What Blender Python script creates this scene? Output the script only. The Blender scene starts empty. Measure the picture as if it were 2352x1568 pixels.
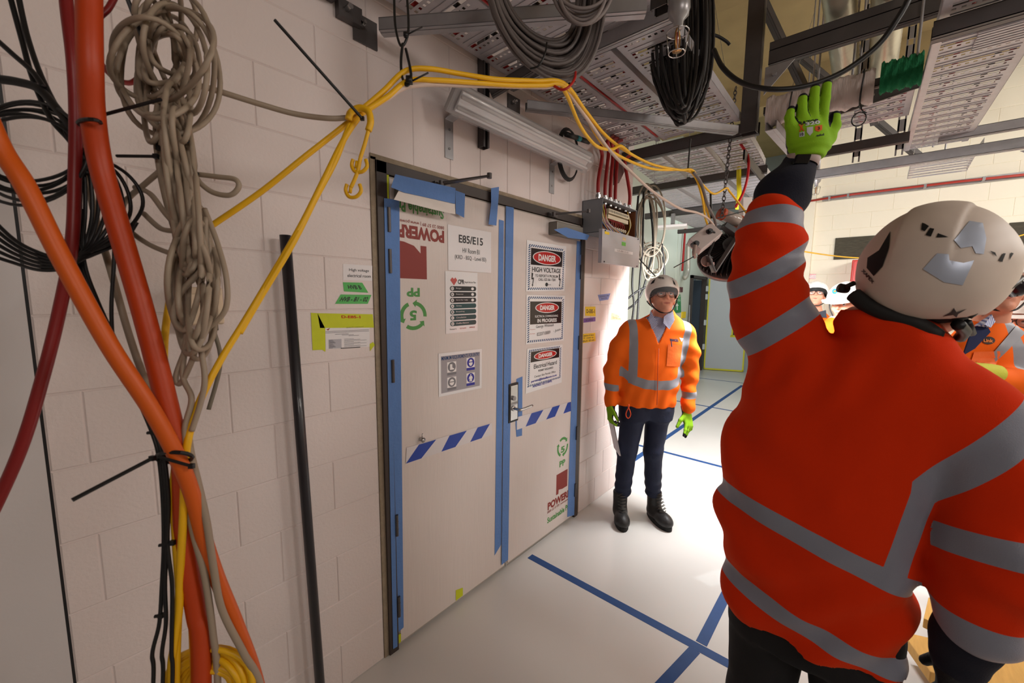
import bpy, bmesh, math, random
import numpy as np
from mathutils import Vector, Matrix
from mathutils.bvhtree import BVHTree
from mathutils.geometry import delaunay_2d_cdt
random.seed(7)
SC = bpy.context.scene
COL = SC.collection
# ------------------------------------------------------------ camera, light, exposure
EYE = Vector((0, 0, 1.657))
CF = Vector((0.74992295, 0.65205143, -0.11155492))
CR = Vector((0.65679167, -0.75403119, 0.00785292))
CU = Vector((0.07899538, 0.07915743, 0.99372724))
FOC = 924.6
cd = bpy.data.cameras.new('camera'); cam = bpy.data.objects.new('camera', cd); COL.objects.link(cam)
cam.matrix_world = Matrix(((CR.x, CU.x, -CF.x, 0), (CR.y, CU.y, -CF.y, 0), (CR.z, CU.z, -CF.z, EYE.z), (0, 0, 0, 1)))
cd.sensor_width = 36; cd.lens = 36 * FOC / 2352; cd.clip_start = 0.02
cd.dof.use_dof = True; cd.dof.focus_distance = 2.6; cd.dof.aperture_fstop = 5.6
SC.camera = cam
SC.view_settings.view_transform = 'Standard'
try: SC.view_settings.look = 'None'
except Exception: pass
SC.view_settings.gamma = 1; SC.view_settings.exposure = 1.05; SC.view_settings.use_curve_mapping = False
wd = bpy.data.worlds.new('world'); SC.world = wd; wd.use_nodes = True
wd.node_tree.nodes['Background'].inputs[0].default_value = (0.8, 0.85, 1, 1)
wd.node_tree.nodes['Background'].inputs[1].default_value = 0.02

def area(name, loc, direction, size, power, color, shape='RECTANGLE', size_y=None, spread=None):
    l = bpy.data.lights.new(name, 'AREA'); l.energy = power; l.color = color; l.shape = shape; l.size = size
    if size_y: l.size_y = size_y
    if spread: l.spread = math.radians(spread)
    o = bpy.data.objects.new(name, l); COL.objects.link(o); o.location = loc
    o.rotation_euler = Vector(direction).to_track_quat('-Z', 'Y').to_euler()
    return o
# work lights of the hall on the right, out of the frame (ceiling height, behind the crew)
area('hall_light', (4.2, -2.6, 3.1), (0.55, 0.75, -0.75), 1.2, 28, (1.0, 0.96, 0.91), 'RECTANGLE', 0.5)
area('hall_light', (6.0, -3.4, 3.0), (0.25, 0.9, -0.4), 1.2, 16, (1.0, 0.96, 0.90), 'RECTANGLE', 0.5)
area('hall_light', (2.2, -2.8, 3.2), (0.25, 0.8, -0.9), 0.9, 21, (1.0, 0.91, 0.84), 'RECTANGLE', 0.4)
area('hall_light', (-0.6, -2.2, 2.9), (0.6, 0.8, -0.45), 1.2, 10, (1.0, 0.91, 0.85), 'RECTANGLE', 0.6)
area('corridor_light', (7.9, 1.6, 3.5), (0.1, 0.2, -1), 1.0, 9, (0.85, 0.97, 1.0), 'RECTANGLE', 0.4)
area('back_room_light', (10.3, 4.2, 2.9), (-0.2, -0.3, -1), 0.8, 20, (0.8, 0.93, 1.0), 'RECTANGLE', 0.4)

# ------------------------------------------------------------ helpers
def P(px, py, x=None, y=None, z=None, d=None):
    """point of the room seen at a photo position, on the plane x=, y= or z= of the room or at depth d"""
    r = CF + CR * ((px - 1176) / FOC) + CU * ((784 - py) / FOC)
    if x is not None: t = x / r.x
    elif y is not None: t = y / r.y
    elif z is not None: t = (z - EYE.z) / r.z
    else: t = d
    return EYE + r * t
def lin(c):
    c = c / 255.0
    return c / 12.92 if c <= 0.04045 else ((c + 0.055) / 1.055) ** 2.4
def rgb(r, g, b): return (lin(r), lin(g), lin(b), 1)
MATS = {}
def mat(name, col, rough=0.6, metal=0.0, bump=0.0, bscale=60, var=0.0, vscale=4, spec=0.5, emit=None, es=1, sheen=0, coat=0, trans=0, alpha=1, ior=1.45, stretch=None):
    if name in MATS: return MATS[name]
    m = bpy.data.materials.new(name); m.use_nodes = True; MATS[name] = m
    nt = m.node_tree; b = nt.nodes['Principled BSDF']; L = nt.links
    c = rgb(*col); b.inputs['Base Color'].default_value = c
    b.inputs['Roughness'].default_value = rough; b.inputs['Metallic'].default_value = metal
    b.inputs['Specular IOR Level'].default_value = spec; b.inputs['IOR'].default_value = ior
    b.inputs['Transmission Weight'].default_value = trans; b.inputs['Alpha'].default_value = alpha
    b.inputs['Sheen Weight'].default_value = sheen; b.inputs['Coat Weight'].default_value = coat
    if emit: b.inputs['Emission Color'].default_value = rgb(*emit); b.inputs['Emission Strength'].default_value = es
    if var or bump:
        tc = nt.nodes.new('ShaderNodeTexCoord'); src = tc.outputs['Object']
        if stretch:
            mp = nt.nodes.new('ShaderNodeMapping'); mp.inputs['Scale'].default_value = stretch
            L.new(src, mp.inputs[0]); src = mp.outputs[0]
    if var:
        n = nt.nodes.new('ShaderNodeTexNoise'); n.inputs['Scale'].default_value = vscale; n.inputs['Detail'].default_value = 5
        L.new(src, n.inputs['Vector'])
        mx = nt.nodes.new('ShaderNodeMix'); mx.data_type = 'RGBA'
        mx.inputs['A'].default_value = tuple(v * (1 - var) for v in c[:3]) + (1,)
        mx.inputs['B'].default_value = tuple(min(1, v * (1 + var)) for v in c[:3]) + (1,)
        L.new(n.outputs['Fac'], mx.inputs['Factor']); L.new(mx.outputs['Result'], b.inputs['Base Color'])
    if bump:
        n2 = nt.nodes.new('ShaderNodeTexNoise'); n2.inputs['Scale'].default_value = bscale; n2.inputs['Detail'].default_value = 4
        L.new(src, n2.inputs['Vector'])
        bp = nt.nodes.new('ShaderNodeBump'); bp.inputs['Strength'].default_value = bump; bp.inputs['Distance'].default_value = 0.004
        L.new(n2.outputs['Fac'], bp.inputs['Height']); L.new(bp.outputs[0], b.inputs['Normal'])
    return m
OFF = {}
def props(o, label=None, cat=None, group=None, kind=None, category=None):
    cat = cat or category
    if label: o['label'] = label
    if cat: o['category'] = cat
    if group: o['group'] = group
    if kind: o['kind'] = kind
    return o
def thing(name, label, cat, loc, group=None, kind=None):
    o = bpy.data.objects.new(name, None); o.empty_display_size = 0.05; COL.objects.link(o); o.location = loc
    OFF[o.name] = Vector(loc)
    return props(o, label, cat, group, kind)
def link(name, me, parent=None, base=None):
    """mesh in room coordinates -> object whose origin is the thing's base"""
    o = bpy.data.objects.new(name, me); COL.objects.link(o)
    if parent is not None:
        off = OFF[parent.name]; o.parent = parent
    else:
        n = len(me.vertices); a = np.empty(n * 3, 'f'); me.vertices.foreach_get('co', a); a = a.reshape(-1, 3)
        lo, hi = a.min(0), a.max(0)
        off = Vector(((lo[0] + hi[0]) / 2, (lo[1] + hi[1]) / 2, lo[2])) if base is None else Vector(base)
        o.location = off
    OFF[o.name] = Vector(off)
    me.transform(Matrix.Translation(-Vector(off)))
    return o
def basis(n, up=(0, 0, 1)):
    n = Vector(n).normalized(); u = Vector(up).cross(n)
    if u.length < 1e-4: u = Vector((1, 0, 0)).cross(n)
    u.normalize(); return u, n.cross(u), n
def smooth_path(pts, seg=8, closed=False):
    pts = [Vector(p) for p in pts]; n = len(pts)
    if n < 3 and not closed: return pts
    out = []
    rng = n if closed else n - 1
    for i in range(rng):
        g = (lambda k: pts[k % n]) if closed else (lambda k: pts[min(max(k, 0), n - 1)])
        p0, p1, p2, p3 = g(i - 1), g(i), g(i + 1), g(i + 2)
        for s in range(seg):
            t = s / seg
            out.append(0.5 * ((2 * p1) + (p2 - p0) * t + (2 * p0 - 5 * p1 + 4 * p2 - p3) * t * t + (3 * p1 - p0 - 3 * p2 + p3) * t ** 3))
    if not closed: out.append(pts[-1])
    return out
class MB:
    def __init__(s): s.v = []; s.f = []; s.m = []
    def add(s, vs, fs, m=0):
        b = len(s.v); s.v += [tuple(v) for v in vs]; s.f += [tuple(i + b for i in f) for f in fs]; s.m += [m] * len(fs); return s
    def box(s, a, b, m=0):
        (x0, y0, z0), (x1, y1, z1) = [min(p, q) for p, q in zip(a, b)], [max(p, q) for p, q in zip(a, b)]
        return s.add([(x0, y0, z0), (x1, y0, z0), (x1, y1, z0), (x0, y1, z0), (x0, y0, z1), (x1, y0, z1), (x1, y1, z1), (x0, y1, z1)],
                     [(0, 3, 2, 1), (4, 5, 6, 7), (0, 1, 5, 4), (1, 2, 6, 5), (2, 3, 7, 6), (3, 0, 4, 7)], m)
    def obox(s, c, ax, ay, az, sx, sy, sz, m=0):
        c = Vector(c); ax, ay, az = Vector(ax) * sx / 2, Vector(ay) * sy / 2, Vector(az) * sz / 2
        vs = [c + i * ax + j * ay + k * az for k in (-1, 1) for i, j in ((-1, -1), (1, -1), (1, 1), (-1, 1))]
        return s.add(vs, [(0, 3, 2, 1), (4, 5, 6, 7), (0, 1, 5, 4), (1, 2, 6, 5), (2, 3, 7, 6), (3, 0, 4, 7)], m)
    def bar(s, a, b, w, h, m=0, up=(0, 0, 1)):
        a, b = Vector(a), Vector(b); u, v, n = basis(b - a, up)
        return s.obox((a + b) / 2, u, v, n, w, h, (b - a).length, m)
    def tube(s, pts, r, n=8, m=0, closed=False, cap=True, rs=None):
        pts = [Vector(p) for p in pts]; k = len(pts)
        if k < 2: return s
        T = []
        for i in range(k):
            a = pts[(i - 1) % k] if (closed or i > 0) else pts[i]
            b = pts[(i + 1) % k] if (closed or i < k - 1) else pts[i]
            t = b - a; T.append(t.normalized() if t.length > 1e-9 else Vector((0, 0, 1)))
        u = T[0].orthogonal().normalized(); vs = []
        for i in range(k):
            u = u - T[i] * u.dot(T[i]); u = u.normalized() if u.length > 1e-6 else T[i].orthogonal().normalized()
            w = T[i].cross(u); rr = rs[i] if rs else r
            for j in range(n):
                a = 2 * math.pi * j / n; vs.append(pts[i] + (u * math.cos(a) + w * math.sin(a)) * rr)
        fs = []
        for i in range(k if closed else k - 1):
            i2 = (i + 1) % k
            for j in range(n): fs.append((i * n + j, i * n + (j + 1) % n, i2 * n + (j + 1) % n, i2 * n + j))
        if cap and not closed: fs.append(tuple(range(n - 1, -1, -1))); fs.append(tuple((k - 1) * n + j for j in range(n)))
        return s.add(vs, fs, m)
    def cyl(s, a, b, r, n=16, m=0, r2=None): return s.tube([a, b], r, n, m, rs=[r, r if r2 is None else r2])
    def lathe(s, c, axis, prof, n=24, m=0, up=(0, 0, 1)):
        """prof: list of (radius, distance along axis)"""
        u, v, w = basis(axis, up); c = Vector(c); vs = []
        for r, t in prof:
            for j in range(n):
                a = 2 * math.pi * j / n; vs.append(c + w * t + (u * math.cos(a) + v * math.sin(a)) * r)
        fs = [(i * n + j, i * n + (j + 1) % n, (i + 1) * n + (j + 1) % n, (i + 1) * n + j) for i in range(len(prof) - 1) for j in range(n)]
        return s.add(vs, fs, m)
    def quad(s, a, b, c, d, m=0): return s.add([a, b, c, d], [(0, 1, 2, 3)], m)
    def slab(s, pts, nrm, t, m=0):
        """polygon extruded by t along nrm"""
        k = len(pts); n = Vector(nrm).normalized() * t; p = [Vector(q) for q in pts]
        return s.add(p + [q + n for q in p], [tuple(range(k - 1, -1, -1)), tuple(range(k, 2 * k))] + [(i, (i + 1) % k, k + (i + 1) % k, k + i) for i in range(k)], m)
    def mesh(s, name, mats, smooth=False):
        me = bpy.data.meshes.new(name); me.from_pydata(s.v, [], s.f)
        if not isinstance(mats, (list, tuple)): mats = [mats]
        for m in mats: me.materials.append(m)
        me.polygons.foreach_set('material_index', s.m)
        if smooth: me.polygons.foreach_set('use_smooth', [True] * len(s.f))
        me.update(); return me
    def build(s, name, mats, parent=None, smooth=False, bevel=0, base=None, **kw):
        o = link(name, s.mesh(name, mats, smooth), parent, base)
        if bevel:
            b = o.modifiers.new('bevel', 'BEVEL'); b.width = bevel; b.segments = 2; b.limit_method = 'ANGLE'; b.angle_limit = 0.7
        return props(o, **kw)
_TC = {}
def text_geo(txt, bold=0.0):
    key = (txt, bold)
    if key in _TC: return _TC[key]
    cu = bpy.data.curves.new('t', 'FONT'); cu.body = txt; cu.size = 1; cu.offset = bold; cu.resolution_u = 3
    ob = bpy.data.objects.new('t', cu); COL.objects.link(ob)
    dg = bpy.context.evaluated_depsgraph_get(); me = ob.evaluated_get(dg).to_mesh()
    v = [(p.co.x, p.co.y) for p in me.vertices]; f = [tuple(p.vertices) for p in me.polygons]
    ob.evaluated_get(dg).to_mesh_clear(); bpy.data.objects.remove(ob); bpy.data.curves.remove(cu)
    a = np.array(v); lo, hi = a.min(0), a.max(0)
    a = (a - lo) / np.maximum(hi - lo, 1e-6)
    _TC[key] = (a, f); return _TC[key]
class Sheet:
    """flat printed thing: unit square (s right, t up) mapped on four corners in the room"""
    def __init__(s, tl, tr, bl, br, nrm, mats, paper=0, thick=0.001):
        s.c = [Vector(q) for q in (tl, tr, bl, br)]; s.n = Vector(nrm).normalized(); s.b = MB(); s.mats = mats; s.th = thick
        if paper is not None:
            s.b.slab([s.c[2], s.c[3], s.c[1], s.c[0]], s.n, thick, paper)
    def at(s, u, v, lay=1):
        tl, tr, bl, br = s.c
        return (bl * (1 - u) + br * u) * (1 - v) + (tl * (1 - u) + tr * u) * v + s.n * (s.th + 0.0004 * lay)
    def poly(s, pts, m, lay=1): s.b.add([s.at(u, v, lay) for u, v in pts], [tuple(range(len(pts)))], m); return s
    def rect(s, x0, y0, x1, y1, m, lay=1): return s.poly([(x0, y0), (x1, y0), (x1, y1), (x0, y1)], m, lay)
    def ell(s, cx, cy, rx, ry, m, lay=1, n=28, rx2=None, a0=0, a1=360):
        if rx2 is None: return s.poly([(cx + rx * math.cos(2 * math.pi * i / n), cy + ry * math.sin(2 * math.pi * i / n)) for i in range(n)], m, lay)
        ry2 = ry * rx2 / rx; k = n
        pt = lambda R1, R2, a: (cx + R1 * math.cos(a), cy + R2 * math.sin(a))
        for i in range(k):
            a, b = [math.radians(a0 + (a1 - a0) * q / k) for q in (i, i + 1)]
            s.poly([pt(rx2, ry2, a), pt(rx, ry, a), pt(rx, ry, b), pt(rx2, ry2, b)], m, lay)
        return s
    def text(s, txt, x0, y0, x1, y1, m, lay=2, bold=0.0, rot=False, slant=0):
        a, f = text_geo(txt, bold)
        vs = []
        for u, v in a:
            if rot: u, v = 1 - u, 1 - v
            vs.append(s.at(x0 + (x1 - x0) * u, y0 + (y1 - y0) * v + slant * u, lay))
        s.b.add(vs, f, m); return s
    def build(s, name, parent=None, **kw): return s.b.build(name, s.mats, parent, **kw)
# ---- organic shapes: smooth unions sampled on a grid, one continuous surface
def A3(v): return np.array([v[0], v[1], v[2]], float)
def s_cap(Q, a, b, r1, r2):
    a, b = A3(a), A3(b); ba = b - a; t = np.clip(((Q - a) @ ba) / max(ba @ ba, 1e-9), 0, 1)
    return np.linalg.norm(Q - a - t[:, None] * ba, axis=1) - (r1 + (r2 - r1) * t)
def s_ell(Q, c, r, ax=None):
    q = Q - A3(c)
    if ax is not None: q = q @ np.array([A3(k) for k in ax]).T
    r = A3(r); k0 = np.linalg.norm(q / r, axis=1); k1 = np.linalg.norm(q / r ** 2, axis=1)
    return k0 * (k0 - 1) / np.maximum(k1, 1e-9)
def s_loft(Q, st, right, fwd, p=2.3):
    """st: (z, centre x, centre y, half width, half depth)"""
    st = np.array(st, float); z = np.clip(Q[:, 2], st[0, 0], st[-1, 0])
    g = lambda k: np.interp(z, st[:, 0], st[:, k])
    dx = Q[:, 0] - g(1); dy = Q[:, 1] - g(2); w, dd = g(3), g(4)
    a = np.abs(dx * right[0] + dy * right[1]) / w; b = np.abs(dx * fwd[0] + dy * fwd[1]) / dd
    rad = ((a ** p + b ** p) ** (1 / p) - 1) * np.minimum(w, dd)
    e = np.maximum(st[0, 0] - Q[:, 2], Q[:, 2] - st[-1, 0])
    return np.maximum(rad, e)
def smin(a, b, k):
    h = np.clip(0.5 + 0.5 * (b - a) / k, 0, 1); return b + (a - b) * h - k * h * (1 - h)
def wob(Q, f, seed=0):
    r = np.random.RandomState(seed); o = np.zeros(len(Q))
    for i in range(6):
        d = r.normal(size=3); d /= np.linalg.norm(d); o += np.sin(Q @ d * f * (1 + 0.4 * i) + r.rand() * 6 + 1.5 * np.sin(Q @ r.normal(size=3) * f * 0.5)) / (1 + 0.5 * i)
    return o / 3
def nets(fn, lo, hi, h):
    lo = np.array(lo, float); n = np.ceil((np.array(hi) - lo) / h).astype(int) + 1
    ax = [lo[i] + np.arange(n[i]) * h for i in range(3)]
    V = np.empty(n, 'f')
    for i in range(n[0]):
        Y, Z = np.meshgrid(ax[1], ax[2], indexing='ij')
        V[i] = fn(np.stack([np.full(Y.size, ax[0][i]), Y.ravel(), Z.ravel()], 1)).reshape(Y.shape)
    S = V < 0
    c = S[:-1, :-1, :-1].astype(np.int8)
    tot = sum(S[i:n[0] - 1 + i, j:n[1] - 1 + j, k:n[2] - 1 + k].astype(np.int8) for i in (0, 1) for j in (0, 1) for k in (0, 1))
    act = (tot > 0) & (tot < 8); idx = np.argwhere(act); ID = -np.ones(act.shape, int); ID[act] = np.arange(len(idx))
    acc = np.zeros((len(idx), 3)); cnt = np.zeros(len(idx))
    co = [(i, j, k) for i in (0, 1) for j in (0, 1) for k in (0, 1)]
    for a in co:
        for ax_ in range(3):
            if a[ax_]: continue
            b = list(a); b[ax_] = 1
            va = V[idx[:, 0] + a[0], idx[:, 1] + a[1], idx[:, 2] + a[2]]; vb = V[idx[:, 0] + b[0], idx[:, 1] + b[1], idx[:, 2] + b[2]]
            mk = (va < 0) != (vb < 0); t = np.where(mk, va / np.where(mk, va - vb, 1), 0)
            p = np.array(a, float)[None] + 0 * t[:, None]; p = p.copy(); p[:, ax_] += t
            acc += p * mk[:, None]; cnt += mk
    vs = lo + (idx + acc / cnt[:, None]) * h
    fs = []
    for ax_ in range(3):
        u, v = (ax_ + 1) % 3, (ax_ + 2) % 3
        sl = [slice(1, -1)] * 3; sl[ax_] = slice(0, -1)
        sl2 = [slice(1, -1)] * 3; sl2[ax_] = slice(1, None)
        A, B = S[tuple(sl)], S[tuple(sl2)]; e = np.argwhere(A != B)
        if not len(e): continue
        base = e.copy()
        for q in range(3):
            if q != ax_: base[:, q] += 1
        inside = A[tuple(e.T)]
        def cell(du, dv):
            k = base.copy(); k[:, u] -= du; k[:, v] -= dv; return ID[tuple(k.T)]
        q = np.stack([cell(1, 1), cell(0, 1), cell(0, 0), cell(1, 0)], 1)
        q[~inside] = q[~inside][:, ::-1]; fs.append(q)
    return vs, np.concatenate(fs)
def organic(name, fn, lo, hi, h, mats, parent=None, attrs=None, matfn=None, **kw):
    vs, fs = nets(fn, lo, hi, h)
    me = bpy.data.meshes.new(name); me.from_pydata(vs.tolist(), [], fs.tolist())
    for m in (mats if isinstance(mats, (list, tuple)) else [mats]): me.materials.append(m)
    me.polygons.foreach_set('use_smooth', [True] * len(me.polygons))
    for k, g in (attrs or {}).items():
        a = me.attributes.new(k, 'FLOAT', 'POINT'); a.data.foreach_set('value', g(vs).astype('f'))
    if matfn is not None:
        cen = vs[fs].mean(1); me.polygons.foreach_set('material_index', matfn(cen).astype('i').tolist())
    me.update()
    bv = BVHTree.FromPolygons([Vector(v) for v in vs], fs.tolist())
    o = link(name, me, parent)
    return props(o, **kw), bv
def attr_mat(name, base, layers, rough=0.8, bump=0.15, bscale=400, sheen=0.0):
    """base colour with crisp regions where a mesh attribute is below zero; layers: (attribute, colour, rough, metal)"""
    if name in MATS: return MATS[name]
    m = bpy.data.materials.new(name); m.use_nodes = True; MATS[name] = m
    nt = m.node_tree; b = nt.nodes['Principled BSDF']; L = nt.links
    col = None; prev = rgb(*base); rr = rough; prevr = None
    b.inputs['Sheen Weight'].default_value = sheen; b.inputs['Specular IOR Level'].default_value = .2; b.inputs['Sheen Roughness'].default_value = .4; b.inputs['Sheen Tint'].default_value = (1, .30, .04, 1)
    for an, c, r, me_ in layers:
        at = nt.nodes.new('ShaderNodeAttribute'); at.attribute_name = an
        lt = nt.nodes.new('ShaderNodeMath'); lt.operation = 'LESS_THAN'; lt.inputs[1].default_value = 0; L.new(at.outputs['Fac'], lt.inputs[0])
        mx = nt.nodes.new('ShaderNodeMix'); mx.data_type = 'RGBA'; mx.inputs['B'].default_value = rgb(*c)
        if col is None: mx.inputs['A'].default_value = prev
        else: L.new(col, mx.inputs['A'])
        L.new(lt.outputs[0], mx.inputs['Factor']); col = mx.outputs['Result']
        mr = nt.nodes.new('ShaderNodeMix'); mr.inputs['B'].default_value = r
        if prevr is None: mr.inputs['A'].default_value = rr
        else: L.new(prevr, mr.inputs['A'])
        L.new(lt.outputs[0], mr.inputs['Factor']); prevr = mr.outputs['Result']
    L.new(col, b.inputs['Base Color']); L.new(prevr, b.inputs['Roughness'])
    tc = nt.nodes.new('ShaderNodeTexCoord'); n2 = nt.nodes.new('ShaderNodeTexNoise'); n2.inputs['Scale'].default_value = bscale
    L.new(tc.outputs['Object'], n2.inputs['Vector'])
    bp = nt.nodes.new('ShaderNodeBump'); bp.inputs['Strength'].default_value = bump; bp.inputs['Distance'].default_value = 0.002
    L.new(n2.outputs['Fac'], bp.inputs['Height']); L.new(bp.outputs[0], b.inputs['Normal'])
    return m
def decal(name, polys, bv, m, parent, step=12, lift=0.0015, texts=(), cast=None, **kw):
    """stickers and print laid on a curved surface; polys in photo positions, each point put on the surface it covers"""
    mb = MB()
    def hit(px, py):
        r = (CF + CR * ((px - 1176) / FOC) + CU * ((784 - py) / FOC)).normalized()
        loc, nrm, i, dist = bv.ray_cast(EYE, r)
        if loc is None: return None
        if nrm.dot(r) > 0: nrm = -nrm
        return loc + nrm * lift
    for poly in polys:
        pts = [Vector(p) for p in poly]; n = len(pts); lo = [min(p[i] for p in pts) for i in (0, 1)]; hi = [max(p[i] for p in pts) for i in (0, 1)]
        allp = []
        for i in range(n):
            a, b = pts[i], pts[(i + 1) % n]; k = max(1, int((b - a).length / step))
            allp += [a.lerp(b, q / k) for q in range(k)]
        nb = len(allp)
        x = lo[0] + step / 2
        while x < hi[0]:
            y = lo[1] + step / 2
            while y < hi[1]: allp.append(Vector((x, y))); y += step
            x += step
        res = delaunay_2d_cdt([Vector(p) for p in allp], [], [list(range(nb))], 1, 1e-4)
        vs = [hit(p[0], p[1]) for p in res[0]]
        fs = [f for f in res[2] if all(vs[i] is not None for i in f)]
        mb.add([v if v is not None else Vector((0, 0, 0)) for v in vs], fs, 0) if False else None
        keep = sorted({i for f in fs for i in f}); rm = {k: i for i, k in enumerate(keep)}
        mb.add([vs[k] for k in keep], [tuple(rm[i] for i in f) for f in fs], 0)
    for txt, o, ux, uy, bold in texts:
        a, f = text_geo(txt, bold)
        vs = [hit(o[0] + ux[0] * u + uy[0] * v, o[1] + ux[1] * u + uy[1] * v) for u, v in a]
        if any(v is None for v in vs): continue
        mb.add(vs, f, 0)
    if not mb.f: return None
    return mb.build(name, m, parent, smooth=True, **kw)
# ------------------------------------------------------------ the room
D = 1.5352
m_block = mat('painted_block', (222, 210, 207), 0.55, bump=0.35, bscale=90, var=0.05, vscale=3)
m_conc = mat('painted_concrete', (205, 200, 200), 0.55, bump=0.12, bscale=60, var=0.05, vscale=2)
m_green = mat('pale_green_paint', (206, 212, 200), 0.55, bump=0.1, bscale=60, var=0.03, vscale=2)
m_cream = mat('cream_block', (238, 231, 212), 0.6, bump=0.2, bscale=60, var=0.03, vscale=2)
m_grey = mat('grey_paint', (150, 158, 160), 0.6, var=0.04)
m_floor = mat('floor_coating', (210, 207, 203), 0.33, bump=0.05, bscale=8, var=0.06, vscale=1.2, coat=0.1)
m_soffit = mat('raw_concrete', (158, 138, 98), 0.85, bump=0.6, bscale=12, var=0.25, vscale=3)
m_black = mat('black_plastic', (26, 26, 28), 0.45)
m_frame = mat('dark_bronze_frame', (62, 52, 48), 0.5, var=0.15, vscale=8)
m_steel = mat('galvanised_steel', (160, 158, 160), 0.36, 0.5, var=0.2, vscale=14, bump=0.05)
m_steeld = mat('dark_galvanised_steel', (88, 84, 84), 0.42, 0.5, var=0.2, vscale=10)
m_chrome = mat('brushed_chrome', (190, 190, 190), 0.22, 1.0)
m_blue = mat('blue_masking_tape', (92, 130, 190), 0.7, bump=0.5, bscale=70, var=0.1, vscale=12)
m_bfloor = mat('blue_floor_tape', (28, 70, 128), 0.55, var=0.15, vscale=20)
m_lime = mat('lime_tape', (196, 204, 30), 0.6, var=0.1, vscale=30)
m_yel = mat('yellow_tape', (238, 204, 40), 0.6)
m_gtape = mat('green_tape', (86, 178, 92), 0.6)
m_purp = mat('purple_tape', (118, 84, 160), 0.6)
m_beige = mat('beige_tape', (226, 200, 150), 0.6)
m_paper = mat('white_paper', (226, 222, 224), 0.45)
m_lam = mat('laminated_paper', (232, 230, 232), 0.12)
m_ink = mat('black_ink', (38, 36, 40), 0.5)
m_gink = mat('grey_ink', (120, 118, 124), 0.5)
m_bink = mat('blue_ink', (44, 44, 150), 0.5)
m_navy = mat('sign_navy', (34, 74, 120), 0.25)
m_red = mat('sign_red', (190, 36, 36), 0.25)
m_brown = mat('sign_black', (40, 30, 32), 0.2)
m_logo_red = mat('print_maroon', (136, 52, 46), 0.6)
m_logo_grn = mat('print_green', (78, 146, 74), 0.6)

def blocks(name, org, u, nrm, rows, w=0.35, m=None, back=True, kind='structure'):
    """rows: list of (z0, z1, [joint positions along u]) -> faced blockwork with raked joints"""
    org, u, nrm = Vector(org), Vector(u), Vector(nrm); up = Vector((0, 0, 1)); b = MB(); g = 0.004; dp = 0.004
    for z0, z1, js in rows:
        for a, c in zip(js[:-1], js[1:]):
            if c - a < 0.02: continue
            q = lambda x, z, o: org + u * x + up * z + nrm * o
            o0 = [q(a, z0, -dp), q(c, z0, -dp), q(c, z1, -dp), q(a, z1, -dp)]
            i0 = [q(a + g, z0 + g, 0), q(c - g, z0 + g, 0), q(c - g, z1 - g, 0), q(a + g, z1 - g, 0)]
            s = len(b.v); b.v += [tuple(k) for k in o0 + i0]
            fl = [(4, 5, 6, 7), (0, 1, 5, 4), (1, 2, 6, 5), (2, 3, 7, 6), (3, 0, 4, 7)]
            b.f += [tuple(k + s for k in f) for f in fl]; b.m += [0] * 5
    return b
def jrow(a, b, first, step):
    js = [a]; x = first
    while x < b - 0.03:
        if x > a + 0.03: js.append(x)
        x += step
    return js + [b]
XL, XR, HC = -2.6, 3.29, 4.6
DX0, DX1, DH = 0.911, 2.532, 2.2
rows = []
for k in range(23):
    z0, z1 = k * 0.2, min(HC, k * 0.2 + 0.2)
    A = k % 2 == 0
    left = ([-0.03, 0.04, 0.365, 0.69] if A else [-0.03, 0.165, 0.49]) + [DX0 - 0.022 if z0 < 2.2 else 0.89]
    if z0 < 2.2 - 1e-6:
        rows.append((z0, z1, left)); rows.append((z0, z1, [DX1, 2.80, 3.05, XR] if A else [DX1, 2.66, 2.93, 3.17, XR]))
    elif k in (11, 12):
        rows.append((z0, z1, left))
        rows.append((z0, z1, [2.546, 2.76 if A else 2.95, XR]))
    else:
        rows.append((z0, z1, left + jrow(0.89, XR, 1.306 if not A else 1.1, 0.41)[1:]))
xs = [0.89, 1.099, 1.308, 1.507, 1.715, 1.915, 2.13, 2.334, 2.546]
rows.append((2.2, 2.6, xs))
b = blocks('wall', (0, D, 0), (1, 0, 0), (0, -1, 0), rows)
# core of the wall behind the facing, with the doorway left open, and the smooth concrete bay on the left
for a, c in (((-0.03, D + 0.0035, 0), (DX0 - 0.022, D + 0.2, HC)), ((DX1, D + 0.0035, 0), (XR, D + 0.2, HC)), ((DX0 - 0.022, D + 0.0035, DH), (DX1, D + 0.2, HC))): b.box(a, c, 0)
b.box((XL, D + 0.002, 0), (-0.036, D + 0.2, HC), 1)
b.box((-0.036, D + 0.006, 0), (-0.03, D + 0.2, HC), 2)
b.build('wall_left', [m_block, m_conc, m_black], kind='structure')
b = MB(); b.box((XR - 0.2, D + 0.2, 0), (XR, 2.75, HC)); b.box((XR - 0.2, 2.75, 0), (8.75, 2.95, HC)); b.box((9.80, 2.75, 0), (10.2, 2.95, HC)); b.box((8.75, 2.75, 2.12), (9.80, 2.95, HC))
for xj in (4.9, 6.75, 7.9): b.box((xj, 2.738, 0), (xj + 0.03, 2.75, HC))
b.build('wall_recess', m_green, kind='structure')
b = MB(); b.box((10.2, -0.6, 0), (10.4, 5.2, HC)); b.box((10.185, 0.9, 2.14), (10.2, 2.70, 2.17)); b.box((10.185, 1.9, 2.17), (10.2, 1.93, HC))
b.build('wall_end', m_grey, kind='structure')
rows = [(k * 0.2, k * 0.2 + 0.2, jrow(0, 4.8, 0.2 if k % 2 else 0.4, 0.4)) for k in range(23)]
b = blocks('wall', (7.2, 0.62, 0), (0, -1, 0), (-1, 0, 0), rows)
b.box((7.204, -4.2, 0), (7.4, 0.62, HC)); b.box((7.12, 0.62, 0), (7.4, 0.86, HC)); b.box((7.4, 0.62, 0), (10.2, 0.82, HC))
b.build('wall_far', m_cream, kind='structure')
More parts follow.
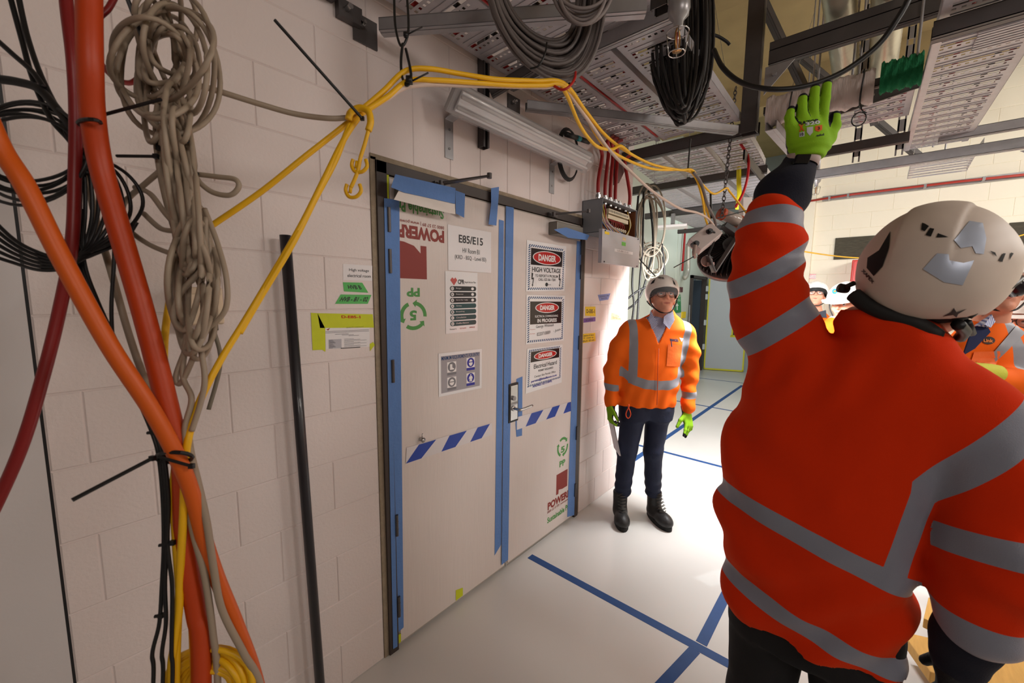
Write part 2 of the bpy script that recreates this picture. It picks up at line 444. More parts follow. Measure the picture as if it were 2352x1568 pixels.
MB().box((XL - 0.2, -4.4, 0), (XL, D + 0.2, HC)).build('wall_back', m_conc, kind='structure')
MB().box((XL - 0.2, -4.4, 0), (7.4, -4.2, HC)).build('wall_right', m_cream, kind='structure')
MB().box((7.5, 5.2, 0), (11, 5.3, HC)).box((7.4, 2.95, 0), (7.5, 5.3, HC)).build('wall_lobby', m_green, kind='structure')
MB().box((XL - 0.2, -4.4, -0.1), (11, 5.4, 0)).build('floor', m_floor, kind='structure')
b = MB(); b.box((XL - 0.2, -4.4, HC), (11, 5.4, HC + 0.2))
for xb in (3.9, 6.6): b.box((xb, -4.2, HC - 0.35), (xb + 0.35, 2.75, HC + 0.01))
b.build('ceiling', m_soffit, kind='structure')

# ------------------------------------------------------------ double door with taped sheets
dr = thing('door_1', None, None, (1.72, D, 0), kind='structure')
b = MB(); fw = 0.048
b.box((DX0, D - 0.012, 0), (DX0 + fw, D + 0.12, DH)); b.box((DX1 - fw, D - 0.012, 0), (DX1, D + 0.12, DH)); b.box((DX0, D - 0.012, DH - fw), (DX1, D + 0.12, DH))
b.box((DX0, D + 0.03, 0.0), (DX1, D + 0.10, 0.012)); b.box((DX0 + 0.02, D + 0.05, 0.0), (DX1 - 0.02, D + 0.09, DH - 0.02))
b.build('door_frame', m_frame, dr, bevel=0.002)
b = MB()
for xx in (DX0 - 0.022, DX1 - 0.004): b.box((xx, D - 0.003, 0), (xx + 0.026, D + 0.01, DH + 0.01))
b.box((DX0 - 0.02, D - 0.003, DH), (DX1 + 0.02, D + 0.01, DH + 0.022)); b.build('sealant', mat('grubby_sealant', (150, 135, 115), 0.8, bump=0.8, bscale=120, var=0.3, vscale=30), dr)
XM = 1.715
m_leaf = mat('door_leaf_paint', (168, 160, 150), 0.5)
leafs = []
for x0, x1 in ((DX0 + fw + 0.004, XM - 0.003), (XM + 0.003, DX1 - fw - 0.004)):
    leafs.append(MB().box((x0, D - 0.006, 0.018), (x1, D + 0.038, DH - fw - 0.004)).build('door_leaf', m_leaf, dr, bevel=0.002))
MB().box((XM - 0.008, D - 0.012, 0.02), (XM + 0.002, D - 0.004, DH - fw - 0.01)).build('edge_trim', m_chrome, leafs[0], label='slim aluminium meeting edge strip')
def hinge(x, z, leaf, side):
    b = MB(); b.cyl((x, D - 0.016, z - 0.05), (x, D - 0.016, z + 0.05), 0.0075, 12)
    for k in (-0.018, 0.018): b.cyl((x, D - 0.016, z + k - 0.001), (x, D - 0.016, z + k + 0.001), 0.0082, 12)
    b.build('hinge', m_steeld, leaf, smooth=False)
for z in (1.97, 1.80, 1.33, 0.62, 0.22): hinge(DX0 + fw + 0.002, z, leafs[0], 1)
for z in (2.0, 1.83, 1.33, 0.66, 0.22): hinge(DX1 - fw - 0.002, z, leafs[1], -1)
# lock, lever
p0 = P(1166, 882, y=D - 0.01); p1 = P(1187, 964, y=D - 0.01)
b = MB(); b.box((p0.x, D - 0.021, p1.z), (p1.x, D - 0.006, p0.z), 0); b.box((p0.x + 0.012, D - 0.025, p1.z + 0.012), (p1.x - 0.01, D - 0.012, p0.z - 0.012), 1)
lk = b.build('lock_plate', [m_black, m_chrome], leafs[1], bevel=0.002)
c = P(1179, 914, y=D - 0.024); MB().cyl(c, c + Vector((0, -0.012, 0)), 0.014, 18).box(c + Vector((-0.002, -0.014, -0.008)), c + Vector((0.002, -0.011, 0.008))).build('lock_cylinder', m_steel, leafs[1])
c = P(1178, 937, y=D - 0.024)
b = MB(); b.lathe(c, (0, -1, 0), [(0, 0), (0.016, 0), (0.016, 0.006), (0.009, 0.01), (0, 0.01)]); b.tube(smooth_path([c, c + Vector((0, -0.045, 0)), c + Vector((0.012, -0.058, 0)), c + Vector((0.11, -0.058, 0.004))], 6), 0.008, 12)
b.build('door_handle', m_chrome, leafs[1], smooth=True, label='chrome lever handle')
# closers
yb = D - 0.075
def closer(x0, x1, z0, z1, arm_a, arm_b, leaf):
    b = MB(); b.box((x0, yb, z0), (x1, D - 0.008, z1), 0); c = b.build('door_closer', mat('closer_grey', (120, 116, 110), 0.4, 0.3), leaf, bevel=0.006)
    a, e = Vector(arm_a), Vector(arm_b); b = MB(); b.bar(a, e, 0.016, 0.007); b.bar(e, Vector((a.x + 0.02, D - 0.02, a.z)), 0.014, 0.006)
    b.cyl(e - Vector((0, 0, 0.01)), e + Vector((0, 0, 0.012)), 0.011, 14); b.cyl(a - Vector((0, 0, 0.02)), a + Vector((0, 0, 0.008)), 0.012, 14)
    b.box((a.x - 0.02, D - 0.03, a.z - 0.012), (a.x + 0.07, D - 0.011, a.z + 0.008)); b.build('closer_arm', m_steeld, leaf)
q0, q1 = P(925, 405, y=yb), P(1046, 452, y=yb)
closer(q0.x, q1.x, 2.055, 2.125, (P(1014, 416, y=D - 0.05).x, D - 0.05, 2.165), P(1124, 404, y=D - 0.25), leafs[0])
r0, r1 = P(1280, 510, y=yb), P(1340, 530, y=yb)
closer(r0.x, r1.x, 2.04, 2.12, (P(1272, 492, y=D - 0.05).x, D - 0.05, 2.165), P(1352, 485, y=D - 0.22), leafs[1])

m_flute = mat('fluted_plastic_sheet', (216, 205, 200), 0.5, bump=0.35, bscale=14, var=0.07, vscale=5, stretch=(40, 1, 0.6))
YS = D - 0.0065
def leafsheet(x0, x1, z0, z1):
    s = Sheet((x0, YS, z1), (x1, YS, z1), (x0, YS, z0), (x1, YS, z0), (0, -1, 0), [m_flute, m_logo_red, m_logo_grn, m_gink], thick=0.003)
    s.uv = lambda px, py: ((P(px, py, y=YS - 0.003).x - x0) / (x1 - x0), (P(px, py, y=YS - 0.003).z - z0) / (z1 - z0)); s.h = z1 - z0; return s
def tx(s, txt, a, c, hm, m, rot=False, bold=0.02, lay=2):
    (s0, t0), (s1, t1) = s.uv(*a), s.uv(*c); t = (t0 + t1) / 2; s.text(txt, s0, t - hm / s.h / 2, s1, t + hm / s.h / 2, m, lay, bold, rot)
def recycle(s, c, rx, hm, m, flip=False):
    (a0, tc), (a1, _) = s.uv(c[0] - rx, c[1]), s.uv(c[0] + rx, c[1]); sc, r = (a0 + a1) / 2, (a1 - a0) / 2; ry = hm / s.h / 2
    f = -1 if flip else 1
    for k in range(3):
        A = math.radians(90 + 120 * k)
        pts = lambda R, a: (sc + r * R * math.cos(a), tc + f * ry * R * math.sin(a))
        n = 8; A0, A1 = A - 0.80, A + 0.62
        for i in range(n):
            x, y = A0 + (A1 - A0) * i / n, A0 + (A1 - A0) * (i + 1) / n
            s.poly([pts(0.74, x), pts(1, x), pts(1, y), pts(0.74, y)], m, 1)
        s.poly([pts(0.6, A0), pts(1.14, A0), pts(0.87, A0 - 0.32)], m, 1)
L = leafsheet(DX0 + fw + 0.012, XM - 0.014, 0.03, DH - fw - 0.012)
tx(L, 'POWERPA', (892, 528), (1020, 542), 0.058, 1, True, 0.05)
tx(L, 'Sustainable Pro', (902, 468), (1019, 494), 0.045, 2, True, 0.03)
tx(L, '0800 23 57 89 | www.powerpa', (905, 505), (1020, 521), 0.019, 1, True, 0.01)
(a0, t0), (a1, t1) = L.uv(915, 600), L.uv(980, 610); tt = lambda py: L.uv(947, py)[1]
L.poly([(a0, tt(640)), (a1, tt(640)), (a1, tt(562)), (a0 + (a1 - a0) * 0.78, tt(562)), (a0 + (a1 - a0) * 0.78, tt(580)), (a0 + (a1 - a0) * 0.55, tt(564)), (a0 + (a1 - a0) * 0.2, tt(557)), (a0, tt(556))], 1)
tx(L, 'PP', (934, 671), (964, 671), 0.04, 2, True, 0.04)
tx(L, '5', (941, 724), (957, 724), 0.045, 2, True, 0.04); recycle(L, (949, 726), 31, 0.13, 2, True)
L.build('protection_sheet', label='white fluted plastic sheet with upside-down maroon and green print covering the left door leaf', category='sheet')
Rr = leafsheet(XM + 0.016, DX1 - fw - 0.012, 0.03, DH - fw - 0.012)
tx(Rr, 'POWERP', (1258, 1155), (1309, 1138), 0.055, 1, False, 0.05)
tx(Rr, '0800 23 57 89 | www.power', (1257, 1170), (1309, 1150), 0.022, 1, False, 0.01)
tx(Rr, 'Sustainable Pro', (1257, 1190), (1310, 1164), 0.042, 2, False, 0.03)
tx(Rr, 'PP', (1285, 1064), (1298, 1062), 0.045, 2, False, 0.04)
tx(Rr, '5', (1288, 1032), (1297, 1031), 0.045, 2, False, 0.04); recycle(Rr, (1292, 1032), 12.5, 0.14, 2)
(a0, t0), (a1, t1) = Rr.uv(1278, 1100), Rr.uv(1303, 1100)
tt = lambda py: Rr.uv(1290, py)[1]
Rr.poly([(a0, tt(1084)), (a1, tt(1084)), (a1, tt(1123)), (a0 + (a1 - a0) * 0.55, tt(1123)), (a0 + (a1 - a0) * 0.22, tt(1120)), (a0 + (a1 - a0) * 0.2, tt(1129)), (a0, tt(1129))], 1)
Rr.build('protection_sheet', label='white fluted plastic sheet with green recycling mark at its foot covering the right door leaf', category='sheet')
# folded sheet and tape over the left closer, tape below the right one
m_wrap = mat('folded_plastic_sheet', (222, 214, 208), 0.45)
W1 = [P(930, 412, y=yb - 0.004), P(1044, 450, y=yb - 0.004), P(1046, 492, y=yb - 0.014), P(1000, 482, y=yb - 0.016), P(905, 458, y=yb - 0.012)]
MB().slab(W1, (0, 1, 0), 0.003).build('sheet_flap', m_wrap, label='folded flap of white sheet hanging over the left door closer', category='sheet')
m_t = m_blue
def strip(pts, lab, m=m_blue, y=YS - 0.0042, t=0.0006, name='masking_tape', cat='tape', group=None, nrm=(0, -1, 0)):
    return MB().slab([P(*p, y=y) for p in pts], nrm, t).build(name, m, label=lab, category=cat, group=group)
strip([(908, 400), (1046, 432), (1045, 468), (928, 442), (898, 430)], 'wide blue masking tape over the left door closer cover', y=yb - 0.012)
strip([(1046, 437), (1068, 445), (1066, 500), (1047, 490)], 'short blue masking tape hanging right of the left door closer', y=D - 0.03)
strip([(1128, 432), (1146, 429), (1145, 452), (1140, 518), (1122, 515), (1128, 470)], 'crumpled blue masking tape hanging from the head of the door frame', y=D - 0.03)
strip([(1272, 527), (1300, 522), (1354, 540), (1348, 551), (1305, 546)], 'blue masking tape drooping below the right door closer', y=yb - 0.02)
strip([(886, 455), (917, 460), (927, 1440), (904, 1462)], 'long blue masking tape down the hinge edge of the left door leaf', t=0.0006)
strip([(882, 455), (893, 456), (913, 1484), (903, 1490)], 'narrow blue masking tape folded round the outer edge of the left door leaf', y=D - 0.014)
strip([(1146, 504), (1157, 507), (1151, 1250), (1136, 1275)], 'long blue masking tape on the left door leaf beside the meeting edge')
strip([(1162, 473), (1180, 477), (1167, 1285), (1152, 1297)], 'long blue masking tape on the right door leaf beside the meeting edge', y=D - 0.016)
strip([(1325, 553), (1341, 556), (1321, 1182), (1303, 1187)], 'long blue masking tape down the hinge edge of the right door leaf', t=0.0006)
strip([(1186, 870), (1200, 864), (1199, 1000), (1186, 1003), (1184, 975)], 'short torn blue masking tape behind the lever handle', y=YS - 0.0036)
for q, lab in (([(1047, 1355), (1063, 1349), (1063, 1367), (1047, 1379)], 'small lime tape scrap at the foot of the left door leaf centre'), ([(911, 1460), (921, 1454), (921, 1473), (911, 1482)], 'small lime tape scrap at the bottom hinge corner of the left leaf'),
               ([(884, 400), (893, 402), (893, 460), (884, 458)], 'thin lime tape strip left of the taped door closer')):
    strip(q, lab, m_lime)
m_wtape = mat('white_film_tape', (214, 208, 210), 0.3); m_btape = mat('cobalt_tape_print', (24, 62, 160), 0.35)
def barrier(c, ps, lab, dy):
    y = YS - 0.0052 - dy; s = Sheet(*[P(*q, y=y) for q in c], (0, -1, 0), [m_wtape, m_btape], thick=0.0004)
    for p in ps: s.poly([(p[0], 0.02), (p[1], 0.02), (p[3], 0.98), (p[2], 0.98)], 1)
    s.build('barrier_tape', label=lab, category='tape')
barrier([(934, 1028), (1130, 971), (932, 1065), (1131, 998)], [(0, .15, .12, .30), (.36, .52, .45, .66), (.70, .85, .80, .97)], 'blue and white striped tape across the left door leaf', 0)
barrier([(1187, 958), (1311, 922), (1187, 987), (1311, 944)], [(.14, .31, .24, .45), (.50, .67, .62, .77), (.84, 1, .93, 1)], 'blue and white striped tape across the right door leaf', 0)

# ------------------------------------------------------------ paper signs on the door
SM = [m_lam, m_ink, m_brown, m_red, m_navy, m_bink, m_gink, mat('sign_white', (236, 232, 232), 0.2), mat('cpr_teal', (28, 78, 84), 0.2), mat('cpr_dark', (34, 40, 46), 0.2), mat('heart_red', (186, 70, 66), 0.3), mat('grey_print_ground', (160, 156, 162), 0.25)]
def sign(c, y=YS - 0.0046, m=SM): return Sheet(*[P(*q, y=y) for q in c], (0, -1, 0), m, thick=0.0005)
s = sign([(1028.5, 515), (1128, 533.5), (1029.5, 620), (1128, 627)], m=[m_paper] + SM[1:])
s.text('E85/E15', .23, .64, .79, .82, 1, 2, .02); s.text('HV Room B1', .31, .42, .71, .53, 1, 2); s.text('(KRD - BSQ - Level B3)', .14, .24, .87, .36, 1, 2)
s.build('paper_sign', label='white paper notice reading E85/E15 HV Room B1, topmost on the left door leaf', category='sign')
s = sign([(1022.5, 622), (1096.5, 626.5), (1024, 766.5), (1097, 759)])
s.poly([(.14, .86), (.2, .905), (.25, .88), (.3, .905), (.35, .86), (.25, .775)], 10); s.text('CPR', .37, .80, .57, .875, 1, 2, .03); s.text('Rapid Action Plan', .58, .81, .94, .85, 1)
for i, (ch, w_) in enumerate(zip('DRSABCD', ('Danger', 'Response', 'Send for help', 'Airway', 'Breathing', 'Circulation', 'Defibrillation'))):
    y1 = .765 - i * .0955; y0 = y1 - .078; mi = 9 if i < 3 else 8
    s.rect(.18, y0, .90, y1, mi); s.ell(.19, (y0 + y1) / 2, .06, .039, mi, 2); s.ell(.90, (y0 + y1) / 2, .05, .039, mi, 2); s.ell(.20, (y0 + y1) / 2, .045, .029, 7, 3)
    s.text(ch, .175, y0 + .022, .225, y1 - .022, 1, 4, .02); s.text(w_, .31, y0 + .03, .31 + .028 * len(w_), y1 - .024, 7, 3)
    if i < 3: s.ell(.83, (y0 + y1) / 2, .045, .024, 7, 3)
s.text('heart', .12, .055, .32, .08, 1); s.text('trust', .42, .055, .62, .08, 10); s.text('www.nz', .72, .055, .9, .08, 10)
s.build('paper_sign', label='laminated CPR action plan with seven dark pill-shaped rows, middle of left leaf', category='sign')
s = sign([(1007, 812), (1106.5, 800.7), (1008, 911.5), (1106, 890.7)])
s.rect(.05, .07, .95, .93, 11); s.text('MINIMUM REQUIREMENTS FOR ENTRY', .06, .82, .94, .92, 4, 2, .02)
for i, (cx, cy) in enumerate(((.28, .62), (.72, .66), (.28, .26), (.72, .28))):
    mi = 6 if cx < .5 else 5
    s.rect(cx - .10, cy - .155, cx + .10, cy + .155, 7, 2); s.ell(cx, cy + .035, .088, .115, mi, 3); s.rect(cx - .10, cy - .155, cx + .10, cy - .09, mi, 3)
    if i == 0: s.poly([(cx - .04, cy + .10), (cx + .01, cy + .10), (cx + .01, cy + .02), (cx + .05, cy - .01), (cx + .05, cy - .03), (cx - .04, cy - .03)], 7, 4)
    elif i == 1: s.ell(cx, cy + .03, .045, .08, 7, 4); s.rect(cx - .045, cy + .035, cx - .005, cy + .06, mi, 5); s.rect(cx + .005, cy + .035, cx + .045, cy + .06, mi, 5)
    elif i == 2: s.ell(cx, cy + .03, .05, .075, 7, 4); s.rect(cx - .05, cy + .03, cx + .05, cy + .05, mi, 5)
    else: s.ell(cx, cy + .105, .014, .02, 7, 4); s.poly([(cx - .03, cy + .08), (cx + .03, cy + .08), (cx + .055, cy), (cx + .03, cy + .03), (cx + .03, cy - .055), (cx + .005, cy - .055), (cx, cy + .01), (cx - .005, cy - .055), (cx - .03, cy - .055), (cx - .03, cy + .03), (cx - .055, cy)], 7, 4)
s.build('paper_sign', label='grey laminated notice MINIMUM REQUIREMENTS FOR ENTRY with four round pictograms', category='sign')
def hazard(s, x0, y0, x1, y1, w, nx, ny):
    wy = w * (1 if True else 1)
    for i in range(nx):
        a = x0 + (x1 - x0 - w) * i / nx; b_ = a + (x1 - x0) / nx * .5
        for ya, yb_ in ((y1 - wy, y1), (y0, y0 + wy)): s.poly([(a, ya), (b_, ya), (b_ + w * .6, yb_), (a + w * .6, yb_)], 4)
    for i in range(ny):
        a = y0 + (y1 - y0 - w) * i / ny; b_ = a + (y1 - y0) / ny * .5
        for xa, xb_ in ((x0, x0 + w), (x1 - w, x1)): s.poly([(xa, a), (xb_, a + w * .6), (xb_, b_ + w * .6), (xa, b_)], 4)
def danger(s, cy, ry, cx=.5, rx=.34):
    s.ell(cx, cy, rx + .02, ry + .016, 7, 2); s.ell(cx, cy, rx, ry, 3, 3); s.text('DANGER', cx - rx * .66, cy - ry * .55, cx + rx * .66, cy + ry * .55, 7, 4, .045)
s = sign([(1210, 550.7), (1300.7, 565.7), (1207.9, 669), (1296.4, 668)])
hazard(s, .04, .03, .96, .93, .045, 18, 20); s.rect(.1, .53, .9, .86, 2); danger(s, .69, .125)
s.text('HIGH VOLTAGE', .13, .39, .87, .49, 1, 2, .02); s.text('TO REPORT A PROBLEM', .21, .29, .79, .345, 1, 2, .01); s.text('CALL 022 061 7281', .29, .215, .73, .27, 1, 2, .01)
s.ell(.5, .14, .035, .04, 9, 2); s.text('link', .54, .125, .62, .155, 6)
for sx in (.15, .85): s.poly([(sx - .03, .38), (sx + .01, .36), (sx - .005, .27), (sx + .03, .28), (sx + .01, .13), (sx + .02, .13), (sx, .09), (sx - .02, .14), (sx - .005, .14), (sx + .005, .24), (sx - .03, .24)], 1, 2)
s.build('paper_sign', label='DANGER HIGH VOLTAGE sign with striped border, topmost on the right door leaf', category='sign')
s = sign([(1209, 677), (1297.5, 679), (1207.9, 790.7), (1294.6, 781.8)])
hazard(s, .03, .03, .97, .97, .045, 18, 20); s.rect(.09, .40, .91, .87, 2); danger(s, .74, .095, .52, .29)
s.text('ELECTRICAL COMMISSIONING', .21, .54, .81, .585, 7, 2, .01); s.text('IN PROGRESS', .27, .43, .78, .51, 7, 2, .03)
s.text('George Whitmash', .24, .30, .70, .38, 1, 2, 0, False, .02); s.text('0220718889', .26, .15, .61, .22, 1, 2, 0, False, .03); s.text('- Justin', .7, .19, .90, .26, 1, 2, 0, False, .03)
s.text('Contact Name:', .09, .29, .22, .305, 3); s.text('Phone Number:', .09, .20, .22, .215, 3)
s.build('paper_sign', label='DANGER ELECTRICAL COMMISSIONING IN PROGRESS sign with handwritten name, middle of right leaf', category='sign')
s = sign([(1210.7, 801), (1292, 790.7), (1207, 904), (1290, 878)])
hazard(s, .04, .13, .96, .97, .045, 18, 18); s.rect(.1, .68, .9, .92, 2); danger(s, .80, .085, .5, .30)
s.text('Electrical Hazard', .19, .52, .83, .62, 1, 2, .01); s.text('PERMIT REQUIRED', .31, .42, .73, .475, 1, 2, .01); s.text('Contact Site Permit Office', .21, .31, .80, .36, 1, 2)
s.text('permits@linkalliance.co.nz', .13, .20, .84, .27, 5, 3, .02); s.text('ANDRES: 021518995', .17, .09, .70, .145, 5, 3, .02)
s.build('paper_sign', label='DANGER Electrical Hazard permit sign with blue handwriting, lowest on the right leaf', category='sign')

# ------------------------------------------------------------ notes and tape scraps on the blockwork
YW = D - 0.0005
def note(pts, lab, m, text=None, box=None, tm=None, name='tape_label', cat='tape', y=YW, bold=.01):
    xs_ = [P(*p, y=y) for p in pts]; s = Sheet(*[xs_[i] for i in (0, 1, 3, 2)], (0, -1, 0), [m, m_ink, m_red, m_bink, m_gink], thick=0.0006, paper=None)
    s.b.slab(xs_, (0, -1, 0), 0.0006, 0)
    for t, bx in (text or []): s.text(t, *bx, tm or 1, 1, bold)
    return s.build(name, label=lab, category=cat)
note([(787.5, 605.5), (855, 610), (854.5, 645), (788, 643)], 'small white paper reading High voltage electrical room left of the door frame', m_paper, [('High voltage', (.2, .52, .88, .74)), ('electrical room', (.14, .2, .95, .4))], name='paper_note', cat='note')
note([(787.5, 648), (832, 649), (846, 672), (790, 669)], 'short green tape label reading HVB B below the white note', m_gtape, [('HVB B', (.2, .3, .8, .72))], bold=.03)
note([(782.5, 676), (853, 677), (844.5, 697.5), (769.5, 697.5)], 'long green tape label reading HVB-B1-02 above the lime taped form', m_gtape, [('HVB - B1 - 02', (.08, .25, .94, .75))], bold=.03)
# printed form framed in lime tape
fm = [P(*q, y=YW) for q in ((747, 752), (849, 747.5), (748, 802), (849, 796))]
s = Sheet(*fm, (0, -1, 0), [m_paper, m_gink, m_ink, m_logo_red, mat('form_grey', (178, 176, 184), 0.5)], thick=0.0006)
for y_ in (.80, .74): s.rect(0, y_, .98, y_ + .02, 1)
s.rect(.06, .02, .34, .44, 4)
for i in range(9): s.rect(.4, .42 - i * .045, .62 + .15 * (i % 3), .435 - i * .045, 1); s.rect(.07, .40 - i * .045, .15 + .02 * (i % 4), .415 - i * .045, 2, 2)
for i in range(3): s.rect(.2 + .15 * i, .66 - i * .05, .5 + .12 * i, .68 - i * .05, 1)
s.rect(.32, -.01, .77, .025, 2); s.poly([(.06, .86), (.1, .98), (.02, .9)], 3); s.text('QUALITY CHECKLIST', .45, .93, .85, .98, 2)
s.build('printed_form', label='small printed form with grey table inside the lime tape frame', category='paper')
def limestrip(pts, lab, text=None):
    xs_ = [P(*p, y=YW - 0.0008) for p in pts]; s = Sheet(*[xs_[i] for i in (0, 1, 3, 2)], (0, -1, 0), [m_lime, m_red], thick=0.0004, paper=None); s.b.slab(xs_, (0, -1, 0), 0.0004, 0)
    if text: s.text(text, .40, .68, .75, .88, 1, 1, .03)
    s.build('lime_tape_strip', label=lab, category='tape')
limestrip([(729, 719), (856, 721.5), (859, 752), (735, 753)], 'wide lime tape reading D-E85-1 along the top of the printed form', 'D-E85-1')
limestrip([(714, 718), (729, 719), (747, 754), (747.5, 808), (740, 803), (718, 804)], 'wide lime tape down the left side of the printed form')
limestrip([(857, 785), (861, 792), (850, 806), (849, 790)], 'torn lime tape scrap at the lower right of the printed form')
note([(1373, 677), (1402, 673.5), (1397, 688), (1377, 691)], 'small blue tape with handwriting right of the door, highest scrap', mat('pale_blue_tape', (126, 140, 196), 0.6), [('DOOR HOLD OPEN', (.1, .55, .9, .8)), ('FOR ACCESS', (.2, .2, .8, .42))])
note([(1344, 704), (1367.5, 704), (1368, 726), (1344, 725)], 'yellow tape label reading D-E85-1 right of the door frame', m_yel, [('D-E85-1', (.12, .3, .92, .72))], bold=.02)
note([(1338.7, 731), (1367.5, 728), (1367.5, 737.5), (1339.6, 741)], 'purple tape label just below the yellow D-E85-1 label', m_purp, [('A CAROL', (.2, .25, .8, .7))])
note([(1335, 767), (1367, 764), (1368, 783), (1332, 789)], 'lower yellow tape with three handwritten lines right of the door frame', m_yel, [('Centre of door', (.1, .68, .9, .9)), ('672  metal up', (.1, .38, .85, .6)), ('989x35 100 mm', (.1, .08, .9, .3))])
note([(1405, 718), (1428.5, 724), (1427.5, 738), (1403, 734)], 'beige tape label near the end of the block wall', m_beige, [('C1m', (.4, .6, .7, .85)), ('CENTRE LINE', (.1, .2, .9, .5))])

# ------------------------------------------------------------ floor tape
def ftape(a, c, w, lab, z=0):
    a, c = Vector((*a, 0)), Vector((*c, 0)); t = (c - a).normalized(); n = Vector((-t.y, t.x, 0)) * w / 2
    MB().slab([a - n, c - n, c + n, a + n], (0, 0, 1), 0.0008 + z).build('floor_tape', m_bfloor, label=lab, category='tape')
ftape((1.905, 1.49), (1.912, -0.6), 0.05, 'blue floor tape running straight out from the foot of the double door')
ftape((1.94, 0.462), (3.3, 0.445), 0.05, 'blue floor tape along the corridor starting at the tape junction beside the big jacket', 0.0004)
ftape((1.885, 0.475), (1.2, 0.60), 0.05, 'blue floor tape running from the junction toward the viewer', 0.0004)
ftape((3.7, 1.655), (8.6, 1.63), 0.055, 'long blue floor tape running away along the corridor behind the standing worker')
ftape((4.25, 1.95), (4.24, 0.3), 0.045, 'blue floor tape crossing the corridor just behind the standing worker', 0.0004)
ftape((6.56, 2.72), (6.5, 0.9), 0.04, 'thin blue floor tape crossing the corridor halfway to the far door', 0.0004)
ftape((8.75, 2.72), (8.9, 0.9), 0.035, 'thin blue floor tape crossing nearest the far taped door', 0.0004)

# ------------------------------------------------------------ far doors
f2 = thing('door_2', None, None, (9.3, 2.75, 0), kind='structure')
b = MB(); b.box((8.75, 2.70, 0), (8.83, 2.8, 2.12)); b.box((9.74, 2.70, 0), (9.80, 2.8, 2.12)); b.box((8.75, 2.70, 2.06), (9.8, 2.8, 2.12)); b.build('door_frame', m_frame, f2)
MB().box((9.70, 2.80, 0.02), (9.74, 3.6, 2.05)).build('door_leaf', mat('dark_blue_door', (52, 62, 74), 0.5), f2)
for z in (1.86, 1.68, 1.1, 0.55): MB().box((9.715, 2.665, z - 0.06), (9.80, 2.70, z + 0.06)).build('hinge', mat('hinge_white', (210, 214, 214), 0.4), f2)
f3 = thing('door_3', None, None, (10.05, 2.5, 0), kind='structure')
a, c = Vector((9.90, 2.70, 0)), Vector((10.16, 1.93, 0)); t = (c - a).normalized(); n = Vector((-t.y, t.x, 0)); n = -n if n.x > 0 else n
def dq(s0, s1, z0, z1, o0, o1, b, m=0):
    ps = [a + t * s0 + n * o0 + Vector((0, 0, z0)), a + t * s1 + n * o0 + Vector((0, 0, z0)), a + t * s1 + n * o0 + Vector((0, 0, z1)), a + t * s0 + n * o0 + Vector((0, 0, z1))]; b.slab(ps, n, o1 - o0, m)
W_ = (c - a).length
b = MB(); dq(0, W_, 0.01, 2.08, -0.02, 0.02, b); b.build('door_leaf', mat('pale_grey_door', (188, 192, 196), 0.5), f3)
b = MB()
for q in ((0, .03, .01, 2.08), (W_ - .03, W_, .01, 1.4), (0, W_, .01, .045), (W_ - .29, W_ - .26, .8, 1.48), (W_ - .29, W_, 1.45, 1.48), (W_ - .31, W_ - .05, .78, .83)): dq(*q, 0.021, 0.023, b)
b.build('yellow_tape_edge', mat('yellow_green_tape', (214, 206, 40), 0.5), f3)
b = MB(); dq(W_ - .26, W_, .83, 1.45, .021, .024, b); b.build('dark_panel', m_black, f3)
b = MB(); dq(W_ - .16, W_ - .05, 1.08, 1.10, .03, .06, b); dq(W_ - .17, W_ - .14, 1.0, 1.18, .024, .03, b); dq(W_ - .24, W_ - .19, 1.3, 1.43, .024, .04, b); b.build('door_handle', m_chrome, f3)
# ------------------------------------------------------------ ceiling services
ZT = 2.75
m_tray = mat('zinc_tray', (184, 180, 184), 0.34, 0.35, var=0.15, vscale=20, bump=0.05)
m_redc = mat('red_cable_sheath', (160, 24, 24), 0.45)
def tray(x0, x1, y0, y1, z, lab, drop=None, group=None, label_part=None):
    """slotted bottom, two upstands; drop: bends the run down after that x"""
    def H(x): return z if drop is None or x < drop[0] else z - (x - drop[0]) ** 2 * drop[1]
    b = MB(); w = y1 - y0; p = .056; n = int((x1 - x0) / p); e = .03
    b.box((x0, y0, z), (x1, y0 + e, z + .0015)) if drop is None else None
    b.box((x0, y1 - e, z), (x1, y1, z + .0015)) if drop is None else None
    for i in range(n):
        xa = x0 + i * p; za = H(xa); zb = H(xa + p)
        if drop is not None: b.box((xa, y0, (za + zb) / 2), (xa + p, y0 + e, (za + zb) / 2 + .002)); b.box((xa, y1 - e, (za + zb) / 2), (xa + p, y1, (za + zb) / 2 + .002))
        zz = (za + zb) / 2
        if i % 2 == 0:    # solid rung with a raised edge
            b.box((xa, y0 + e, zz), (xa + .034, y1 - e, zz + .0015)); b.box((xa, y0 + e, zz - .003), (xa + .004, y1 - e, zz)); b.box((xa + .030, y0 + e, zz - .003), (xa + .034, y1 - e, zz))
        else:             # row of punched holes between two webs
            b.box((xa, y0 + e, zz), (xa + .014, y1 - e, zz + .0015)); b.box((xa + .028, y0 + e, zz), (xa + p, y1 - e, zz + .0015))
            k = max(3, int((w - 2 * e) / .026)); s_ = (w - 2 * e) / k
            for j in range(k): b.box((xa + .014, y0 + e + j * s_, zz), (xa + .028, y0 + e + j * s_ + s_ * .5, zz + .0015))
    for yy in (y0, y1):
        if drop is None: b.box((x0, yy - .001, z), (x1, yy + .001, z + .05))
        else:
            for i in range(n): xa = x0 + i * p; zz = (H(xa) + H(xa + p)) / 2; b.box((xa, yy - .001, zz), (xa + p, yy + .001, zz + .05))
    return b.build('cable_tray', m_tray, label=lab, category='cable tray', group=group)
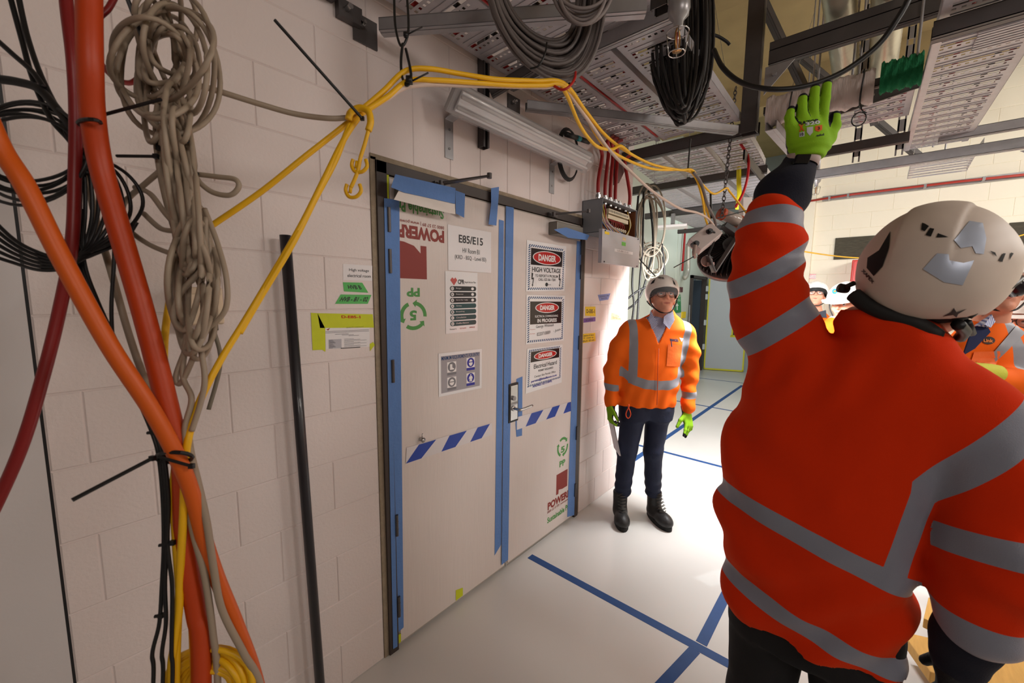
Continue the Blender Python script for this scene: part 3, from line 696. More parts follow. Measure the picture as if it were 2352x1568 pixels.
def channel(a, c, w, h, lab, m=None, name='strut_channel', lip=True, parent=None, up=(0, 0, 1), **k):
    a, c = Vector(a), Vector(c); u, v, n = basis(c - a, up); ln = (c - a).length; mid = (a + c) / 2; b = MB(); t = .003
    b.obox(mid - v * (h / 2 - t / 2), u, v, n, w, t, ln)
    for q in (-1, 1):
        b.obox(mid + u * q * (w / 2 - t / 2), u, v, n, t, h, ln); b.obox(mid + u * q * (w / 2 - .006) + v * (h / 2 - t / 2), u, v, n, .012, t, ln)
    if lip: b.obox(mid + u * 0 - v * (h / 2 + .001), u, v, n, w * .3, .002, ln)
    if parent is None: return b.build(name, m or m_steeld, label=lab, category='steel channel', **k)
    return b.build(name, m or m_steeld, parent, **k)
tray(.55, 3.05, 1.225, 1.50, ZT + .05, 'slotted cable tray nearest the block wall above the long light fitting')
tray(.75, 3.05, .985, 1.20, ZT + .05, 'slotted cable tray in the middle between the wall tray and the black cable coil')
tray(1.2, 3.05, .70, .955, ZT + .05, 'slotted cable tray behind the black cable coil beside the steel post')
for i, (ya, yb_, nm) in enumerate(((1.32, 1.60, 'left'), (1.0, 1.28, 'middle'), (.70, .96, 'right'))):
    tray(3.16, 3.95, ya, yb_, ZT + .03, 'short bent cable tray section past the wall strut, %s of three' % nm, drop=(3.3, .10))
for i, (ya, yb_, nm) in enumerate(((1.55, 1.95, 'left'), (1.1, 1.5, 'middle'), (.75, 1.05, 'right'))):
    tray(4.0, 5.38, ya, yb_, ZT + .02, 'far cable tray above the hanging flood light, %s of three' % nm)
tray(5.5, 8.2, 1.75, 2.15, ZT + .02, 'furthest cable tray above the flat white light panel', None)
# red and black cables lying in the trays
def laid(x0, x1, y, z, r, m, lab, nm='red_cable'):
    b = MB(); pts = [(x0 + (x1 - x0) * i / 8, y + .012 * math.sin(i * 1.9 + y * 40), z + r) for i in range(9)]; b.tube(smooth_path(pts, 4), r, 8)
    b.build(nm, m, label=lab, category='cable', smooth=True)
for nm_, ya, xx in (('wall-side tray', 1.27, (.6, 3.0)), ('middle tray', 1.03, (.8, 3.0)), ('tray behind the black coil', .75, (1.3, 3.0)), ('upper right tray', -.42, (1.8, 4.3)), ('narrow tray behind the thumb', -.08, (3.35, 3.7))):
    for k, w_ in enumerate(('first', 'second', 'third')): laid(xx[0], xx[1], ya + .055 * k + (.08 if k == 2 else 0), ZT + .055 + (.035 if 'narrow' in nm_ else -.028 if 'upper' in nm_ else 0), .011, m_redc if k != 1 else m_black, '%s cable lying in the %s, %s from the camera-right side' % ('red' if k != 1 else 'black', nm_, w_), 'red_cable' if k != 1 else 'black_cable')
# beams across
channel((1.70, 1.50, ZT + .02), (1.70, .60, ZT + .02), .041, .06, 'cross channel carrying the trays in front of the black cable coil', m_steel)
channel((3.10, 1.56, ZT + .0), (3.10, .60, ZT + .0), .06, .08, 'double cross channel at the foot of the steel post')
channel((4.02, 2.0, ZT - .02), (4.02, .70, ZT - .02), .06, .07, 'second cross channel beyond the block wall end')
channel((5.35, 2.3, ZT - .02), (5.35, 1.0, ZT - .02), .06, .07, 'third cross channel above the flat white light panel')
channel((6.9, 2.4, ZT - .02), (6.9, 1.4, ZT - .02), .06, .06, 'fourth cross channel, furthest along the corridor')
RODS = ('wall-side tray near the light fitting', 'wall end of the double cross channel', 'left end of the second cross channel', 'right end of the second cross channel', 'left end of the third cross channel', 'right end of the third cross channel', 'left end of the fourth cross channel', 'right end of the fourth cross channel', 'middle of the long cross channel by the far post', 'far end of the upper right tray', 'lower cross channel by the wrist watch', 'narrow tray behind the thumb', 'far end of the dark slotted rail', 'near left corner of the narrow tray', 'dark slanting flange behind the thumb', 'green foam pad')
for k, (x, y) in enumerate(((1.70, 1.45), (3.10, 1.50), (4.02, 1.9), (4.02, .8), (5.35, 2.2), (5.35, 1.1), (6.9, 2.3), (6.9, 1.5), (4.5, -.30), (4.9, -.40), (3.9, .42), (3.5, .14), (4.9, .56), (3.6, .36), (3.25, .16), (3.0, -.105))):
    MB().cyl((x, y, ZT + (.055 if x not in (3.5,) else .06)), (x, y, HC - (.35 if 3.88 < x < 4.27 or 6.58 < x < 6.97 else 0)), .006, 8).build('threaded_rod', m_steel, label='thin threaded rod above the ' + RODS[k], category='rod')
# diagonal braces from the wall
def brace(a, c, lab):
    a, c = Vector(a), Vector(c); r = thing('wall_brace', lab, 'brace', a)
    channel(a + (c - a).normalized() * .05, c, .045, .045, None, m_steel, 'brace_channel', parent=r)
    MB().box((a.x - .05, D - .008, a.z - .05), (a.x + .05, D - .001, a.z + .05)).build('wall_plate', m_steeld, r, bevel=.001)
    d_ = (c - a).normalized(); b = MB(); b.cyl((a.x - .02, D - .03, a.z + .01), (a.x - .02, D - .004, a.z + .01), .011, 6); b.cyl((a.x - .02, D - .045, a.z + .01), (a.x - .02, D - .02, a.z + .01), .006, 10); b.build('bolt', m_chrome, r)
brace((.885, D - .03, 2.665), (1.46, .66, 2.665), 'upper galvanised diagonal brace from wall plate to steel frame behind the grey coil')
brace((1.76, D - .03, 2.69), (2.89, .686, 2.69), 'long galvanised diagonal brace from wall plate to the post below the black coil')
b = MB(); b.box((.66, D - .12, 2.70), (.76, D - .001, 3.2)); bb = thing('wall_bracket', 'steel bracket box bolted high on the block wall above the upper brace', 'bracket', (.71, D, 2.70)); b.build('bracket_body', m_steeld, bb, bevel=.003)
for x in (.80,): MB().box((.77, D - .03, 2.66), (.86, D - .001, 2.72)).build('foot_plate', m_steeld, bb); MB().cyl((x, D - .06, 2.69), (x, D - .03, 2.69), .010, 8).build('bolt', m_chrome, bb)
# steel frame: posts, upper beam
channel((3.04, .645, ZT - .045), (3.04, .645, HC), .065, .09, 'dark steel post hanging from the soffit left of the raised hand', up=(0, 1, 0))
channel((3.05, .56, 3.12), (3.05, -1.1, 3.12), .06, .08, 'upper dark cross channel from the post to the right edge')
channel((3.05, .56, 3.187), (3.05, -.2, 3.187), .05, .045, 'thin upper rail just above the upper dark cross channel')
channel((1.50, .62, 2.66), (1.50, .62, HC), .05, .06, 'short steel post above the sprinkler beside the grey coil', up=(0, 1, 0))
def gusset(pts, lab, t=(1, 0, 0)):
    b = MB(); b.slab(pts, t, .006); c = sum((Vector(p) for p in pts), Vector()) / len(pts); b.cyl(c - Vector(t) * .012, c + Vector(t) * .016, .012, 6)
    b.build('gusset_plate', m_steel, label=lab, category='plate')
gusset([(3.0, .57, 3.06), (3.0, .57, 2.90), (3.0, .42, 3.06)], 'triangular gusset plate under the upper channel at the post')
channel((3.0, .56, 2.80), (3.0, -.12, 2.80), .04, .04, 'rail wrapped in pale cloth just above the raised hand', m_steeld)
# wrapped cloth and green foam pad on that rail
def wrap(y0, y1, z, rz, m, lab, name, cat):
    b = MB(); n = 30; rg = 14; vs = []
    for i in range(n + 1):
        y = y0 + (y1 - y0) * i / n
        for j in range(rg):
            a = 2 * math.pi * j / rg; k = 1 + .10 * math.sin(i * .9 + j * 1.7) + .06 * math.sin(i * 2.3 + j)
            vs.append((3.0 + math.cos(a) * .045 * k, y, z + math.sin(a) * rz * k))
    b.add(vs, [(i * rg + j, i * rg + (j + 1) % rg, (i + 1) * rg + (j + 1) % rg, (i + 1) * rg + j) for i in range(n) for j in range(rg)])
    return b.build(name, m, label=lab, category=cat, smooth=True)
m_cloth = mat('grey_white_wrap', (196, 182, 176), .8, bump=.5, bscale=25, stretch=(1, 6, 1))
wrap(.545, .05, 2.79, .085, m_cloth, 'pale cloth wrapping tied round the steel rail above the raised hand', 'cloth_wrap', 'wrapping')
wrap(.03, -.13, 2.82, .075, mat('green_foam', (16, 104, 62), .9, bump=.8, bscale=80), 'dark green fuzzy pad wrapped on the rail end beside the right-hand tray', 'foam_pad', 'padding')
for i, (y, w_) in enumerate(((.42, 'left'), (.27, 'middle'), (.10, 'right'))):
    ring = [(3.0 + math.cos(a) * .056, y + .004 * math.sin(a * 2), 2.79 + math.sin(a) * .098) for a in [k * math.pi / 8 for k in range(16)]]
    b = MB(); b.tube(ring, .0045, 6, closed=True); b.tube(smooth_path([(2.95, y, 2.70), (2.94, y - .01, 2.66), (2.95, y - .03, 2.645)], 4), .003, 5)
    b.build('cable_tie', m_black, label='black cable tie round the pale cloth wrap, %s of three' % w_, category='cable tie')
b = MB(); b.tube([(2.95 + 0, .10 + math.cos(a) * .03, 2.62 + math.sin(a) * .035) for a in [k * math.pi / 8 for k in range(16)]], .003, 6, closed=True); b.build('wire_ring', m_black, label='thin black wire ring hanging below the cloth wrap', category='ring')
# flanged ladder rail and its tray crossing behind the hand
flg = channel((3.25, .42, 2.78), (3.25, -.13, 2.86), .012, .085, 'dark perforated tray flange slanting behind the raised thumb', m_steeld, lip=False)
b = MB()
for i in range(7): b.cyl((3.24, .36 - i * .075, 2.79 + i * .011), (3.236, .36 - i * .075, 2.79 + i * .011), .010, 12)
b.build('punched_holes', mat('pale_hole', (190, 186, 168), .5), flg)
m_pinkt = mat('red_lit_tray', (176, 150, 150), .38, .7, var=.15, vscale=20)
tray(3.30, 3.75, -.12, .40, 2.84, 'narrow slotted tray behind the raised thumb carrying red cables')
# right-hand tray and its framing
tray(1.75, 4.35, -.46, -.135, ZT + .02, 'wide slotted cable tray at the upper right above the big helmet')
tray(4.45, 5.1, -.55, -.20, ZT + .0, 'small continuation of the upper right tray over the cream wall', drop=(4.6, .2))
channel((2.42, -.12, ZT - .03), (2.42, -1.2, ZT - .03), .06, .06, 'dark cross channel under the upper right tray at the frame edge', m_steeld)
channel((3.85, .45, ZT - .02), (3.85, -.14, ZT - .02), .05, .06, 'lower cross channel just right of the wrist watch')
channel((4.45, .45, ZT - .03), (4.45, -.95, ZT - .03), .06, .07, 'long cross channel right of the navy sleeve ending at the far post', m_steel)
channel((4.15, -.30, ZT + .02), (4.15, -.98, ZT + .02), .05, .06, 'dark upper cross channel joining the far post', m_steel)
channel((4.45, -.98, ZT - .26), (4.45, -.98, HC), .08, .09, 'pale galvanised hanging post at the right edge', m_steel, up=(0, 1, 0))
gusset([(4.44, -.72, ZT - .08), (4.44, -.93, ZT - .08), (4.44, -.93, ZT - .24)], 'large triangular gusset under the long cross channel at the far post')
gusset([(4.14, -.74, ZT - .03), (4.14, -.93, ZT - .03), (4.14, -.93, ZT - .17)], 'large triangular gusset under the upper cross channel at the far post')
b = MB(); [b.box((2.62 + .012 * k, -.44, ZT + .004 - .003 * (k % 2)), (2.632 + .012 * k, -.27, ZT + .014)) for k in range(14)]; b.build('tray_splice', m_tray, label='ribbed splice plate on the underside of the upper right tray', category='plate')
for i, (a, c) in enumerate((((2.9, .50, 2.675), (4.0, .42, 2.675)),)):
    channel(a, c, .06, .05, 'pale tray edge slanting down left of the wrist', m_tray)
channel((3.3, .72, 2.66), (5.3, .74, 2.66), .012, .07, 'dark slotted rail above the navy sleeve', m_steeld, lip=False)
# ducts
def duct(y, z, r, x0, x1, lab):
    b = MB(); n = int((x1 - x0) / .03); prof = []
    pts = [Vector((x0 + (x1 - x0) * i / n, y, z)) for i in range(n + 1)]; b.tube(pts, r, 22, rs=[r * (1 + .035 * (i % 2)) for i in range(n + 1)])
    return b.build('flexible_duct', mat('duct_foil', (196, 190, 170), .35, .75, bump=.5, bscale=20, var=.15, vscale=12), label=lab, category='duct', smooth=True)
duct(.235, 3.30, .075, 2.0, 4.6, 'silver spiral duct running overhead behind the raised hand, left of the pair')
duct(.03, 3.30, .075, 2.0, 4.6, 'silver spiral duct running overhead behind the raised hand, right of the pair')
duct(.95, 2.862, .09, 4.3, 7.0, 'silver spiral duct low over the corridor above the flood light')
for k, y in enumerate((.13, -.10)):
    b = MB(); 
    for i in range(9): b.box((4.0, y - .02, 2.70 + i * .12), (4.005, y + .02, 2.78 + i * .12))
    b.box((4.0, y - .022, 2.66), (4.004, y - .012, 3.85)); b.box((4.0, y + .012, 2.66), (4.004, y + .022, 3.85))
    b.build('slotted_hanger', m_steel, label='slotted steel hanger strip between the ducts, %s one' % ('left' if k == 0 else 'right'), category='hanger')
b = MB(); b.box((2.0, .05, 2.95), (2.05, .32, 3.0)); b.box((2.02, .10, 2.90), (2.03, .11, 2.97)); b.build('slotted_rail', m_steel, label='short slotted rail with a bolt at the top edge above the cloth wrap', category='rail')
# raking steel members up in the dark soffit zone
for i, (a, c, w_) in enumerate((((3.6, .75, 3.85), (4.3, .35, 3.0), 'left'), ((3.4, .35, 3.85), (4.6, .05, 3.1), 'middle'), ((4.6, .6, 3.8), (5.6, -.3, 3.0), 'right'))):
    channel(a, c, .05, .05, 'raking steel brace high under the soffit, %s of three' % w_)
for i, (a, c) in enumerate((((1560, 0), (1600, 120)), ((1760, 0), (1800, 150)), ((1640, 0), (1668, 175)), ((1870, 30), (1790, 300)))):
    MB().tube([P(*a, d=3.3), P(*c, d=3.1)], .0018, 5).build('suspension_wire', m_steel, label='thin suspension wire in the dark soffit zone, number %s from the left' % ('one', 'three', 'two', 'four')[i], category='wire')

# ------------------------------------------------------------ wall fittings
ly = D - .155; zc_ = 2.49; xa, xb = 1.185, 2.30
lt = thing('batten_light', 'long clear-covered twin tube light fitting mounted tilted on two wall brackets', 'light', ((xa + xb) / 2, ly, zc_ - .07))
n_ = Vector((0, -.75, -.66)).normalized(); t_ = Vector((1, 0, 0)); w_ = n_.cross(t_)
c0 = Vector(((xa + xb) / 2, ly, zc_))
MB().obox(c0 - n_ * .012, t_, w_, n_, xb - xa, .125, .03).build('body', mat('fitting_grey', (168, 164, 164), .5), lt, bevel=.012)
MB().obox(c0 + n_ * .012, t_, w_, n_, xb - xa - .06, .085, .012).build('reflector', mat('reflector_white', (214, 212, 214), .25, .2), lt, bevel=.003)
for k in (-1, 1): MB().cyl(c0 + n_ * .030 + w_ * .022 * k - t_ * .53, c0 + n_ * .030 + w_ * .022 * k + t_ * .53, .008, 12).build('tube', mat('lamp_tube_off', (226, 222, 222), .2), lt, smooth=True)
b = MB(); sec = [(-.062, .0), (-.060, .03), (-.045, .052), (-.02, .062), (.02, .062), (.045, .052), (.060, .03), (.062, .0)]; L_ = (xb - xa) / 2 - .008; vs = []
for sx, sh in ((-L_, .0), (-L_ + .004, .6), (-L_ + .03, 1), (L_ - .03, 1), (L_ - .004, .6), (L_, .0)):
    for a_, e_ in sec: vs.append(c0 + t_ * sx + w_ * a_ + n_ * (e_ * max(sh, .02) if e_ else 0))
m_ = len(sec); b.add(vs, [(i * m_ + j, i * m_ + j + 1, (i + 1) * m_ + j + 1, (i + 1) * m_ + j) for i in range(5) for j in range(m_ - 1)])
b.build('diffuser', mat('clear_diffuser', (236, 236, 240), .08, alpha=.16, spec=1.0), lt, smooth=True)
for x in (1.30, 2.13):
    b = MB(); b.box((x - .025, D - .004, 2.30), (x + .025, D - .0005, 2.47)); b.slab([(x - .025, D - .004, 2.47), (x + .025, D - .004, 2.47), (x + .025, ly + .02, 2.50), (x - .025, ly + .02, 2.50)], (0, .2, 1), .004)
    b.build('bracket', m_steel, lt)
    MB().cyl((x, D - .008, 2.345), (x, D - .003, 2.345), .006, 6).cyl((x, D - .008, 2.43), (x, D - .003, 2.43), .006, 6).build('screw', m_chrome, lt)
channel((1.51, D - .022, 2.40), (1.51, D - .022, 3.1), .042, .041, 'vertical strut channel on the wall behind the light fitting', m_steeld, up=(0, -1, 0))
channel((1.53, D - .05, 2.66), (1.75, 1.15, 2.86), .042, .042, 'short raking strut above the light fitting joining the wall channel', m_steeld)
# black coiled lead with connector hanging at the fitting's right end
b = MB(); cc = P(1307, 355, y=D - .05)
lead = thing('lamp_lead', 'black lamp lead coiled on the wall behind the right end of the light fitting', 'cable', cc - Vector((0, 0, .14)))
for k in range(3):
    R_ = .105 + .006 * k; b.tube([cc + Vector((math.cos(a) * R_ * 1.02, .006 * k - .004, math.sin(a) * (.145 + .006 * k))) for a in [i * math.pi / 14 for i in range(28)]], .0055, 8, closed=True)
b.build('loop', m_black, lead, smooth=True)
a_, c_ = P(1300, 308, y=D - .10), P(1352, 326, y=D - .10)
b = MB(); b.cyl(a_, a_.lerp(c_, .45), .015, 16); b.cyl(a_.lerp(c_, .6), c_, .015, 16); b.build('connector', m_black, lead, smooth=True)
MB().cyl(a_.lerp(c_, .45), a_.lerp(c_, .6), .0165, 16).build('connector_ring', mat('teal_ring', (30, 140, 150), .4), lead, smooth=True, label='teal ring on the connector')
# ------------------------------------------------------------ open terminal box
by = D - .16
X = lambda px, py, y=by: P(px, py, y=y)
tl_, br_ = X(1385, 455), X(1461, 540)
x0, x1 = X(1384, 480).x, X(1463, 500).x; z1, z0 = 2.335, 2.06
x0, x1 = 2.36, 2.86; z1 = X(1384, 453).z; z0 = X(1384, 532).z; x0 = X(1384, 480).x; x1 = X(1463, 500).x
bx = thing('terminal_box', 'open grey electrical terminal box on the block wall with coloured wires and lid hanging below', 'electrical box', ((x0 + x1) / 2, D, z0))
m_encl = mat('enclosure_grey', (128, 132, 138), .45); m_inner = mat('copper_brown_inside', (120, 70, 40), .5, var=.15)
b = MB(); t = .004; b.box((x0, by, z0), (x0 + t, D - .001, z1)); b.box((x1 - t, by, z0), (x1, D - .001, z1)); b.box((x0, by, z1 - t), (x1, D - .001, z1)); b.box((x0, by, z0), (x1, D - .001, z0 + t)); b.box((x0, D - .006, z0), (x1, D - .001, z1))
b.build('enclosure', m_encl, bx, bevel=.001)
b = MB(); b.box((x0 + .006, D - .012, z0 + .006), (x1 - .006, D - .007, z1 - .006)); b.box((x1 - .010, by + .01, z0 + .006), (x1 - .005, D - .01, z1 - .006)); b.build('lining', m_inner, bx)
lz1, lz0 = X(1383, 526, by - .02).z, X(1376, 603, by - .02).z; lx0, lx1 = X(1382, 540, by - .03).x - .0, X(1467, 585, by - .03).x
b = MB(); b.box((lx0, by - .035, lz0), (lx1, by - .031, lz1)); b.box((lx0, by - .031, lz0), (lx0 + .003, by - .008, lz1)); b.box((lx1 - .003, by - .031, lz0), (lx1, by - .008, lz1)); b.box((lx0, by - .031, lz0), (lx1, by - .008, lz0 + .003)); lid = b.build('lid', mat('lid_grey', (176, 174, 180), .35, .25, bump=.05), bx, bevel=.001)
s = Sheet((lx0, by - .035, lz1), (lx1, by - .035, lz1), (lx0, by - .035, lz0), (lx1, by - .035, lz0), (0, -1, 0), [m_yel, m_paper, mat('green_sticker', (104, 190, 66), .5), m_gink, m_beige], paper=None, thick=.0002)
s.rect(.05, .86, .16, .94, 0); s.rect(.50, .80, .59, .90, 4); s.rect(.48, .63, .59, .75, 2, 1); s.rect(.30, .40, .80, .49, 1); s.text('UA-BB1-C-01', .37, .42, .67, .47, 3, 2); s.text('L1 03', .51, .86, .58, .885, 3, 2); s.build('sticker', lid)
for u in (.06, .94): 
    for vv in (.04, .96): MB().cyl((lx0 + (lx1 - lx0) * u, by - .039, lz0 + (lz1 - lz0) * vv), (lx0 + (lx1 - lx0) * u, by - .035, lz0 + (lz1 - lz0) * vv), .005, 10).build('screw', m_black, lid)
b = MB(); s_x = lambda u: x0 + (x1 - x0) * u; s_z = lambda v: z0 + (z1 - z0) * v
b.box((s_x(.25), by + .03, s_z(.50)), (s_x(.84), by + .07, s_z(.62)), 0); b.box((s_x(.25), by + .025, s_z(.66)), (s_x(.84), by + .06, s_z(.80)), 0)
for i in range(22): b.box((s_x(.26 + i * .026), by + .024, s_z(.70)), (s_x(.27 + i * .026), by + .03, s_z(.77)), 1)
b.build('terminal_strip', [mat('terminal_cream', (216, 204, 176), .5), m_ink], bx)
for i in range(8): c = (s_x(.30 + .06 * i), by + .03, s_z(.22)); MB().cyl((c[0], c[1] - .012, c[2]), (c[0], c[1] + .02, c[2]), .012, 10).cyl((c[0], c[1] - .016, c[2]), (c[0], c[1] - .012, c[2]), .006, 8).build('terminal', mat('terminal_cream', (0, 0, 0)), bx)
wc_ = [mat('wire_blue', (40, 84, 160), .4), mat('wire_yellow', (206, 176, 50), .4), mat('wire_red', (160, 40, 40), .4), mat('wire_white', (216, 208, 204), .4), mat('wire_black', (26, 26, 30), .4)]
rr = random.Random(3)
for i in range(16):
    k = (0, 1, 2, 0, 1, 3, 0, 2, 1, 4, 0, 1, 2, 3, 1, 0)[i]; u0 = .04 + .012 * i; b = MB()
    pts = [(s_x(u0 + .02), by + .05, s_z(.93)), (s_x(u0), by + .03 + .004 * (i % 4), s_z(.7)), (s_x(u0 + .02 + .01 * (i % 3)), by + .02, s_z(.35)), (s_x(.2 + .03 * i), by + .015, s_z(.10 - .01 * (i % 3))), (s_x(.26 + .035 * i), by + .03, s_z(.05))]
    b.tube(smooth_path(pts, 6), .0032, 6, 0); b.build('wire', wc_[k], bx, smooth=True)
for i in range(8):
    b = MB(); b.tube(smooth_path([(s_x(.28 + .05 * i), by + .045, s_z(.52)), (s_x(.32 + .05 * i), by + .02, s_z(.40)), (s_x(.30 + .06 * i), by + .03, s_z(.24))], 5), .0028, 6); b.build('wire', wc_[2], bx, smooth=True)
for i in range(4):
    b = MB(); b.tube(smooth_path([(s_x(.88), by + .05, s_z(.95)), (s_x(.9 + .01 * i), by + .03, s_z(.5)), (s_x(.80 - .02 * i), by + .02, s_z(.08))], 6), .0032, 6); b.build('wire', wc_[(1, 0, 3, 1)[i]], bx, smooth=True)
# conduits into the box top
gl_u = (.04, .22, .36, .50, .62, .80, .93)
for i, u in enumerate(gl_u):
    b = MB(); b.cyl((s_x(u), by + .05, z1 - .02), (s_x(u), by + .05, z1 + .012), .016, 12); b.cyl((s_x(u), by + .05, z1 + .012), (s_x(u), by + .05, z1 + .03), .019, 6); b.cyl((s_x(u), by + .05, z1 + .03), (s_x(u), by + .05, z1 + .042), .014, 12); b.build('gland', m_chrome, bx)
for k, (px, py, u) in enumerate(((1383, 360, .04), (1398, 348, .22), (1408, 350, .36), (1418, 355, .50), (1438, 392, .93))):
    base_ = Vector((s_x(u), by + .05, z1 + .03)); up_ = P(px - 2, py - 25, y=by + .03)
    b = MB(); b.tube(smooth_path([base_, base_ + Vector((0, .0, .10)), P(px, py, y=by + .04), up_, up_ + Vector((.25, .06, .12))], 8), .0125, 12)
    b.build('red_conduit', m_redc, label='red flexible conduit rising from the terminal box, %s from the left' % ('first', 'second', 'third', 'fourth', 'rightmost, fifth')[k], category='conduit', group=None, smooth=True)
MB().slab([P(1410, 362, y=D - .1), P(1440, 382, y=D - .1), P(1422, 420, y=D - .1), P(1410, 425, y=D - .1)], (0, 1, 0), .006).build('hanger_plate', mat('red_reflecting_steel', (130, 100, 100), .4, .6), label='angled steel plate above the terminal box among the red conduits', category='plate')
# cream junction box on the wall behind the beige hank
a_, c_ = P(425, 690, y=D - .07), P(520, 740, y=D - .07)
jb_ = thing('junction_box', 'cream junction box on the block wall behind the beige cable hank', 'electrical box', ((a_.x + c_.x) / 2, D, c_.z))
zt, zb = P(500, 660, y=D - .08).z, P(500, 745, y=D - .08).z; b = MB(); b.box((a_.x, D - .08, zb), (P(514, 700, y=D - .08).x, D - .001, zt)); b.build('box', mat('cream_box', (206, 186, 160), .5), jb_, bevel=.006)
MB().box((a_.x + .004, D - .084, zb + .004), (P(514, 700, y=D - .08).x - .004, D - .08, zt - .02)).build('lid', mat('cream_lid', (214, 194, 168), .5), jb_, bevel=.003)
xk = P(490, 745, y=D - .04).x; MB().cyl((xk, D - .04, zb - .02), (xk, D - .04, zb), .012, 12).build('gland', m_black, jb_)
MB().tube(smooth_path([(xk, D - .04, zb - .02), (xk + .01, D - .045, zb - .12), (xk - .03, D - .05, zb - .26)], 6), .006, 8).build('lead', mat('beige_sheath_dark', (120, 112, 98), .5), jb_, smooth=True)
# tall black pipe leaning on the wall
a_, c_ = P(655, 540, y=D - .045), P(745, 1700, y=D - .05); c_ = a_ + (c_ - a_) * ((a_.z - .0) / (a_.z - c_.z))
b = MB(); b.tube([a_, c_], .0175, 20); b.build('black_pipe', mat('black_pipe', (30, 28, 34), .4, coat=.2), label='tall black pipe leaning on the block wall left of the door', category='pipe', smooth=True)
# small hook knob on the door leaf
c = P(966, 1008, y=D - .01); MB().lathe(c, (0, -1, 0), [(0, 0), (.010, 0), (.010, .006), (.006, .014), (.012, .022), (0, .024)], 14).tube([c + Vector((0, -.012, 0)), c + Vector((0, -.016, .03))], .003, 6).build('door_hook', m_chrome, label='small metal hook fixed on the left door leaf above the striped tape', category='hook', smooth=True)

# ------------------------------------------------------------ flat light panel, signs, services along the recess
pc = P(1545, 521, x=5.2)
lp = thing('exit_light_panel', 'flat white emergency light panel hanging under the far cable tray', 'light', pc)
MB().obox(pc, Vector((.25, -.97, 0)), Vector((.97, .25, 0)), Vector((0, 0, 1)), .34, .22, .03).build('panel', mat('panel_white', (226, 222, 220), .4), lp, bevel=.006)
MB().box((pc.x - .02, pc.y - .02, pc.z + .015), (pc.x + .02, pc.y + .02, pc.z + .16)).build('bracket', m_steel, lp)
s = Sheet(*[P(*k_, y=2.735) for k_ in ((1525, 674), (1563, 676), (1526, 722), (1564, 717))], (0, -1, 0), [mat('sign_green', (40, 140, 80), .4), mat('sign_pale', (226, 240, 230), .4)], thick=.004)
s.text('EMERGENCY', .05, .80, .96, .92, 1); s.text('STAIRS', .35, .62, .95, .76, 1)
s.poly([(.72, .15), (.78, .15), (.78, .38), (.86, .38), (.75, .52), (.64, .38), (.72, .38)], 1); s.poly([(.38, .15), (.46, .12), (.5, .3), (.58, .36), (.54, .45), (.42, .34)], 1); s.ell(.5, .5, .04, .04, 1)
s.build('exit_sign', label='green EMERGENCY STAIRS sign on the pale wall behind the standing worker', category='sign')
s = Sheet(*[P(*k_, x=10.18) for k_ in ((1597, 604), (1615, 604), (1597, 620), (1615, 620))], (-1, 0, 0), [m_grey, mat('exit_green', (30, 110, 60), .3)], thick=.05); s.rect(.5, .1, .95, .9, 1); s.text('EXIT', .52, .3, .93, .7, 0)
s.build('exit_box', label='small running man exit box above the far door', category='sign')
def pipe(pts, r, m, lab, name, cat): return MB().tube(smooth_path(pts, 5), r, 10).build(name, m, label=lab, category=cat, smooth=True)
yw = 2.70
pipe([P(1574, 525, y=yw), P(1570, 580, y=yw), P(1567, 622, y=yw)], .02, m_redc, 'vertical red conduit on the pale wall left of the far doorway', 'red_conduit', 'conduit')
pipe([P(1581, 560, y=2.67), P(1580, 615, y=2.67), P(1576, 634, y=2.65), P(1571, 638, y=2.67)], .045, mat('insulated_pipe', (190, 186, 176), .4, .5, bump=.4, bscale=20), 'silver lagged pipe bending into the pale wall by the far doorway', 'lagged_pipe', 'pipe')
pipe([P(1584, 700, y=yw), P(1581, 780, y=yw)], .012, m_steel, 'thin vertical conduit on the pale wall left of the far doorway', 'conduit', 'conduit')
channel(P(1472, 569, y=2.73), P(1517, 583, y=2.73), .06, .04, 'short strut channel on the pale wall behind the beige loops', m_steel)
for (a, c, lab, m) in (((1566, 716), (1574, 730), 'small yellow notice right below the green stairs sign', m_yel), ((1562, 659), (1567, 671), 'small dark red call point above the green stairs sign', mat('dark_red', (90, 30, 30), .4))):
    p_, q_ = P(*a, y=2.74), P(*c, y=2.74); MB().box((p_.x, 2.73, q_.z), (q_.x, 2.749, p_.z)).build('wall_notice', m, label=lab, category='notice', bevel=.002)

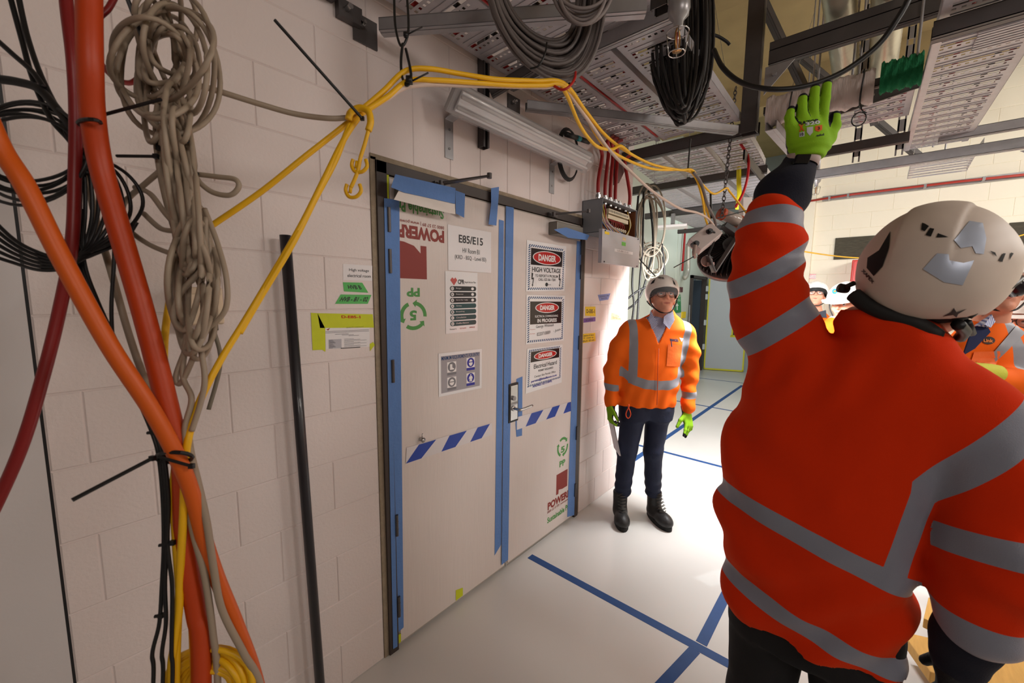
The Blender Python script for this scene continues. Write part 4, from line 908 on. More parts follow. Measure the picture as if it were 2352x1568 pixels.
# ------------------------------------------------------------ sprinklers
def sprinkler(c, top, lab, s=1.0, tilt=(0, 0, 1)):
    c = Vector(c); t = thing('sprinkler', lab, 'sprinkler', c)
    b = MB(); b.tube([c + Vector((0, 0, .055 * s)), Vector(top)], .016 * s, 14); b.lathe(c, (0, 0, 1), [(.0, .028 * s), (.012 * s, .028 * s), (.014 * s, .05 * s), (.026 * s, .062 * s), (.030 * s, .08 * s), (.028 * s, .11 * s), (.018 * s, .125 * s)], 18); b.build('fitting', m_steel, t, smooth=True)
    b = MB()
    for k in (-1, 1): b.tube(smooth_path([c + Vector((.006 * s * k, 0, .03 * s)), c + Vector((.016 * s * k, 0, .01 * s)), c + Vector((.012 * s * k, 0, -.018 * s)), c + Vector((0, 0, -.026 * s))], 4), .0025 * s, 6)
    b.lathe(c + Vector((0, 0, -.03 * s)), (0, 0, 1), [(0, 0), (.013 * s, 0), (.013 * s, .002), (0, .003)], 14); b.build('frame', mat('brass', (170, 130, 80), .3, .9), t, smooth=True)
    MB().tube([c + Vector((0, 0, .02 * s)), c + Vector((0, 0, -.02 * s))], .0035 * s, 8).build('bulb', mat('red_bulb', (190, 50, 30), .1, trans=.3), t, smooth=True, label='small red glass bulb')
    b = MB()
    for z, r in ((.02, .030), (-.035, .022)): b.tube([c + Vector((math.cos(a) * r * s, math.sin(a) * r * s, z * s)) for a in [k * math.pi / 8 for k in range(16)]], .0016 * s, 5, closed=True)
    for k in range(4): a = k * math.pi / 2 + .4; b.tube([c + Vector((math.cos(a) * .030 * s, math.sin(a) * .03 * s, .02 * s)), c + Vector((math.cos(a) * .022 * s, math.sin(a) * .022 * s, -.035 * s))], .0016 * s, 5)
    b.build('cage', m_chrome, t, smooth=True)
c = P(1556, 92, d=1.32); sprinkler(c, c + Vector((0, .01, .6)), 'caged pendent sprinkler in front of the black cable coil', 1.15)
c = P(1874, 436, d=3.6); sprinkler(c, c + Vector((0, 0, .50)), 'caged pendent sprinkler right of the navy sleeve under the cross channel', 1.1)

# ------------------------------------------------------------ chain and hanging flood light
FC = P(1690, 580, d=2.72)
fl = thing('flood_light', 'round finned work light hanging tilted on chain with grey driver box', 'light', FC + Vector((0, 0, -.25)))
nb_ = (CF * -.62 + CU * .62 + CR * -.45).normalized()     # back of the lamp
u_, v_, _ = basis(nb_, CR)
R0 = .24
b = MB(); b.lathe(FC, nb_, [(R0 * .92, -.045), (R0, -.04), (R0 + .004, -.01), (R0, .0), (R0 * .8, .012), (0, .012)], 48); b.build('rim', mat('lamp_rim', (70, 58, 56), .4, .5), fl, smooth=True)
b = MB()
for k in range(44):
    a = 2 * math.pi * k / 44; d_ = u_ * math.cos(a) + v_ * math.sin(a); tt_ = nb_.cross(d_)
    b.slab([FC + d_ * (R0 - .002) + nb_ * -.03, FC + d_ * (R0 - .004) + nb_ * .03, FC + d_ * R0 * .75 + nb_ * .065, FC + d_ * .07 + nb_ * .07, FC + d_ * .06 + nb_ * .012, FC + d_ * R0 * .8 + nb_ * .012], tt_, .0028)
b.build('cooling_fins', mat('fin_dark', (46, 40, 40), .45, .4), fl)
b = MB(); b.lathe(FC, nb_, [(.07, .01), (.07, .09), (.06, .10), (0, .10)], 32); b.build('hub', m_black, fl, smooth=True)
b = MB(); b.lathe(FC, nb_, [(R0 * .90, -.043), (0, -.043)], 48); b.build('lens', mat('lit_lens', (255, 250, 240), .3, emit=(255, 246, 232), es=14), fl)
lo_ = area('flood_light_lamp', FC - nb_ * .06, -nb_, R0 * 1.7, 42, (.96, .98, 1), 'DISK', spread=170)
# stirrup and driver
ea, eb = FC + v_ * 0 + CR * -.20 + CU * -.09 + CF * -.05, FC + CR * .17 + CU * .13 + CF * -.05
top_ = P(1655, 490, d=2.52)
b = MB(); b.bar(P(1640, 625, d=2.55), P(1692, 545, d=2.58), .035, .010); b.bar(P(1692, 545, d=2.58), P(1720, 520, d=2.66), .035, .012); b.bar(P(1640, 625, d=2.55), P(1625, 585, d=2.54), .045, .012); b.build('stirrup', m_steeld, fl, bevel=.002)
b = MB(); q_ = P(1622, 600, d=2.58); b.lathe(q_, CF * -1, [(0, 0), (.035, 0), (.035, .012), (0, .012)], 20); b.obox(P(1632, 606, d=2.55), CR, CU, CF, .045, .02, .01); b.build('pivot_plate', mat('pinkish_plate', (150, 120, 112), .4, .4), fl)
db_ = P(1618, 548, d=2.50); ax1, ax2 = (CR * .78 + CU * .62).normalized(), (CU * .72 - CR * .55 + CF * .3).normalized(); ax3 = ax1.cross(ax2).normalized(); ax2 = ax3.cross(ax1)
b = MB(); b.obox(db_, ax1, ax2, ax3, .17, .10, .075); dv = b.build('driver_box', mat('driver_grey', (196, 184, 180), .45), fl, bevel=.004)
MB().obox(db_ + ax2 * .048, ax1, ax2, ax3, .174, .006, .08).build('lid', mat('driver_lid', (150, 140, 136), .45), dv, bevel=.002)
for k, (px, py) in enumerate(((1597, 560), (1628, 532))):
    p_ = P(px, py, d=2.47); MB().cyl(p_ + CF * .03, p_ - CF * .015, .018, 12).cyl(p_ - CF * .015, p_ - CF * .03, .012, 12).build('gland', m_black, dv)
MB().tube(smooth_path([P(1597, 562, d=2.45), P(1594, 580, d=2.46), P(1596, 590, d=2.5)], 6), .012, 8).build('lead', mat('grey_flex', (150, 130, 120), .5), fl, smooth=True)
MB().tube(smooth_path([P(1630, 532, d=2.44), P(1641, 534, d=2.46), P(1638, 560, d=2.5), P(1628, 585, d=2.52), P(1636, 592, d=2.54)], 6), .006, 8).build('lead', m_black, fl, smooth=True)
b = MB(); b.obox(P(1680, 530, d=2.62), (CR * .8 - CU * .55).normalized(), (CU * .8 + CR * .55).normalized(), CF, .13, .035, .06); b.build('mount_arm', m_black, fl, bevel=.003)
b = MB(); ca, cb_ = P(1655, 490, d=2.66), P(1712, 515, d=2.70)
b.tube([ca, cb_], .038, 20); cyl_ = b.build('clear_cylinder', mat('clear_grey_plastic', (170, 158, 150), .2, var=.2, vscale=30), fl, smooth=True)
MB().tube([ca - (cb_ - ca).normalized() * .004, ca + (cb_ - ca) * .12], .040, 20).build('orange_cap', mat('orange_cap', (170, 66, 30), .5), cyl_, smooth=True)
MB().tube([cb_ - (cb_ - ca) * .28, cb_ + (cb_ - ca) * .02], .041, 20).build('orange_band', mat('orange_band', (226, 84, 24), .4), cyl_, smooth=True)
ch = thing('lifting_chain', 'dark steel chain hanging from the tray to the flood light', 'chain', P(1658, 500, d=2.60))
pA_, pB_ = P(1690, 200, d=2.75), P(1658, 500, d=2.60); n_l = int((pA_ - pB_).length / .030)
for i in range(n_l):
    c = pA_.lerp(pB_, (i + .5) / n_l); dd_ = (pB_ - pA_).normalized(); sd = CR if i % 2 else CF; sd = (sd - dd_ * sd.dot(dd_)).normalized()
    b = MB(); b.tube([c + dd_ * math.cos(a) * .019 + sd * math.sin(a) * .010 for a in [k * math.pi / 6 for k in range(12)]], .0032, 6, closed=True); b.build('link', m_steeld, ch, smooth=True)
# white channel box to the right of the chain, yellow sling
b = MB(); p_ = P(1712, 480, d=3.0); b.obox(p_, CR, CU, CF, .07, .16, .06); b.build('switch_box', mat('box_white', (206, 204, 200), .5), label='pale switch box hanging right of the chain above the flood light', category='box', bevel=.004)
# ------------------------------------------------------------ loose cables
m_yc = mat('yellow_cable', (232, 178, 12), .45, bump=.15, bscale=40); m_or = mat('orange_conduit', (226, 96, 20), .45, bump=.15, bscale=30); m_or2 = mat('red_orange_conduit', (184, 60, 8), .45, bump=.15, bscale=30)
m_rd = mat('dark_red_cable', (130, 24, 24), .4); m_bc = mat('black_cable', (18, 18, 20), .45); m_bg = mat('beige_cable', (156, 140, 122), .5); m_gy = mat('grey_cable', (104, 96, 94), .5)
m_pk = mat('pinkish_beige_cable', (206, 184, 170), .5); m_or3 = mat('bright_orange_conduit', (208, 90, 14), .45, bump=.15, bscale=30)
def path(pts, seg=10, dk=None): return smooth_path([P(p[0], p[1], d=(p[2] if len(p) > 2 else dk)) for p in pts], seg)
def cable(name, pts, r, m, lab, cat='cable', dk=None, group=None, n=10, parent=None, **k):
    return MB().tube(path(pts, 10, dk), r, n).build(name, m, parent, label=lab, category=cat, group=group, smooth=True, **k) if parent is None else MB().tube(path(pts, 10, dk), r, n).build(name, m, parent, smooth=True)
B = .70
cable('orange_conduit', [(205, -140, .62), (205, 0, .62), (207, 140, .62), (213, 260, .64), (232, 380, .66), (272, 520, .67), (322, 690, .68), (362, 840, .69), (402, 1000, B), (418, 1060, B + .01), (425, 1250, .72), (450, 1400, .73), (462, 1500, .73), (462, 1900, .74)], .0160, m_or2, 'thick red-orange conduit hanging down the far left through the cable tie', 'conduit')
cable('orange_conduit', [(-60, 200, .55), (0, 335, .57), (60, 430, .58), (140, 590, .60), (250, 790, .63), (345, 935, .66), (400, 1035, .68), (440, 1130, .70), (470, 1240, .72), (500, 1330, .74), (545, 1440, .76), (590, 1568, .78), (640, 1800, .8)], .0125, m_or3, 'bright orange conduit slanting from the left edge down across the bundle', 'conduit')
cable('red_cable', [(148, -140, .66), (152, 0, .66), (168, 140, .66), (174, 260, .67), (172, 400, .68), (165, 560, .68), (135, 720, .68), (100, 860, .67), (55, 1010, .66), (0, 1140, .66), (-80, 1300, .66)], .0088, m_rd, 'dark red cable curving down to the left edge', 'cable')
cable('red_cable', [(270, -20, .75), (250, 18, .74), (222, 50, .73), (216, 110, .73), (232, 145, .76), (262, 178, .80), (300, 190, .84), (330, 165, .86), (338, 140, .86), (332, 112, .85)], .005, m_rd, 'thin red cable looping beside the beige hank at the top', 'cable')
cable('yellow_cable', [(828, 264, .92), (790, 320, .90), (745, 410, .87), (690, 520, .84), (620, 640, .81), (560, 740, .78), (505, 830, .75), (455, 930, .72), (432, 1010, B), (425, 1080, .70), (420, 1200, .70), (412, 1350, .71), (404, 1568, .72), (400, 1900, .72)], .0062, m_yc, 'yellow cable sweeping from the hook down into the tied bundle')
cable('yellow_cable', [(822, 262, .925), (802, 290, .91), (770, 370, .885), (725, 455, .86), (672, 560, .83), (600, 680, .80), (550, 765, .775)], .0060, m_yc, 'second yellow cable beside the first, from the hook to mid wall')
cable('yellow_cable', [(826, 255, .93), (795, 285, .93), (700, 360, .90), (600, 440, .88), (495, 512, .86), (430, 555, .84), (405, 620, .82), (388, 700, .80), (378, 780, .78), (378, 860, .76), (392, 940, .74), (410, 1020, .72), (425, 1120, .72), (436, 1230, .72), (440, 1380, .73), (446, 1568, .74), (450, 1900, .74)], .0062, m_yc, 'yellow cable crossing from the hook behind the beige hank and down the bundle')
cable('yellow_cable', [(410, 1030, .71), (398, 1120, .71), (404, 1240, .71), (412, 1380, .71), (400, 1480, .71), (392, 1568, .71), (390, 1900, .72)], .0062, m_yc, 'yellow cable on the left side of the lower bundle')
hub = (1296, 192, 1.25)
cable('yellow_cable', [(826, 256, .925), (880, 210, .95), (930, 164, .98), (985, 158, 1.0), (1060, 170, 1.05), (1140, 182, 1.10), (1230, 186, 1.18), hub, (1345, 255, 1.42), (1390, 310, 1.6), (1440, 348, 1.8), (1500, 378, 2.0), (1560, 390, 2.15), (1592, 392, 2.2), (1608, 430, 2.3), (1626, 490, 2.42), (1632, 512, 2.50)], .0062, m_yc, 'upper yellow cable running from the hook along the ceiling to the flood light')
cable('yellow_cable', [(828, 262, .92), (890, 222, .95), (938, 186, .98), (1000, 184, 1.01), (1090, 190, 1.07), (1180, 196, 1.14), (1250, 196, 1.2), (1294, 196, 1.25), (1335, 245, 1.40), (1380, 325, 1.6), (1430, 362, 1.8), (1500, 388, 2.0), (1572, 391, 2.2), (1596, 405, 2.24), (1612, 450, 2.3), (1620, 500, 2.42), (1626, 518, 2.50)], .0062, m_yc, 'lower yellow cable running from the hook along the ceiling')
cable('yellow_cable', [(1290, 198, 1.25), (1305, 225, 1.30), (1328, 280, 1.40), (1350, 315, 1.48), (1375, 338, 1.55), (1405, 343, 1.62), (1425, 335, 1.7), (1445, 350, 1.8)], .0062, m_yc, 'short yellow cable loop sagging over the right end of the light fitting')
cable('yellow_cable', [(1590, 393, 2.2), (1615, 425, 2.3), (1640, 445, 2.4), (1668, 432, 2.45), (1676, 440, 2.5), (1700, 470, 2.55), (1735, 512, 2.6), (1790, 560, 2.9), (1850, 578, 3.4), (1970, 592, 4.0), (2100, 590, 4.1), (2340, 542, 4.1), (2440, 500, 4.1)], .006, m_yc, 'yellow cable strung on past the chain and across the cream wall')
cable('beige_cable', [(826, 266, .93), (890, 226, .955), (950, 196, .99), (1090, 196, 1.08), (1250, 200, 1.21), (1292, 198, 1.26), (1350, 275, 1.46), (1400, 345, 1.6), (1450, 395, 1.72), (1500, 440, 1.9), (1560, 478, 2.1), (1600, 488, 2.3), (1624, 500, 2.42), (1640, 518, 2.50)], .0062, m_pk, 'pale beige cable following the yellow cables to the flood light')
cable('beige_cable', [(815, 268, .92), (760, 272, .90), (680, 262, .88), (600, 240, .85), (520, 215, .82), (470, 200, .80), (440, 196, .79)], .0058, m_bg, 'beige cable from the hook back to the beige hank')
cable('grey_cable', [(1592, 395, 2.2), (1610, 420, 2.25), (1625, 470, 2.35), (1640, 500, 2.45), (1644, 520, 2.52)], .008, m_gy, 'brown-grey cable dropping to the flood light beside the yellow ones')
cable('red_cable', [(1686, 308, 3.05), (1702, 332, 2.95), (1718, 360, 2.9), (1718, 400, 2.9), (1708, 440, 2.9), (1690, 475, 2.85)], .009, mat('bright_red_cable', (206, 30, 34), .4), 'bright red cable arching down behind the chain', 'cable')
cable('yellow_sling', [(1697, 385, 3.45), (1697, 420, 3.4), (1698, 445, 3.4), (1694, 480, 3.4)], .018, mat('sling_yellow', (226, 214, 30), .6), 'yellow lifting sling hanging beside the chain', 'sling')
# thick black cable over the raised hand
cable('black_cable', [(1640, 115, 1.5), (1660, 155, 1.45), (1700, 188, 1.4), (1760, 204, 1.35), (1830, 202, 1.32), (1900, 182, 1.3), (1960, 150, 1.28), (2020, 100, 1.25), (2060, 45, 1.22), (2090, -10, 1.2), (2110, -80, 1.2)], .0085, m_bc, 'thick black cable looping just above the raised glove', 'cable', n=12)
cable('black_cable', [(1632, 78, 2.0), (1650, 84, 2.0), (1668, 95, 2.0), (1676, 103, 2.0)], .007, m_bc, 'short black cable end sticking out right of the black coil', 'cable')
# lower bundle of beige, black
cable('beige_cable', [(190, 330, .78), (205, 430, .77), (225, 520, .76), (260, 640, .75), (300, 780, .74), (345, 900, .73), (400, 1000, .72), (430, 1080, .71), (440, 1200, .71), (470, 1320, .72), (490, 1460, .73), (500, 1568, .74), (505, 1900, .74)], .0058, m_bg, 'beige cable running down inside the left bundle to the floor')
cable('beige_cable', [(430, 980, .72), (438, 1040, .71), (455, 1110, .71), (475, 1200, .71), (490, 1300, .72), (510, 1400, .73), (560, 1500, .74), (600, 1580, .75), (640, 1800, .76)], .0060, m_bg, 'outer beige cable on the right side of the lower bundle')
for k, (dx, lab) in enumerate(((0, 'leftmost'), (7, 'middle'), (13, 'rightmost'))):
    cable('black_cable', [(175 + dx, 480, .72), (180 + dx, 600, .72), (215 + dx, 700, .72), (262 + dx, 800, .71), (305 + dx, 890, .71), (352 + dx, 1000, .70), (366 + dx, 1060, .70), (374 + dx, 1150, .70), (376 + dx - 4 * (k == 2), 1250, .70), (372 + dx + 10 * (k == 2), 1340, .70), (366 + dx + 8 * k, 1430, .70), (372 - 22 * (k - 1) * -1, 1500, .70), (352 + 22 * k, 1568, .70), (330 + 26 * k, 1900, .70)], .0032, m_bc, 'thin black cable from the left coil down the wall, %s of three' % lab)
# yellow coil at the foot of the bundle
b = MB(); cc = P(478, 1585, d=.74)
for k in range(7):
    R_ = .036 + .006 * k; b.tube([cc + CR * math.cos(a) * R_ * 1.15 + CU * math.sin(a) * R_ * 1.1 + CF * (.004 * math.sin(3 * a + k) + .004 * (k % 3)) for a in [i * math.pi / 16 for i in range(32)]], .0055, 8, closed=True)
b.build('yellow_coil', m_yc, label='small coil of yellow cable at the foot of the left bundle', category='cable coil', smooth=True)
# ---- coils and hanks: one cable each
def loops(name, lab, loopf, n, r, m, cat='cable coil', seg=44, extra=None, closed=True):
    b = MB()
    for k in range(n): b.tube(loopf(k, seg), r, 7, closed=closed)
    if extra: extra(b)
    return b.build(name, m, label=lab, category=cat, smooth=True)
R1 = random.Random(11)
# big grey coil at the top centre
def grey(k, seg):
    j = k % 13; wx, hy = 136 - 3.6 * j + R1.uniform(-4, 4), 250 - 7.2 * j + R1.uniform(-4, 4); cx, cy = 1254 + R1.uniform(-5, 5) - 1.5 * j, -68; dk = 1.25 + .022 * (k // 13) + R1.uniform(-.012, .012) + .003 * j; ph = R1.uniform(0, 6)
    return [P(cx + wx * math.cos(a) + 34 * max(0, math.sin(a)) ** 2, cy + hy * math.sin(a) + 3 * math.sin(3 * a + ph), d=dk + .03 * math.cos(a)) for a in [2 * math.pi * i / seg for i in range(seg)]]
loops('grey_coil', 'large hanging coil of grey cable at the top centre', grey, 39, .0060, m_gy)
def grey2(k, seg):
    wx, hy = 60 + 3 * k, 116 - 9 * (k % 5); cx, cy = 1338, -60; dk = 1.20 + .012 * (k % 4)
    return [P(cx + wx * math.cos(a), cy + hy * math.sin(a), d=dk) for a in [2 * math.pi * i / seg for i in range(seg)]]
loops('grey_coil', 'smaller grey cable coil in front of the large one at the top edge', grey2, 8, .0055, mat('grey_cable_light', (126, 116, 114), .5))
for a, c, lab in (((1225, 150), (1254, 98), 'black cable tie round the left side of the large grey coil'),):
    cable('cable_tie', [(1218, 158, 1.2), (1238, 150, 1.19), (1252, 122, 1.19), (1256, 98, 1.2)], .0028, m_bc, lab, 'cable tie')
cable('red_tie', [(1272, 197, 1.22), (1290, 206, 1.21), (1306, 200, 1.21), (1320, 180, 1.24), (1322, 155, 1.28)], .004, mat('red_tie', (176, 30, 24), .4), 'red tie holding the yellow cables under the grey coil', 'cable tie')
# black coil
R2 = random.Random(5)
def blk(k, seg):
    u = k / 29; wx = 4 + 66 * ((k * 7) % 30) / 30; cx = 1572 + R2.uniform(-8, 8) - 6 * (k % 3); bot = 292 - 45 * abs(R2.uniform(-1, 1)) - 10 * (k % 4); hy = 210 + R2.uniform(-6, 6); cy = bot - hy; dk = 1.86 + .16 * u + R2.uniform(-.03, .03)
    return [P(cx + (wx if math.sin(a) < 0.6 else wx * (.94)) * math.cos(a) + (cx - 1560) * .2 * math.sin(a), cy + hy * math.copysign(abs(math.sin(a)) ** .8, math.sin(a)), d=dk + .09 * math.cos(a + k)) for a in [2 * math.pi * i / seg for i in range(seg)]]
loops('black_coil', 'long hanging coil of black cable left of the steel post', blk, 46, .0072, mat('black_cable_coil', (30, 27, 27), .5))
# black coil far left
R3 = random.Random(9)
def lb(k, seg):
    cx, cy, wx, hy = 62 + R3.uniform(-5, 5), 342 + 2 * k, 122 + 4 * k, 72 + 9 * k; dk = .70 + .010 * (k % 4); ph = R3.uniform(0, 6)
    return [P(cx + wx * math.cos(a) - .12 * hy * math.sin(a), cy + hy * math.sin(a) + 14 * math.cos(a) + 3 * math.sin(3 * a + ph), d=dk + .02 * math.sin(a + k)) for a in [2 * math.pi * i / seg for i in range(seg)]]
def lbx(b):
    for k, x in enumerate((176, 184, 196, 212, 226, 244, 262, 284, 300, 328)):
        b.tube(path([(150 + R3.uniform(-8, 8), 285, .70), (176 + R3.uniform(-5, 5), 330, .70), (x - (x - 185) * .25, 400, .70 + .003 * k), (x, 480 + R3.uniform(-10, 14), .70 + .004 * k), (x - (x - 185) * .4, 548, .70), (188 + R3.uniform(-7, 7), 585, .70), (178, 600, .70)], 8), .0030, 7)
    for k in range(6):
        b.tube(path([(-40, 480 + 20 * k, .69), (30, 548 + 11 * k, .69 + .003 * k), (90, 580 + 8 * k, .70), (150, 596 + 4 * k, .70), (195, 592, .70), (240 + 8 * k, 570 - 3 * k, .71), (285 + 6 * k, 530 - 4 * k, .715)], 8), .0030, 7)
loops('black_coil', 'tangled coil of thin black cable at the far left', lb, 6, .0030, m_bc, extra=lbx)
for k, (pts, lab) in enumerate(((((20, -20, .72), (50, 90, .72), (75, 180, .71), (115, 270, .70), (165, 330, .70), (200, 400, .70)), 'black cable dropping from the top left corner into the left coil'),
    (((40, -20, .72), (62, 80, .72), (95, 175, .71), (140, 262, .70), (180, 310, .70)), 'second black cable from the top left corner beside the first'),
    (((-20, 80, .7), (30, 125, .7), (75, 165, .7), (100, 200, .7)), 'thin black cable entering from the left edge, higher one'),
    (((-20, 180, .7), (40, 188, .7), (90, 205, .7), (135, 255, .7), (170, 300, .7)), 'thick black strand entering from the left edge into the coil'))):
    cable('black_cable', pts, .0042 if k != 3 else .007, m_bc, lab)
cable('black_cable', [(262, 540, .71), (262, 600, .71), (256, 700, .71), (258, 770, .71)], .003, m_bc, 'single thin black cable hanging straight below the left coil')
# beige hank, three masses of one long cable
R4 = random.Random(21)
def bh(k, seg):
    if k < 16: cx, cy, wx, hy, tl = 378 + R4.uniform(-30, 30), 135 + R4.uniform(-35, 35), 26 + R4.uniform(0, 90), 60 + R4.uniform(0, 115), R4.uniform(-1.0, 1.1)
    elif k < 26: cx, cy, wx, hy, tl = 418 + R4.uniform(-12, 12), 430 + R4.uniform(-20, 40), 10 + R4.uniform(0, 26), 190 + R4.uniform(-30, 30), .45
    else: cx, cy, wx, hy, tl = 450 + R4.uniform(-16, 16), 640 + R4.uniform(-40, 40), 14 + R4.uniform(0, 44), 130 + R4.uniform(-20, 40), R4.uniform(-.1, .12)
    dk = .74 + R4.uniform(-.03, .03); ph = R4.uniform(0, 6)
    return [P(cx + wx * math.cos(a) + tl * (hy * math.sin(a)) * .32 + 6 * math.sin(2 * a + ph), cy + hy * math.sin(a) + 5 * math.sin(3 * a + ph), d=dk + .035 * math.sin(2 * a + ph)) for a in [2 * math.pi * i / seg for i in range(seg)]]
def bx_extra(b):
    for pts in ([(365, 395, .74), (330, 425, .75), (300, 450, .76), (282, 475, .76), (290, 520, .76), (340, 560, .76), (400, 585, .75)], [(310, 430, .76), (345, 445, .75), (380, 490, .74), (420, 535, .73)], [(330, 490, .76), (370, 525, .75), (410, 530, .74)],
                [(452, 400, .74), (500, 406, .74), (540, 412, .74), (548, 430, .74), (528, 448, .74), (490, 442, .74), (460, 420, .74), (440, 390, .74)], [(470, 480, .74), (500, 560, .73), (520, 640, .72), (518, 710, .72), (480, 752, .72), (462, 755, .72)],
                [(462, 620, .72), (410, 680, .71), (398, 730, .71), (425, 758, .71), (450, 700, .71), (470, 600, .72), (472, 500, .73)], [(440, 770, .72), (405, 860, .72), (415, 880, .72), (440, 830, .72), (455, 780, .72)], [(430, 760, .72), (420, 860, .72), (440, 915, .71), (425, 980, .70), (428, 1030, .70)], [(455, 770, .72), (470, 860, .71), (462, 920, .71), (440, 990, .70)]):
        b.tube(path(pts, 8), .0047, 8)
loops('beige_hank', 'tangled hanging hank of beige cable in front of the block wall at left', bh, 34, .0046, m_bg, extra=bx_extra)
# beige loops behind the terminal box
R5 = random.Random(8)
def bl(k, seg):
    cx, cy, wx, hy = 1492 + R5.uniform(-8, 8), 520 + R5.uniform(-30, 30), 16 + 4 * k, 95 - 6 * k; dk = 3.6 + .05 * (k % 4)
    if k > 5: cx, cy, wx, hy = 1500, 588 + 6 * (k - 6), 34 - 5 * (k - 6), 32
    return [P(cx + wx * math.cos(a), cy + hy * math.sin(a), d=dk) for a in [2 * math.pi * i / seg for i in range(seg)]]
loops('beige_coil', 'beige cable loops hanging behind the terminal box', bl, 11, .0075, mat('beige_cable_pale', (150, 140, 124), .5))
for k, pts in enumerate((((1490, 440, 3.7), (1500, 560, 3.7), (1484, 640, 3.7), (1470, 680, 3.7), (1455, 700, 3.7), (1436, 712, 3.7)), ((1478, 440, 3.6), (1476, 560, 3.6), (1470, 640, 3.6), (1466, 700, 3.6), (1462, 760, 3.6)), ((1520, 560, 3.6), (1525, 640, 3.6), (1500, 655, 3.6), (1470, 665, 3.6), (1436, 690, 3.6)), ((1466, 450, 3.6), (1458, 560, 3.6), (1452, 650, 3.6), (1456, 700, 3.6), (1448, 760, 3.6)))):
    cable('black_cable', pts, .009, m_bc, 'black cable behind the helmet of the standing worker, %s of four' % ('lowest slanting', 'vertical right', 'upper slanting', 'vertical left')[k])
# ---- yellow hook with two S ends, black ties
hk = thing('cable_hook', 'yellow plastic cable hook with double hooked tail holding the yellow cables', 'hook', P(820, 450, d=.9))
b = MB(); ring = [(800, 275, .9), (806, 258, .9), (826, 248, .9), (846, 256, .9), (851, 280, .9), (846, 300, .9)]
b.tube(path(ring, 6), .0075, 10); b.tube(path([(846, 300, .9), (838, 330, .9), (828, 362, .9), (822, 392, .9), (812, 418, .9), (806, 430, .9)], 6), .0045, 8)
b.build('hook_body', m_yc, hk, smooth=True)
for k, (x, y, s_) in enumerate(((826, 380, 1), (812, 437, 1.05))):
    b = MB(); b.tube(path([(x - 15, y - 14, .9), (x - 18, y, .9), (x - 10, y + 14 * s_, .9), (x + 6, y + 14 * s_, .9), (x + 17, y + 2, .9), (x + 14, y - 14, .9)], 6), .0042, 8); b.tube(path([(x - 6, y - 10, .9), (x - 8, y + 6, .9)], 3), .004, 8); b.build('hook_end', m_yc, hk, smooth=True)
def tie(a, c, lab, w=.0028, wrapc=None, dk=.85):
    a, c = P(a[0], a[1], d=a[2]), P(c[0], c[1], d=c[2])
    b = MB(); b.tube([a, c], w, 6)
    if wrapc:
        cx, cy, rx, ry, dd = wrapc; b.tube([P(cx + rx * math.cos(t_), cy + ry * math.sin(t_), d=dd + .02 * math.sin(t_)) for t_ in [k * math.pi / 8 for k in range(16)]], w, 6, closed=True)
    b.obox(c, CR, CU, CF, .008, .008, .006)
    return b.build('cable_tie', m_bc, label=lab, category='cable tie')
tie((631, 46, .80), (832, 272, .88), 'long black cable tie tail rising up-left from the yellow hook', .0034)
tie((166, 1148, .58), (350, 1052, .66), 'long black cable tie tail pointing down-left from the tied bundle', .0034, (400, 1050, 42, 12, .69))
tie((370, 228, .66), (195, 275, .66), 'black cable tie tail across the red-orange conduit top', .0030, (205, 282, 26, 8, .64))
tie((268, 358, .72), (358, 359, .72), 'short horizontal black cable tie beside the beige hank')
tie((455, 400, .73), (365, 340, .72), 'black cable tie round the neck of the beige hank', .0028, (398, 332, 40, 12, .73))
tie((290, -10, .70), (330, 95, .72), 'black cable tie at the top of the beige hank', .0034)
tie((362, 1048, .66), (440, 1070, .68), 'second black tie tail pointing right from the tied bundle')
for k, (x, y) in enumerate(((232, 790), (345, 994), (372, 1252), (362, 1415), (388, 1248))):
    tie((x - 6, y, .70), (x + 8, y - 2, .70), 'small black tie knot on the thin black cables, number %s from the top' % ('one', 'two', 'three', 'five', 'four')[k], .003)
# suspension ties for the yellow run
b = MB(); b.tube(path([(905, -20, 1.0), (908, 60, .99), (922, 106, .985), (938, 70, .99), (934, -20, 1.0)], 6), .0032, 6); b.tube(path([(925, 100, .985), (921, 140, .98), (924, 178, .975), (936, 196, .97), (944, 170, .975), (932, 112, .985)], 6), .0034, 6); b.tube([P(934, 80, d=.985), P(970, 62, d=.99)], .0018, 5); b.tube([P(938, 190, d=.97), P(984, 167, d=.97)], .0022, 5)
b.obox(P(940, 184, d=.965), CR, CU, CF, .014, .016, .012); b.obox(P(932, 80, d=.98), CR, CU, CF, .010, .010, .008)
b.build('cable_tie', m_bc, label='linked black cable ties hanging from above, holding the yellow cables', category='cable tie', smooth=True)
tie((1586, 318, 2.1), (1580, 390, 2.2), 'black cable tie hanging from the cross channel to the yellow cables by the black coil', .004)
tie((1548, 614, 2.3), (1592, 590, 2.45), 'thin black tie tail pointing down-left from the flood light', .003)
tie((1716, 483, 2.5), (1650, 500, 2.5), 'thin black tie tail crossing the clear cylinder of the flood light', .003)
tie((1505, 634, 3.3), (1464, 590, 3.5), 'thin black tie tail below the beige loops', .005)
tie((1632, 440, 2.4), (1634, 500, 2.45), 'black tie bunch on the cables just above the flood light', .006)
